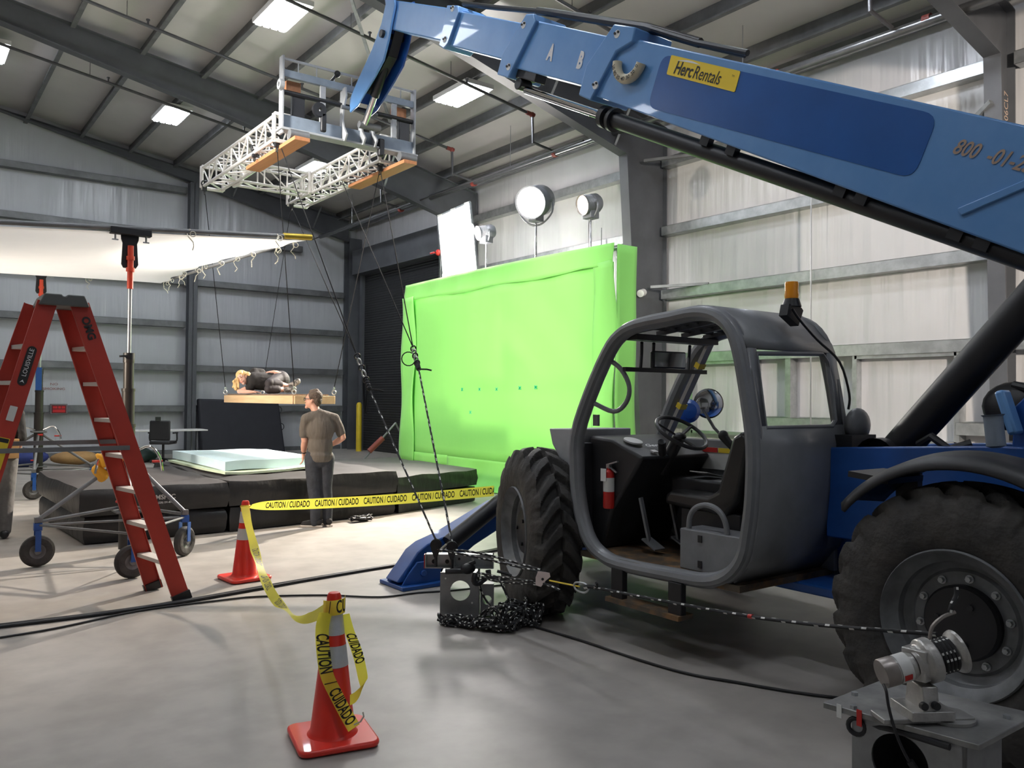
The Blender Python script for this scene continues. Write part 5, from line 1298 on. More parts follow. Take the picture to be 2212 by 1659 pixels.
# black rope with white flecks
def rope_mb(m, pts, r, n=6, step=.012, turn=1, wl=3, gap=9, n0=4):
    P = catmull(pts, n0) if len(pts) > 2 else [V(p) for p in pts]
    Q = [P[0]]; acc = 0
    for a, b in zip(P[:-1], P[1:]):
        L = (b - a).length
        if L < 1e-9: continue
        d = step - acc
        while d <= L:
            Q.append(a + (b - a) * (d / L)); d += step
        acc = L - (d - step)
    if len(Q) < 3: return m
    f0 = len(m.f)
    m.cur = 0; m.tube(Q, r, n)
    k = 0
    for i in range(len(Q) - 1):
        for j in range(n):
            if i % gap < wl and j in ((i // gap * 2) % n, (i // gap * 2 + 3) % n): m.m[f0 + i * n + j] = 1
    return m
M['fleck'] = pmat('white rope fleck', (0.65, 0.65, 0.62), .8)
def rope(name, pts, r, lab, grp=None, par=None, **k):
    m = MB(); rope_mb(m, pts, r, **k)
    o = m.build(name, [M['rope'], M['fleck']], par, smooth=60)
    return tag(o, lab, 'rope', grp) if not par else o
P1, P2 = V((3.226, 5.229, .60)), V((3.322, 5.158, .585))
B1, B2 = V((3.513, 6.864, 1.707)), V((4.07, 6.942, 1.915))
RG = 'black rope with white flecks'
rope('control_rope', [B1, P1], .0085, 'left flecked rope running from the shackles down to the pulley', RG, step=.02, wl=2, gap=4)
rope('control_rope', [B2, P2], .0085, 'right flecked rope running from the shackles down to the pulley', RG, step=.02, wl=2, gap=4)
def rig_knot(A, B, lab):
    t = empty('rigging_shackle', A, lab, 'shackle', 'rope shackles')
    d = (B - A)
    for k in range(5):
        q = A + d * (.06 + .16 * k); m = MB(); m.torus(q, .035 if k % 2 else .028, .008, (k % 2, 1 - k % 2, .3), 12, 6, 0, 2 * PI); m.build('link', M['galv'] if k % 2 else M['black'], t)
    m = MB()
    for k in range(4): m.sph(A + d * (.72 + .07 * k), .026, 8, 6)
    m.tube([A + d * .95, A + d * 1.0 + V((.06, -.05, .01)), A + d * 1.0 + V((.10, -.07, .0))], .009, 6); m.build('knot', M['rope'], t)
rig_knot(K1, B1, 'shackles and knot on the left flecked rope')
rig_knot(K2, B2, 'shackles and knot on the right flecked rope')
m = MB(); m.torus(K2 + V((-.05, 0, -.12)), .07, .006, (.3, 1, 0), 14, 5); tag(m.build('rope_loop', M['rope']), 'small black rope loop hanging at the right shackles', 'rope')

# anchor block by the front tyre
ab = empty('anchor_block', (3.42, 5.2, 0), 'galvanised steel anchor block in front of the front tyre', 'anchor block')
e1 = V((.80, -.60, 0)); e2 = V((.60, .80, 0)); o0 = V((3.31, 5.30, 0))
def plate_hole(o, u, v, w, W_, H_, cx, cy, r, mat, name, par, bev=0):
    n = 32; m = MB(); vs = []; 
    ring_ = [(cx + r * math.cos(2 * PI * i / n), cy + r * math.sin(2 * PI * i / n)) for i in range(n)]
    outr = []
    for i in range(n):
        t = 2 * PI * i / n; dx, dy = math.cos(t), math.sin(t)
        s = min(((W_ - cx) / dx if dx > 1e-9 else 1e9), ((-cx) / dx if dx < -1e-9 else 1e9), ((H_ - cy) / dy if dy > 1e-9 else 1e9), ((-cy) / dy if dy < -1e-9 else 1e9))
        outr.append((cx + dx * s, cy + dy * s))
    # snap the nearest ray to each corner so that the plate stays square
    for c in ((0, 0), (W_, 0), (W_, H_), (0, H_)):
        i = min(range(n), key=lambda k: (outr[k][0] - c[0]) ** 2 + (outr[k][1] - c[1]) ** 2); outr[i] = c
    P = lambda a, k: o + u * a[0] + v * a[1] + w * k
    vs = [P(a, 0) for a in ring_] + [P(a, 0) for a in outr] + [P(a, 1) for a in ring_] + [P(a, 1) for a in outr]
    fs = []
    for i in range(n):
        j = (i + 1) % n
        fs += [(i, j, n + j, n + i), (2 * n + i, 3 * n + i, 3 * n + j, 2 * n + j), (i, 2 * n + i, 2 * n + j, j), (n + i, n + j, 3 * n + j, 3 * n + i)]
    m.add(vs, fs); return m.build(name, mat, par, smooth=30)
M['blk'] = pmat('galvanised block plate', (0.28, 0.285, 0.29), .42, .55, .15, 8)
z_ = V((0, 0, 1))
plate_hole(o0 + z_ * .02, e1, z_, e2 * .012, .29, .325, .15, .19, .075, M['blk'], 'face_plate', ab)
for (oo, uu, vv, ww) in ((o0 + z_ * .02 + e2 * .012, e2 * .22, z_ * .325, e1 * .012), (o0 + z_ * .02 + e1 * .278 + e2 * .012, e2 * .22, z_ * .325, e1 * .012), (o0 + z_ * .333 + e2 * .012, e1 * .29, e2 * .22, z_ * .012), (o0 + z_ * .005, e1 * .29, e2 * .232, z_ * .014)):
    m = MB(); m.add([oo, oo + uu, oo + uu + vv, oo + vv, oo + ww, oo + uu + ww, oo + uu + vv + ww, oo + vv + ww], [(0, 1, 2, 3), (4, 5, 6, 7), (0, 1, 5, 4), (1, 2, 6, 5), (2, 3, 7, 6), (3, 0, 4, 7)]); m.build('side_plate', M['blk'], ab)
for a, b in ((.04, .3), (.24, .12)):
    q = o0 + e1 * a + z_ * b; m = MB(); m.cyl(q - e2 * .004, q + e2 * .004, .007, n=10); m.build('bolt_hole', M['white'], ab)
plate_hole(o0 + e1 * .30 + z_ * .01 + e2 * .05, e1, z_, e2 * .1, .10, .24, .05, .12, .035, M['blk'], 'tube_stub', ab)
# channel on top
c0 = o0 - e1 * .11 + z_ * .385 - e2 * .02
m = MB()
pr2 = rrect(.51, .105, .02); 
m.prism([(x + .255, y + .052) for x, y in pr2], c0 + e2 * .03, e1, z_, e2 * .01)
for zz in (0, .097): m.prism([(0, 0), (.51, 0), (.51, .008), (0, .008)], c0 + z_ * zz - e2 * .035, e1, z_, e2 * .07)
for xx in (0, .502): m.prism([(0, 0), (.008, 0), (.008, .105), (0, .105)], c0 + e1 * xx - e2 * .035, e1, z_, e2 * .07)
m.prism([(0, 0), (.006, 0), (.006, .1), (0, .1)], c0 + e1 * .21 - e2 * .03, e1, z_, e2 * .06)
m.build('channel', M['galv'], ab)
for xx in (.06, .16, .25, .35, .45):
    q = c0 + e1 * xx + z_ * (.04 if xx < .2 else .06) + e2 * .022; m = MB(); m.cyl(q, q + e2 * .01, .016 if xx < .2 else .009, n=10); m.build('bolt', M['black'] if xx != .35 else M['white'], ab)
m = MB(); m.prism([(0, 0), (.006, 0), (.006, .1), (0, .1)], c0 + e1 * -.008 - e2 * .03, e1, z_, e2 * .06); m.build('red_tape', M['red'], ab)
for q, lb in ((P1, 'left black rope pulley standing on the galvanised channel'), (P2, 'right black rope pulley standing on the galvanised channel')):
    t = empty('pulley', q - V((0, 0, .11)), lb, 'pulley', 'rope pulleys')
    m = MB(); m.rev([(.0, -.012), (.042, -.016), (.034, 0), (.042, .016), (.0, .012)], q - V((0, 0, .03)), e2, 20); m.build('sheave', M['black'], t)
    for s in (-1, 1):
        m = MB(); m.prism([(-.03, .03), (0, .045), (.03, .02), (.035, -.02), (.012, -.09), (-.012, -.09), (-.035, -.03)], q - V((0, 0, .03)) + e2 * .02 * s, e1, z_, e2 * .005); m.build('cheek_plate', M['galvp'] if s > 0 else M['black'], t)
    m = MB(); m.cyl(q - V((0, 0, .11)), q - V((0, 0, .19)), .012, n=8); m.build('pulley_stem', M['black'], t)
W1 = V((3.4, 4.196, .484))
wp = empty('pulley', W1, 'pale pinkish pulley hanging in the rope before the tyre', 'pulley')
m = MB(); m.prism([(-.045, .01), (-.03, .05), (.02, .045), (.045, .04), (.05, .015), (.02, -.01), (-.01, -.05), (-.045, -.04)], W1 - e2 * .015, e1, z_, e2 * .004); m.build('cheek_plate', pmat('pale enamel plate', (0.72, 0.60, 0.56), .35), wp)
m = MB(); m.cyl(W1 - e2 * .018, W1 + e2 * .02, .009, n=10); m.cyl(W1 - e2 * .01, W1 + e2 * .01, .035, n=18); m.build('sheave', M['black'], wp)
A2 = V((3.38, 3.93, .492)); A3 = V((3.37, 3.80, .51))
m = MB(); m.cyl(W1 + (A2 - W1) * .3, A3, .005, n=8); tag(m.build('rope_strap', M['yellow']), 'short yellow webbing strap beside the pale pulley', 'strap')
m = MB(); m.tube(catmull([A3 + V((0, .03, .02)), A3 + V((0, -.05, .025)), A3 + V((0, -.08, 0)), A3 + V((0, -.04, -.03)), A3 + V((0, .03, -.025)), A3 + V((0, .05, 0))], 4, True), .006, 8, closed=True); tag(m.build('carabiner', M['galv']), 'steel carabiner joining the yellow strap to the rope', 'carabiner')
DR = V((3.085, 1.50, .80))
rope('winch_rope', [V((3.35, 3.66, .535)), V((3.2, 2.371, .655)), DR], .0085, 'flecked rope from the carabiner across the tyre to the winch', RG, step=.012, wl=2, gap=5)
m = MB(); rope_mb(m, [V((3.36, 3.74, .52)), V((3.355, 3.68, .535)), V((3.35, 3.6, .54))], .014); rope_mb(m, [V((3.355, 3.66, .535)), V((3.33, 3.6, .56)), V((3.3, 3.58, .585))], .008); tag(m.build('rope_knot', [M['rope'], M['fleck']]), 'knot with a short tail beside the carabiner', 'rope')
m = MB(); m.cyl((3.205, 2.41, .651), (3.208, 2.435, .648), .0105, n=10); tag(m.build('rope_tag', M['red']), 'tiny red and white marker on the winch rope', 'marker')
C0 = V((3.44, 5.0, .38))
rope('control_rope', [P1 - V((0, 0, .06)), V((3.33, 4.75, .53)), W1 + V((0, 0, .04))], .0085, 'upper flecked rope from the pulleys to the pale pulley', RG, step=.012, wl=2, gap=4)
rope('control_rope', [P2 - V((0, 0, .05)), V((3.37, 4.8, .55)), W1 + V((.01, .02, .05))], .0085, 'second upper flecked rope lying along the first', RG, step=.012, wl=2, gap=4)
rope('control_rope', [C0, V((3.43, 4.7, .40)), W1 - V((0, 0, .03)), V((3.4, 4.02, .44))], .0085, 'lower flecked rope from the block to the pale pulley', RG, step=.012, wl=2, gap=4)
rope('control_rope', [C0 - V((0, 0, .02)), V((3.42, 4.7, .37)), W1 - V((0, -.05, .045))], .0085, 'second lower flecked rope from the block', RG, step=.012, wl=2, gap=4)
# clutch / knot at the block
m = MB(); m.sph(C0 + V((-.06, .03, .03)), .05, 12, 8, (1.2, .7, .8)); m.tube([C0 + V((-.02, 0, .08)), C0 + V((-.12, .1, .02)), C0 + V((-.18, .12, 0))], .015, 8)
m.tube(catmull([C0 + V((-.03, -.02, .0)), C0 + V((-.05, -.03, -.05)), C0 + V((-.02, -.04, -.07)), C0 + V((.05, -.06, -.02)), C0 + V((.06, -.05, .02))], 3), .02, 8); m.cyl(C0 + V((-.2, .12, .01)), C0 + V((-.06, .02, .015)), .02, n=8)
m.tube(catmull([C0 + V((.07, -.06, -.03)), C0 + V((.14, -.1, -.05)), C0 + V((.2, -.14, -.02)), C0 + V((.12, -.08, .01))], 3), .012, 6)
tag(m.build('rope_clutch', M['black']), 'black rope clutch and gathered knot on top of the anchor block', 'rope clutch')
rope('control_rope', [C0 + V((-.02, -.03, 0)), V((3.46, 4.98, .25)), V((3.50, 4.93, .15)), V((3.54, 4.86, .09))], .0085, 'flecked rope falling from the block into the heap', RG, step=.012, wl=2, gap=4)
rope('control_rope', [C0 + V((.12, -.1, -.03)), V((3.60, 4.88, .25)), V((3.64, 4.82, .12)), V((3.66, 4.76, .08))], .0085, 'flecked rope hanging beside the tyre into the heap', RG, step=.012, wl=2, gap=4)
# heap of rope: one tangled line
m = MB(); rnd = random.Random(11); pts = []
for k in range(420):
    t = k / 420
    if t < .45: cx, cy, rr_, hh = 3.30 + .30 * rnd.random(), 5.12 - .42 * rnd.random(), .03, .07
    else: cx, cy, rr_, hh = 3.62 + .20 * rnd.uniform(-1, 1), 4.80 + .12 * rnd.uniform(-1, 1), .03, .16
    if t < .45:
        s = rnd.random(); q = V((3.24, 5.14, 0)).lerp(V((3.50, 4.68, 0)), s); cx, cy = q.x + rnd.uniform(-.05, .05), q.y + rnd.uniform(-.05, .05)
    pts.append(V((cx, cy, .015 + hh * rnd.random() ** 1.6)))
# shorten the hops so that the strands coil locally
def order(ps):
    out = [ps.pop(0)]
    while ps:
        q = out[-1]; i = min(range(len(ps)), key=lambda j: abs((ps[j] - q).length - .09)); out.append(ps.pop(i))
    return out
rope_mb(m, order(pts), .0095, n=6, step=.014, wl=1, gap=3, n0=4)
tag(m.build('rope_heap', [M['rope'], M['fleck']], smooth=60), 'tangled heap of black and white rope on the floor before the tyre', 'rope', RG)

# ------------------------------------------------------------------ winch on its bench, foreground right
tb = empty('winch_bench', (3.1, 1.58, 0), 'grey steel plate bench at the lower right corner carrying the winch', 'bench')
bl, bf_, br, bb_ = V((2.87, 1.834, .5)), V((2.944, 1.30, .5)), V((3.42, 1.30, .5)), V((3.30, 1.84, .5))
m = MB(); m.add([p + V((0, 0, dz)) for dz in (-.022, 0) for p in (bl, bf_, br, bb_)], [(0, 1, 2, 3), (4, 5, 6, 7), (0, 1, 5, 4), (1, 2, 6, 5), (2, 3, 7, 6), (3, 0, 4, 7)])
M['plate'] = pmat('stained aluminium plate', (0.16, 0.16, 0.16), .45, .4, 0, 5, col2=(0.36, 0.355, 0.34), lo=.3, hi=.7)
m.build('bench_plate', M['plate'], tb, bevel=.003)
f1 = V((.13, -.99, 0)); f2 = V((.99, .13, 0)); bo = V((2.90, 1.72, 0))
plate_hole(bo + V((0, 0, .02)), f1, z_, f2 * .012, .38, .455, .16, .335, .10, M['blk'], 'face_plate', tb)
plate_hole(bo + f1 * .38 + V((0, 0, .02)), f2, z_, -f1 * .012, .40, .455, .2, .22, .05, M['blk'], 'face_plate', tb)
for (oo, uu, vv, ww) in ((bo + f2 * .39 + z_ * .02, f1 * .38, z_ * .455, f2 * .012), (bo + z_ * .02, f2 * .4, z_ * .455, -f1 * .012), (bo + z_ * .002, f1 * .38, f2 * .4, z_ * .016)):
    m = MB(); m.add([oo, oo + uu, oo + uu + vv, oo + vv, oo + ww, oo + uu + ww, oo + uu + vv + ww, oo + vv + ww], [(0, 1, 2, 3), (4, 5, 6, 7), (0, 1, 5, 4), (1, 2, 6, 5), (2, 3, 7, 6), (3, 0, 4, 7)]); m.build('side_plate', M['blk'], tb)
for p in (bl.lerp(bf_, .15).lerp(br, .05), br.lerp(bf_, .3) + V((0, .05, 0)), bl.lerp(bb_, .4) - V((0, .03, 0))):
    m = MB(); m.cyl(p, p + V((0, 0, .012)), .014, n=6); m.build('bolt', M['galv'], tb)
m = MB(); q = bl.lerp(bf_, .12); m.box(q + V((-.004, 0, -.015)), (.003, .02, .05)); m.build('white_tape', M['white'], tb)
m = MB(); q = bl.lerp(bf_, .26); m.box(q + V((-.004, 0, -.02)), (.003, .02, .06)); m.build('red_tape', M['red'], tb)
wc = empty('capstan_winch', (3.03, 1.52, .5), 'bare metal capstan winch with motor bolted on the plate', 'winch')
M['cast'] = pmat('cast aluminium', (0.42, 0.41, 0.39), .38, .6, .15, 12, bump=.1, bscale=40)
M['cast2'] = pmat('dull machined metal', (0.30, 0.27, 0.25), .4, .7, .1, 12)
wa, wb = V((2.885, 1.61, .665)), V((3.17, 1.43, .755)); wd = (wb - wa).normalized()
m = MB(); m.rev([(0, 0), (.05, 0), (.052, .004), (.052, .05)], wa, wd, 32); m.build('motor_cap', M['cast2'], wc)
m = MB(); m.rev([(.05, .05), (.05, .12)], wa, wd, 32); m.rev([(.0505, .055), (.0505, .10)], wa, wd, 32) ; m.build('motor_body', M['cast'], wc)
m = MB(); m.rev([(.0515, .056), (.0515, .10)], wa, wd, 32, a0=.2, a1=4.4); mlb = m.build('motor_label', M['label'], wc)
m = MB(); m.rev([(.052, .06), (.052, .09)], wa, wd, 12, a0=3.3, a1=3.8); m.build('label_header', M['red'], mlb)
m = MB(); m.rev([(.055, .12), (.062, .13), (.062, .15), (.075, .16), (.08, .165), (.08, .20), (.06, .205), (.0, .205)], wa, wd, 36)
m.box(wa + wd * .15 + V((0, 0, -.0)), (.09, .09, .11)); m.build('gear_case', M['cast'], wc, bevel=.004)
m = MB(); m.rev([(.07, .205), (.05, .215), (.046, .23), (.046, .262), (.055, .275), (.075, .29), (.078, .30), (.04, .305), (.0, .305)], wa, wd, 36); m.build('capstan_drum', M['cast'], wc)
for k in range(4):
    m = MB(); x, y, _ = frame_from(wd); c = wa + wd * (.222 + .0145 * k); pp = [c + (x * math.cos(t * .3) + y * math.sin(t * .3)) * .056 for t in range(22)]
    rope_mb(m, pp, .0085, step=.008, wl=1, gap=3); m.build('rope_wrap', [M['rope'], M['fleck']], wc, smooth=60)
m = MB(); c = wa + wd * .16; m.prism([(-.07, 0), (.07, 0), (.05, .12), (-.05, .12)], V((c.x, c.y, .52)) - wd * .03, V((-wd.y, wd.x, 0)).normalized(), z_, V((wd.x, wd.y, 0)) * .06); m.build('pedestal', M['cast'], wc, bevel=.004)
m = MB(); hd = V((wd.x, wd.y, 0)).normalized(); sd = V((-hd.y, hd.x, 0)); cb_ = V((c.x, c.y, .5))
Rz = Matrix.Rotation(math.atan2(hd.y, hd.x), 3, 'Z')
m.box(cb_ + V((0, 0, .035)), (.16, .15, .035), Rz); m.build('base_block', M['cast'], wc, bevel=.003)
m = MB(); m.box(cb_ + V((0, 0, .010)) - sd * 0, (.34, .10, .018), Rz); m.build('base_rail', M['plate'], wc, bevel=.003)
m = MB(); m.cyl(cb_ + hd * .1 + V((0, 0, .001)), cb_ + hd * .1 + V((0, 0, .012)), .09, n=28); m.build('swivel_plate', M['plate'], wc)
m = MB(); 
for s in (-.035, .01): m.cyl(cb_ - sd * .0 + hd * s + V((0, 0, .072)) - sd * .078, cb_ + hd * s + V((0, 0, .072)) - sd * .06, .014, n=12)
m.b2(cb_ + V((-.001, -.001, 0)), cb_ + V((.001, .001, .001))); m.build('hole_shadow', M['black'], wc, label='black discs standing for the shade in the pedestal bolt holes')  # solid black discs painted as the shade inside bolt holes
m = MB(); m.tube(catmull([wa + wd * .19 + V((0, 0, .075)), wa + wd * .20 + V((0, 0, .115)), wa + wd * .24 + V((0, 0, .14)), wa + wd * .29 + V((0, 0, .145))], 4), .007, 8); m.build('guide_arm', M['cast2'], wc)
rope('rope_tail', [wa + wd * .27 + V((0, 0, .15)), wa + wd * .275 + V((0, 0, .17)), wa + wd * .30 + V((0.01, 0.01, .20)), wa + wd * .31 + V((.01, .02, .235))], .009, 'short flecked rope tail rising from the winch guide', RG, step=.01, wl=1, gap=3)
m = MB(); m.tube(catmull([wa + V((-.003, -.01, -.035)), wa + V((-.02, -.03, -.05)), wa + V((-.022, -.04, -.10)), wa + V((-.015, -.06, -.18)), wa + V((.0, -.09, -.26)), wa + V((.03, -.13, -.34))], 5), .0055, 8)
m.cyl(wa + V((.01, -.10, -.28)), wa + V((.045, -.15, -.37)), .013, n=10); tag(m.build('power_cord', M['black']), 'black cord with plug hanging from the winch motor', 'cord')
m = MB(); m.cyl(wa + V((.045, -.15, -.37)), wa + V((.06, -.17, -.41)), .015, n=10); tag(m.build('cord_plug', M['redp']), 'red socket below the winch cord', 'plug')
m = MB(); m.torus(bl + V((.03, -.12, -.06)), .03, .009, (.9, .3, 0), 16, 8); m.tube([bl + V((.05, -.12, -.05)), bl + V((.05, -.25, -.035)), bl + V((.05, -.45, -.03))], .012, 8); tag(m.build('cable_coil', M['black']), 'black cable bundle tucked under the bench plate', 'cable')

# ------------------------------------------------------------------ floor cables
def floor_cable(pts, r, lab, mat=None):
    m = MB(); m.tube(catmull([(x, y, r + .001) for x, y in pts], 6), r, 8); return tag(m.build('floor_cable', mat or M['black'], smooth=60), lab, 'cable', 'black cables on the floor')
k1 = [(-.6, 6.9), (.2, 6.86), (.638, 6.842), (1.223, 6.81), (1.829, 6.84), (2.533, 6.952), (3.172, 7.063), (4.046, 7.173), (4.9, 7.2), (6.5, 7.6)]
floor_cable(k1, .013, 'thick black cable running to the blue outrigger')
floor_cable([(x, y + .045 + .01 * math.sin(x * 3)) for x, y in k1], .012, 'thick black cable lying beside its twin by the ladder foot')
floor_cable([(-.4, 6.5), (.613, 6.557), (.979, 6.603), (1.535, 6.771), (2.16, 6.75), (2.441, 6.697), (2.894, 6.441), (3.241, 6.124), (3.564, 6.077), (3.9, 5.97), (4.4, 5.9)], .008, 'thin black cable passing behind the near cone')
floor_cable([(3.733, 4.70), (3.779, 4.267), (3.807, 3.646), (3.863, 3.321), (3.96, 3.109), (4.1, 2.8), (4.3, 2.5), (4.6, 2.2)], .009, 'black cable running from the rope heap under the loader')
m = MB(); rnd = random.Random(3)
pp = [V((5.02 + rnd.uniform(-.16, .16), 10.02 + rnd.uniform(-.08, .08), .015 + .07 * rnd.random())) for _ in range(70)]
m.tube(catmull(pp, 3), .009, 5); tag(m.build('cable_coil', M['black'], smooth=60), 'small heap of black cable on the floor by the man', 'cable')
m = MB(); pp = [V((11.35 + .02 * k % .1, 22.6 + .13 * math.sin(k), 1.9 + .75 * math.cos(k))) for k in [j * .5 for j in range(38)]]
m.tube(catmull(pp, 2), .014, 5); tag(m.build('cable_coil', M['black'], smooth=60), 'long black cable coil hanging beside the roller door', 'cable')

# ------------------------------------------------------------------ background things
bo_ = empty('bollard', (11.45, 23.1, 0), 'yellow steel bollard beside the black roller door', 'bollard')
m = MB(); m.rev([(.085, 0), (.085, 1.42), (.06, 1.48), (0, 1.5)], (11.45, 23.1, 0), (0, 0, 1), 24); m.build('post', M['yellow'], bo_)
# office chair
oc = empty('office_chair', (5.344, 21.383, 0), 'black mesh office chair on castors in front of the back wall', 'chair')
q = V((5.344, 21.383, 0)); ra, rb_ = V((.801, -.599, 0)), V((.599, .801, 0))
def ob(pa, sz, nm, bev=.03, rt=None):
    m = MB(); Rz_ = Matrix.Rotation(math.atan2(-.599, .801), 3, 'Z')
    m.box(q + ra * pa[0] + rb_ * pa[1] + V((0, 0, pa[2])), sz, Rz_ @ rt if rt else Rz_); return m.build(nm, M['bplastic'], oc, bevel=bev, seg=3)
ob((0, -.2, .80), (.50, .06, .48), 'backrest'); ob((0, 0, .5), (.50, .48, .08), 'seat')
m = MB(); m.cyl(q + V((0, 0, .1)), q + V((0, 0, .48)), .03, n=12)
for k in range(5):
    a = 2 * PI * k / 5; e = q + V((math.cos(a) * .3, math.sin(a) * .3, .07)); m.bar(q + V((0, 0, .11)), e, .04, .03); m.sph(e - V((0, 0, .035)), .034, 8, 6)
m.build('base', M['black'], oc)
for s in (-1, 1):
    m = MB(); m.tube(catmull([q + ra * s * .24 + V((0, 0, .5)), q + ra * s * .33 + V((0, 0, .55)), q + ra * s * .33 + V((0, 0, .72)), q + ra * s * .3 + rb_ * .1 + V((0, 0, .74)), q + ra * s * .3 - rb_ * .15 + V((0, 0, .74))], 3), .02, 8); m.build('armrest', M['black'], oc)
m = MB(); m.box(q - rb_ * .2 + V((-.05, 0, 1.08)), (.12, .05, .1)); m.build('headrest_post', M['black'], oc)
tbl = empty('folding_table', (5.9, 22.9, 0), 'white folding table behind the office chair', 'table')
m = MB(); m.b2((4.6, 22.5, .72), (6.75, 23.2, .76)); m.build('table_top', M['white'], tbl, bevel=.01)
for x in (4.8, 6.5):
    for y in (22.6, 23.1):
        m = MB(); m.cyl((x, y, 0), (x, y, .72), .015, n=8); m.build('leg', M['galvp'], tbl)
m = MB(); m.b2((4.4, 23.2, 0), (4.75, 23.7, .62)); tag(m.build('storage_box', M['label'], bevel=.01), 'white box on the floor beside the folding table', 'box')
for dx, dz, lb in ((0, 0, 'light switch plate on the back wall left of the slim post'), (.45, .08, 'small outlet plate on the back wall by the table')):
    m = MB(); m.b2((4.75 + dx, 24.56, 1.0 + dz), (4.85 + dx, 24.6, 1.15 + dz)); tag(m.build('wall_plate', M['label']), lb, 'wall plate')
ex = empty('exit_sign', (3.48, 24.33, 1.27), 'red lettered box sign low on the back wall seen through the ladder', 'sign')
m = MB(); m.b2((3.28, 24.28, 1.14), (3.68, 24.36, 1.41)); m.build('sign_case', M['galvp'], ex, bevel=.01)
m = MB(); m.b2((3.31, 24.272, 1.17), (3.65, 24.28, 1.38)); m.build('sign_face', pmat('dark red panel', (0.12, .01, .015), .4), ex)
m = MB()
for a in ((3.34, 1.29, 3.44, 1.35), (3.46, 1.29, 3.52, 1.35), (3.54, 1.29, 3.62, 1.35), (3.34, 1.19, 3.62, 1.265)): m.b2((a[0], 24.265, a[1]), (a[2], 24.273, a[3]))
m.build('sign_mark', pmat('red sign print', (0.5, .015, .02), .4), ex)
nsg = empty('wall_stencil', (3.4, 24.58, 1.85), 'small red no smoking stencil on the back wall', 'stencil')
for tx, z in (('NO', 1.92), ('SMOKING', 1.80)): lettering('stencil_lettering', tx, .09, (3.4, 24.585, z), (1, 0, 0), (0, 0, 1), pmat('brown red print', (0.3, .12, .1), .6), nsg, sx=1.3)
m = MB(); m.sph((11.28, 11.02, 3.66), .09, 14, 8, (1, .8, .7)); m.cyl((11.35, 11.05, 3.68), (11.2, 10.98, 3.64), .07, n=16); tag(m.build('security_camera', M['white']), 'white security camera on the tapered column', 'camera')
lettering('stencil_number', '106CL7', .16, (11.62, 4.78, 5.5), V((0, 0, 1)), V((-1, 0, 0)), M['inkt'], [o for o in bpy.data.objects if o.get('label') == 'dark steel column at the right edge with a stencilled number'][0], sx=.9)
M['tan'] = pmat('tan cloth bag', (0.34, 0.2, 0.08), .85, bump=.3, bscale=6); M['navy'] = pmat('navy cloth bag', (0.02, 0.035, 0.16), .8, bump=.3, bscale=6)
M['orange'] = pmat('orange yellow bag', (0.75, 0.36, 0.02), .6, bump=.4, bscale=5); M['dkgreen'] = pmat('dark green cloth', (0.02, 0.04, 0.035), .85, bump=.3, bscale=6)
def bag(c, r, sc_, mat, lab, seed=0, nm='duffel_bag'):
    m = MB(); rnd_ = random.Random(seed); m.sph(c, r, 20, 12, sc_)
    for v in m.v:
        d = v - V(c); k = 1 + .06 * math.sin(d.x * 14 + seed) * math.cos(d.y * 11) + .05 * math.sin(d.z * 17 + seed); v.xyz = V(c) + d * k
        v.z = max(v.z, .005)
    b = m.build(nm, mat, smooth=80); tag(b, lab, 'bag', 'soft bags on the floor')
    m = MB(); m.torus((c[0], c[1], c[2]), r * sc_[2] * 1.0, .012, (1, 0, .1), 20, 6, .2, PI - .2); m.build('strap', M['black'], b)
bag((2.45, 21.8, .2), .45, (1, .7, .52), M['navy'], 'navy blue bag on the floor by the distant stand', 1)
bag((3.45, 21.7, .18), .42, (1.1, .7, .45), M['tan'], 'tan bag on the floor right of the navy bag', 2)
bag((4.7, 21.9, .17), .5, (1.3, .7, .42), M['dkgreen'], 'dark green bag on the floor behind the ladder', 3)
m = MB(); m.sph((1.78, 9.2, 1.0), .1, 20, 12, (1.3, .8, .8)); m.sph((1.70, 9.22, .86), .07, 16, 10, (1, .8, 1.2))
for v in m.v: v += V((.02 * math.sin(v.z * 40), 0, .015 * math.sin(v.x * 50)))
tag(m.build('orange_pouch', M['orange'], smooth=80), 'orange yellow pouch tied to the tall stand behind the ladder', 'pouch')
# ------------------------------------------------------------------ people
M['skin'] = pmat('skin', (0.62, 0.33, 0.24), .5, 0, .06, 6); M['skin'].node_tree.nodes['Principled BSDF'].inputs['Subsurface Weight'].default_value = .05
M['skinw'] = pmat('fair skin', (0.70, 0.40, 0.31), .5, 0, .05, 6)
M['tee'] = pmat('olive grey t-shirt cloth', (0.115, 0.098, 0.082), .85, 0, .1, 20, bump=.5, bscale=5, stretch=(2.2, 2.2, .35))
M['jean'] = pmat('dark charcoal jeans', (0.028, 0.032, 0.042), .8, 0, .25, 9, bump=.5, bscale=8)
M['blacktee'] = pmat('black t-shirt cloth', (0.013, 0.012, 0.013), .85, 0, .1, 10, bump=.5, bscale=7)
M['legging'] = pmat('black leggings', (0.02, 0.016, 0.02), .7, 0, .1, 10)
M['hairb'] = pmat('brown grey hair', (0.07, 0.045, 0.032), .7, 0, .3, 40, bump=.6, bscale=60, col2=(0.2, 0.15, 0.11), lo=.4, hi=.8)
M['blond'] = pmat('blonde hair', (0.62, 0.36, 0.13), .5, 0, .2, 30, bump=.8, bscale=40, stretch=(1, 1, .25), col2=(0.85, 0.60, 0.30))
M['shoe'] = pmat('grey black trainer', (0.05, 0.045, 0.045), .6, 0, 0, 14, col2=(0.30, 0.28, 0.26), lo=.45, hi=.55)
M['sole'] = pmat('pale shoe sole', (0.5, 0.45, 0.4), .6)
M['cargo'] = pmat('grey work trousers', (0.13, 0.125, 0.12), .85, 0, .15, 8, bump=.5, bscale=6)
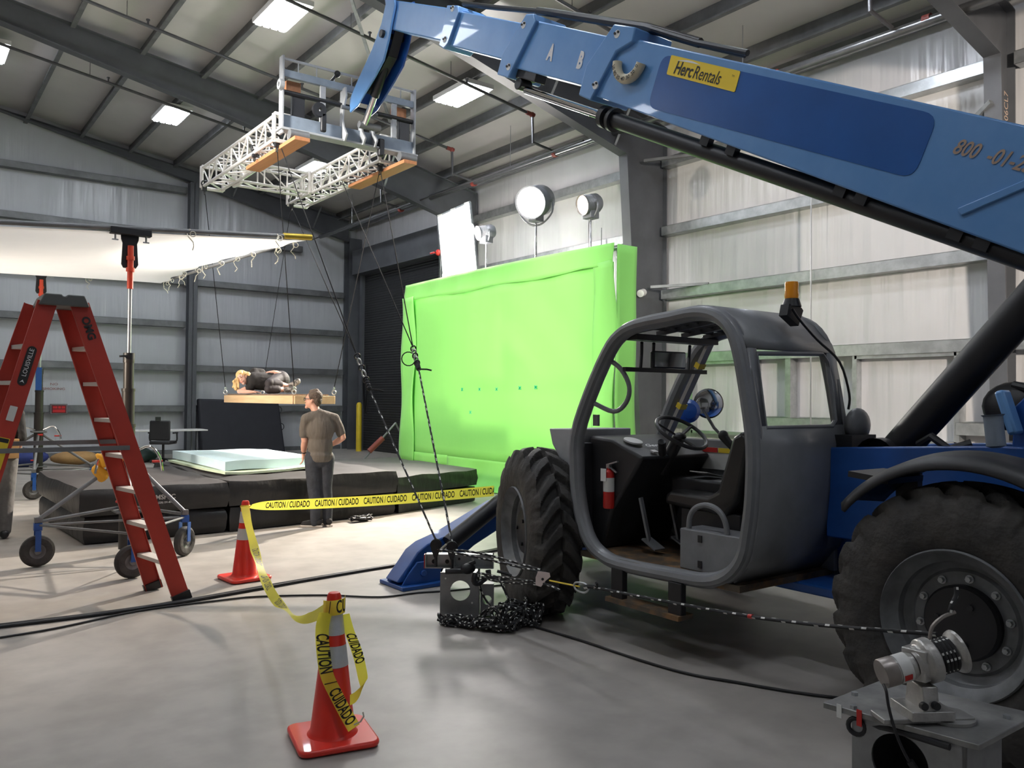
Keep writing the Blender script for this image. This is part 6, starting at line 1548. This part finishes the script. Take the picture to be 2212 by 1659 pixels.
def blob(name, chains, mat, parent, vox=.009, it=3, label=None):
    m = MB()
    for ch in chains:
        if ch[0] == 'e':      # ellipsoid: centre, radii, rotation
            _, c, r, R_ = ch; m.sph(c, 1.0, 20, 14, r, R_)
        else:
            P = [V(p) for p, r in ch]; Rr = [r for p, r in ch]
            n = []
            for i in range(len(P) - 1):
                k = 3
                for j in range(k): t = j / k; n.append((P[i].lerp(P[i + 1], t), Rr[i] * (1 - t) + Rr[i + 1] * t))
            n.append((P[-1], Rr[-1]))
            m.tube([q for q, _ in n], [r for _, r in n], 14)
            for q, r in zip(P, Rr): m.sph(q, r * .995, 14, 10)
    o = m.build(name, mat, parent, smooth=0)
    for p in o.data.polygons: p.use_smooth = True
    md = o.modifiers.new('Remesh', 'REMESH'); md.mode = 'VOXEL'; md.voxel_size = vox; md.use_smooth_shade = True
    if it:
        s = o.modifiers.new('Smooth', 'SMOOTH'); s.factor = .6; s.iterations = it
    if label: o['label'] = label
    return o
def basis(x, y, z): return Matrix((V(x).normalized(), V(y).normalized(), V(z).normalized())).transposed()

def hand(c, d, palm, thumb, s=1.0, curl=.5):
    """chains for a hand: c wrist, d along the hand, palm normal, thumb side direction"""
    d = V(d).normalized(); t = V(thumb); t = (t - d * t.dot(d)).normalized(); n = V(palm); n = (n - d * n.dot(d) - t * n.dot(t)).normalized()
    out = [[(c, .026 * s), (c + d * .05 * s, .024 * s)], ('e', c + d * .055 * s, (.042 * s, .016 * s, .05 * s), basis(t, n, d))]
    for k, (o, L) in enumerate(((.03, .068), (.010, .078), (-.010, .072), (-.03, .056))):
        a = c + (d * .09 + t * o) * s; b = a + (d * .6 + n * curl * .5).normalized() * L * .5 * s; e = b + (d * .3 + n * curl).normalized() * L * .5 * s
        out.append([(a, .0095 * s), (b, .009 * s), (e, .0078 * s)])
    a = c + (d * .03 + t * .035) * s; b = a + (d * .6 + t * .8 + n * .2).normalized() * .035 * s; e = b + (d * .9 + t * .2 + n * .3).normalized() * .03 * s
    out.append([(a, .013 * s), (b, .011 * s), (e, .009 * s)])
    return out
def head_chains(c, f, u, s=1.0):
    """c centre of the skull, f face direction, u up"""
    f = V(f).normalized(); u = V(u); u = (u - f * u.dot(f)).normalized(); r = f.cross(u)
    B = basis(r, f, u)
    L = [('e', c + u * .025 * s - f * .01 * s, (.075 * s, .095 * s, .088 * s), B), ('e', c - u * .035 * s + f * .022 * s, (.062 * s, .070 * s, .082 * s), B),
         [(c + f * .088 * s + u * .012 * s, .010 * s), (c + f * .108 * s - u * .022 * s, .013 * s)], [(c + f * .09 * s - u * .095 * s, .022 * s), (c + f * .085 * s - u * .09 * s, .02 * s)],
         [(c + f * .094 * s - u * .055 * s - r * .018 * s, .010 * s), (c + f * .098 * s - u * .055 * s, .012 * s), (c + f * .094 * s - u * .055 * s + r * .018 * s, .010 * s)],
         [(c + f * .085 * s + u * .03 * s - r * .03 * s, .011 * s), (c + f * .085 * s + u * .03 * s + r * .03 * s, .011 * s)]]
    for k in (-1, 1): L.append(('e', c + r * .076 * s * k - f * .005 * s - u * .012 * s, (.010 * s, .020 * s, .032 * s), B))
    return L, r, f, u, B
def eyes(c, r, f, u, parent, s=1.0, closed=False):
    for k in (-1, 1):
        m = MB(); m.sph(c + r * .030 * s * k + f * .082 * s + u * .010 * s, .010 * s, 10, 8, (1, 1, .4 if closed else .8)); m.build('eye', M['black'] if closed else M['white'], parent)
        if not closed: m = MB(); m.sph(c + r * .030 * s * k + f * .089 * s + u * .010 * s, .005 * s, 8, 6); m.build('pupil', M['black'], parent)
        m = MB(); m.tube([c + r * .014 * s * k + f * .096 * s + u * .034 * s, c + r * .030 * s * k + f * .096 * s + u * .040 * s, c + r * .048 * s * k + f * .084 * s + u * .034 * s], .0035 * s, 5); m.build('eyebrow', M['hairb'], parent)

# -- the standing man
B0 = V((4.347, 9.9, 0)); ma = V((.404, .915, 0)); mr = V((.915, -.404, 0))
def Hm(x, y, z): return B0 + mr * x + ma * y + V((0, 0, z * .935))
man = empty('person', B0, 'standing man seen from behind in olive grey t-shirt and dark jeans, looking left', 'person')
hc = Hm(-.07, .02, 1.725); hf = (-mr * .93 + ma * .37).normalized()
hch, hr, hf, hu, hB = head_chains(hc, hf, (0, 0, 1))
sl, sr = Hm(-.16, -.03, 1.46), Hm(.20, .03, 1.46)
el, er = Hm(-.17, .0, 1.17), Hm(.30, .02, 1.21)
wl_, wr_ = Hm(-.185, .12, .99), Hm(.15, .14, 1.10)
pel = Hm(.015, .0, .96)
legs = [[(Hm(-.065, .0, .93), .095), (Hm(-.055, .02, .52), .062), (Hm(-.03, -.01, .32), .055), (Hm(-.03, 0, .09), .042)], [(Hm(.095, .03, .93), .095), (Hm(.10, .06, .52), .06), (Hm(.12, .05, .32), .054), (Hm(.125, .07, .09), .042)]]
arms = [[(sl, .052), (Hm(-.19, -.0, 1.32), .050), (el, .041), (Hm(-.18, .06, 1.08), .042), (wl_, .027)], [(sr, .052), (Hm(.27, .03, 1.33), .048), (er, .041), (Hm(.24, .07, 1.16), .040), (wr_, .027)]]
torso = [('e', Hm(.02, .0, 1.33), (.165, .11, .19), basis(mr, ma, (0, 0, 1))), ('e', Hm(.02, .0, 1.06), (.15, .105, .17), basis(mr, ma, (0, 0, 1))), [(sl, .05), (Hm(.02, -.0, 1.48), .065), (sr, .05)], [(Hm(.01, -.01, 1.48), .062), (Hm(-.04, .0, 1.58), .055), (hc - V((0, 0, .06)), .055)]]
body = blob('body', hch + legs + arms + torso + hand(wl_, (-.02, .15, -1), -mr, ma, .95, .3) + hand(wr_, (-.75, .3, -.35), ma, (0, 0, 1), .95, .4), M['skin'], man, .008, 3)
eyes(hc, hr, hf, hu, body)
bz_ = basis(mr, ma, (0, 0, 1))
sh = blob('t_shirt', [('e', Hm(.02, -.01, 1.33), (.178, .125, .205), bz_), ('e', Hm(.02, -.0, 1.10), (.160, .118, .20), bz_), ('e', Hm(.02, -.01, .97), (.165, .125, .07), bz_), [(sl, .066), (Hm(.02, -.01, 1.485), .085), (sr, .066)], [(sl, .064), (Hm(-.18, -.0, 1.33), .062), (Hm(-.178, .0, 1.25), .060)], [(sr, .064), (Hm(.255, .03, 1.34), .062), (Hm(.275, .03, 1.27), .060)], [(Hm(.0, -.01, 1.50), .08), (Hm(-.01, -.0, 1.54), .07)], [(sl + V((0, 0, .015)), .06), (Hm(-.0, -.01, 1.525), .075), (sr + V((0, 0, .015)), .06)], ('e', Hm(.015, -.0, .93), (.168, .128, .08), bz_)], M['tee'], man, .012, 3)
blob('jeans', [('e', Hm(.015, .0, .93), (.155, .115, .12), bz_)] + [[(p, r + .016) for p, r in lg[:-1]] + [(lg[-1][0] + V((0, 0, -.03)), .058)] for lg in legs], M['jean'], man, .012, 2)
for i, (lg, dx) in enumerate(zip(legs, (-.0, .0))):
    a = lg[-1][0]; a = V((a.x, a.y, 0)); fd = (-mr * .9 + ma * .3).normalized() if i == 0 else (-mr * .35 + ma * .9).normalized()
    so = blob('shoe', [[(a + V((0, 0, .065)) - fd * .05, .045), (a + fd * .07 + V((0, 0, .05)), .042), (a + fd * .15 + V((0, 0, .038)), .034)], [(a + V((0, 0, .1)), .048), (a + V((0, 0, .06)), .05)]], M['blacktee'], man, .01, 2)
    m = MB(); pr_ = catmull([a - fd * .10 + V((0, 0, .014)), a + fd * .18 + V((0, 0, .014))], 6); m.tube(pr_, [.03, .04, .042, .04, .042, .046, .03][:len(pr_)] if len(pr_) <= 7 else .04, 10)
    for v in m.v: v.z = min(max(v.z, .001), .026)
    m.build('sole', M['sole'], so)
blob('hair', [('e', hc + hu * .045 - hf * .025, (.084, .095, .082), hB), ('e', hc - hf * .06 - hu * .0, (.074, .052, .08), hB), [(hc + hu * .10 + hf * .03, .03), (hc + hu * .105 - hf * .04, .04)], [(hc + hr * .07 + hu * .0 - hf * .0, .016), (hc + hr * .072 + hu * .04 + hf * .01, .02)], [(hc - hr * .07 + hu * .0 - hf * .0, .016), (hc - hr * .072 + hu * .04 + hf * .01, .02)]], M['hairb'], man, .009, 1)
m = MB()
for k in (-1, 1):
    e = hc + hr * .033 * k + hf * .105 + hu * .008; m.tube([e + hr * .024 * math.cos(t) + hu * .018 * math.sin(t) for t in [2 * PI * j / 12 for j in range(12)]], .0035, 5, closed=True)
    m.tube([hc + hr * .06 * k + hf * .10 + hu * .014, hc + hr * .083 * k + hf * .06 + hu * .012, hc + hr * .083 * k - hf * .01 + hu * .012], .0035, 5)
m.tube([hc + hr * .012 + hf * .11 + hu * .012, hc - hr * .012 + hf * .11 + hu * .012], .0035, 5); m.build('glasses', M['black'], man)
m = MB(); m.torus(Hm(-.184, .105, 1.015), .031, .009, (wl_ - Hm(-.18, .06, 1.08)), 18, 6); m.build('wristwatch', M['black'], man)

# -- the woman lying on the platform
W0 = Mx.lerp(Lx, .62) + (Rx - Mx) * .45; W0.z = PZ + .022
wa_ = V((.335, .942, 0)); wr2 = V((.942, -.335, 0))
# along the board: from the head end (far) to the feet (near)
al = (Mx - Lx).normalized()
def Hw(x, y, z):
    # x metres to the right as seen, y away, z up from the pad
    return W0 + wr2 * x + wa_ * y + V((0, 0, z))
wom = empty('person', V((W0.x, W0.y, PZ + .022)), 'woman with long blonde hair in black lying curled on the hung platform', 'person')
whc = Hw(-.36, -.02, .245); wf_ = (-wr2 * .32 - wa_ * .88 - V((0, 0, .22))).normalized(); wu = V((-.55 * wr2.x, -.55 * wr2.y, .85))
wch, wr_v, wf_, wu, wB = head_chains(whc, wf_, wu, .92)
s1, s2_ = Hw(-.18, .08, .33), Hw(-.24, -.06, .10)
hipc = Hw(.20, .08, .20)
kU, kL = Hw(.04, -.22, .16), Hw(.03, -.24, .075)
aU, aL = Hw(.33, -.10, .12), Hw(.26, -.18, .065)
tw = [[(s1, .055), (Hw(-.18, .0, .2), .09), (s2_, .055)], [(Hw(-.18, .0, .2), .11), (Hw(.0, .04, .17), .105), (hipc, .125)], [(Hw(-.22, .0, .24), .05), (Hw(-.29, -.01, .245), .045), (whc - wf_ * .01, .045)]]
wl = [[(hipc + V((0, 0, .05)), .10), (kU, .062), (Hw(.18, -.17, .15), .050), (aU, .032)], [(hipc - V((0, 0, .07)), .09), (kL, .058), (Hw(.15, -.22, .07), .048), (aL, .032)]]
wh = Hw(.10, -.01, .345)
wb_body = blob('body', wch + tw + wl + [[(s1, .045), (Hw(-.02, .15, .31), .036), (wh, .023)]] + hand(wh, (.7, -.35, -.25) , (.0, -.3, -1), -wr2, .92, .35) +
     [[(s2_, .045), (Hw(-.40, -.12, .035), .034), (Hw(-.22, -.17, .03), .024)]] + hand(Hw(-.22, -.17, .03), wr2, (0, 0, -1), -wa_, .9, .2), M['skinw'], wom, .008, 3)
eyes(whc, wr_v, wf_, wu, wb_body, .92, True)
m = MB(); m.tube([whc + wf_ * .096 - wu * .052 + wr_v * .018, whc + wf_ * .101 - wu * .054, whc + wf_ * .096 - wu * .052 - wr_v * .018], .006, 6); m.build('lips', pmat('lips', (0.5, .15, .12), .5), wb_body)
blob('t_shirt', [[(s1, .075), (Hw(-.18, .0, .2), .105), (s2_, .07)], [(Hw(-.19, .0, .2), .135), (Hw(.0, .03, .185), .14), (Hw(.07, .05, .2), .14)], [(s1, .07), (Hw(-.08, .12, .33), .065)], [(s2_, .065), (Hw(-.27, -.08, .08), .06)]], M['blacktee'], wom, .012, 2)
blob('leggings', [[(hipc + V((0, 0, .02)), .15), (hipc, .14)]] + [[(a[0], a[1] + .016) for a in w[:2]] + [(w[2][0], w[2][1] + .014)] for w in wl], M['legging'], wom, .011, 2)
for a, d, nm in ((aU, (wr2 * .65 + V((0, 0, .35)) - wa_ * .35).normalized(), ''), (aL, (wr2 * .8 - wa_ * .45 + V((0, 0, -.02))).normalized(), '')):
    so = blob('shoe', [[(a - d * .02, .042), (a + d * .04, .045), (a + d * .16 + V((0, 0, .02)), .038)], [(a + d * .0 + V((0, 0, -.035 if a is aU else -.0)), .036), (a + d * .16, .036)]], M['shoe'], wom, .009, 2, label='grey and black trainer')
hch_ = [('e', whc + wu * .04 - wf_ * .02, (.082, .088, .082), wB), ('e', whc - wf_ * .055, (.075, .055, .095), wB)]
rnd = random.Random(5)
for k in range(16):
    s = rnd.uniform(-1, 1); st_ = whc + wu * (.07 - .05 * abs(s)) + wr_v * (.065 * s) - wf_ * (.0 + .05 * rnd.random())
    dn = V((rnd.uniform(-.02, .02), rnd.uniform(-.02, .02), 0)) 
    mid_ = Hw(-.44 - .02 * rnd.random() + .03 * s, -.03 + rnd.uniform(-.05, .06), .20 + .02 * s); en = Hw(-.45 + rnd.uniform(-.05, .05), -.05 + rnd.uniform(-.06, .04), .05 + .05 * rnd.random())
    hch_.append([(st_, .028), (mid_, .022), (en, .010)])
for k in range(7):
    hch_.append([(whc + wu * .08 + wr_v * -.03, .03), (Hw(-.27 + .01 * k, -.06 + .01 * k, .31 - .01 * k), .025), (Hw(-.235 + .012 * k, -.08, .24 - .015 * k), .010)])
blob('hair', hch_, M['blond'], wom, .008, 1, label='long wavy blonde hair')

# -- the person cut by the left edge, behind the ladder
Q0 = V((.98, 11.1, 0)); qa, qr = V((.1, .99, 0)), V((.99, -.1, 0))
def Hq(x, y, z): return Q0 + qr * x + qa * y + V((0, 0, z))
per = empty('person', Q0, 'person cut off by the left edge in grey work trousers and tool belt', 'person')
qc = Hq(-.02, .0, 1.66); qch, qrr, qf, qu, qB = head_chains(qc, (-.3, .95, 0), (0, 0, 1))
ql = [[(Hq(-.09, 0, .9), .095), (Hq(-.1, .02, .5), .062), (Hq(-.1, 0, .09), .045)], [(Hq(.09, 0, .9), .095), (Hq(.09, .03, .5), .062), (Hq(.08, 0, .09), .045)]]
qt = [('e', Hq(0, 0, 1.28), (.17, .11, .2), basis(qr, qa, (0, 0, 1))), ('e', Hq(0, 0, 1.0), (.15, .1, .16), basis(qr, qa, (0, 0, 1))), [(Hq(-.19, 0, 1.42), .055), (Hq(0, 0, 1.44), .08), (Hq(.19, 0, 1.42), .055)], [(Hq(0, 0, 1.45), .06), (qc, .055)]]
qarm = [[(Hq(s * .19, 0, 1.42), .05), (Hq(s * .23, 0, 1.15), .04), (Hq(s * .2, .15, 1.0), .028)] for s in (-1, 1)]
pb = blob('body', qch + ql + qt + qarm + hand(Hq(.2, .15, 1.0), (0, .8, -.3), (-1, 0, 0), (0, 0, 1)) + hand(Hq(-.2, .15, 1.0), (0, .8, -.3), (1, 0, 0), (0, 0, 1)), M['skin'], per, .010, 2)
blob('shirt', [(a if a[0] == 'e' else [(p, r + .02) for p, r in a]) for a in qt[1:3]] + [('e', Hq(0, 0, 1.25), (.19, .13, .22), basis(qr, qa, (0, 0, 1)))] + [[(a[0][0], .07), (a[1][0], .06)] for a in qarm], M['blacktee'], per, .014, 2)
blob('trousers', [('e', Hq(0, 0, .93), (.165, .125, .12), basis(qr, qa, (0, 0, 1)))] + [[(p, r + .025) for p, r in l] for l in ql], M['cargo'], per, .014, 2)
blob('hair', [('e', qc + V((0, 0, .04)) - qf * .02, (.085, .095, .082), qB), ('e', qc - qf * .055, (.077, .05, .085), qB)], M['hairb'], per, .012, 1)
for l in ql:
    a = l[-1][0]; blob('shoe', [[(a - qa * .05 + V((0, 0, -.035)), .05), (a + qa * .14 + V((0, 0, -.045)), .042)]], M['black'], per, .012, 2)
m = MB(); m.b2(Hq(.06, -.16, .92), Hq(.2, -.05, 1.14)); m.b2(Hq(-.16, -.14, .98), Hq(.18, -.11, 1.03)); m.build('tool_belt', M['tan'], per, bevel=.02)

# ------------------------------------------------------------------ lights that carry the scene
def area(name, loc, tgt, size, power, col, sy=None, spread=180, vis=True):
    l = bpy.data.lights.new(name, 'AREA'); l.energy = power; l.color = col; l.size = size
    if sy: l.shape = 'RECTANGLE'; l.size_y = sy
    l.spread = math.radians(spread)
    o = bpy.data.objects.new(name, l); COL.objects.link(o); o.location = loc
    o.rotation_euler = (V(tgt) - V(loc)).to_track_quat('-Z', 'Y').to_euler()
    return o
def spot(name, loc, tgt, power, col, ang, blend=.5, r=.1):
    l = bpy.data.lights.new(name, 'SPOT'); l.energy = power; l.color = col; l.spot_size = math.radians(ang); l.spot_blend = blend; l.shadow_soft_size = r
    o = bpy.data.objects.new(name, l); COL.objects.link(o); o.location = loc
    o.rotation_euler = (V(tgt) - V(loc)).to_track_quat('-Z', 'Y').to_euler()
    return o
spot('key_lamp_light', (9.2, 11.98, 5.2), (3.3, 10.9, .8), 5200, (1.0, .90, .80), 64, .8, .12)
spot('tungsten_lamp_light', (9.3, 10.77, 4.95), (3, 10, 1), 900, (1.0, .72, .45), 60, .7, .1)
area('panel_light', (9.5, 14.8, 4.95), (4, 12, 1.5), 1.3, 450, (1.0, .94, .90), 1.4)
spot('silk_lamp_light', (-2.9, 13.4, 1.2), (.8, 12.9, 3.6), 2600, (1.0, .88, .74), 70, .8, .25)
spot('side_fill_light', (-3.2, 9.0, 2.9), (4.4, 11.0, 1.3), 2600, (1.0, .86, .70), 34, .8, .3)  # unseen warm fill added from the left toward the platform
spot('screen_lamp_light', (-.5, 9.0, 6.0), (8.9, 12.8, 2.0), 3900, (1.0, .97, .92), 46, .6, .3)
spot('wall_fill_light', (4.0, -3.5, 4.5), (12, 5.2, 3.0), 5500, (1.0, .88, .76), 52, .8, .4)  # unseen fill added behind the camera to brighten the right wall
# ------------------------------------------------------------------ world and view
w = bpy.data.worlds.new('world'); bpy.context.scene.world = w; w.use_nodes = True
w.node_tree.nodes['Background'].inputs['Color'].default_value = (0.5, 0.55, 0.6, 1)
w.node_tree.nodes['Background'].inputs['Strength'].default_value = 0.05
sc = bpy.context.scene
sc.view_settings.view_transform = 'Standard'; sc.view_settings.look = 'None'
sc.view_settings.exposure = 0.15; sc.view_settings.gamma = 1.0
sc.view_settings.use_curve_mapping = False
sc.cycles.max_bounces = 8; sc.cycles.diffuse_bounces = 4; sc.cycles.glossy_bounces = 3; sc.cycles.use_denoising = True
sc.cycles.sample_clamp_indirect = 6
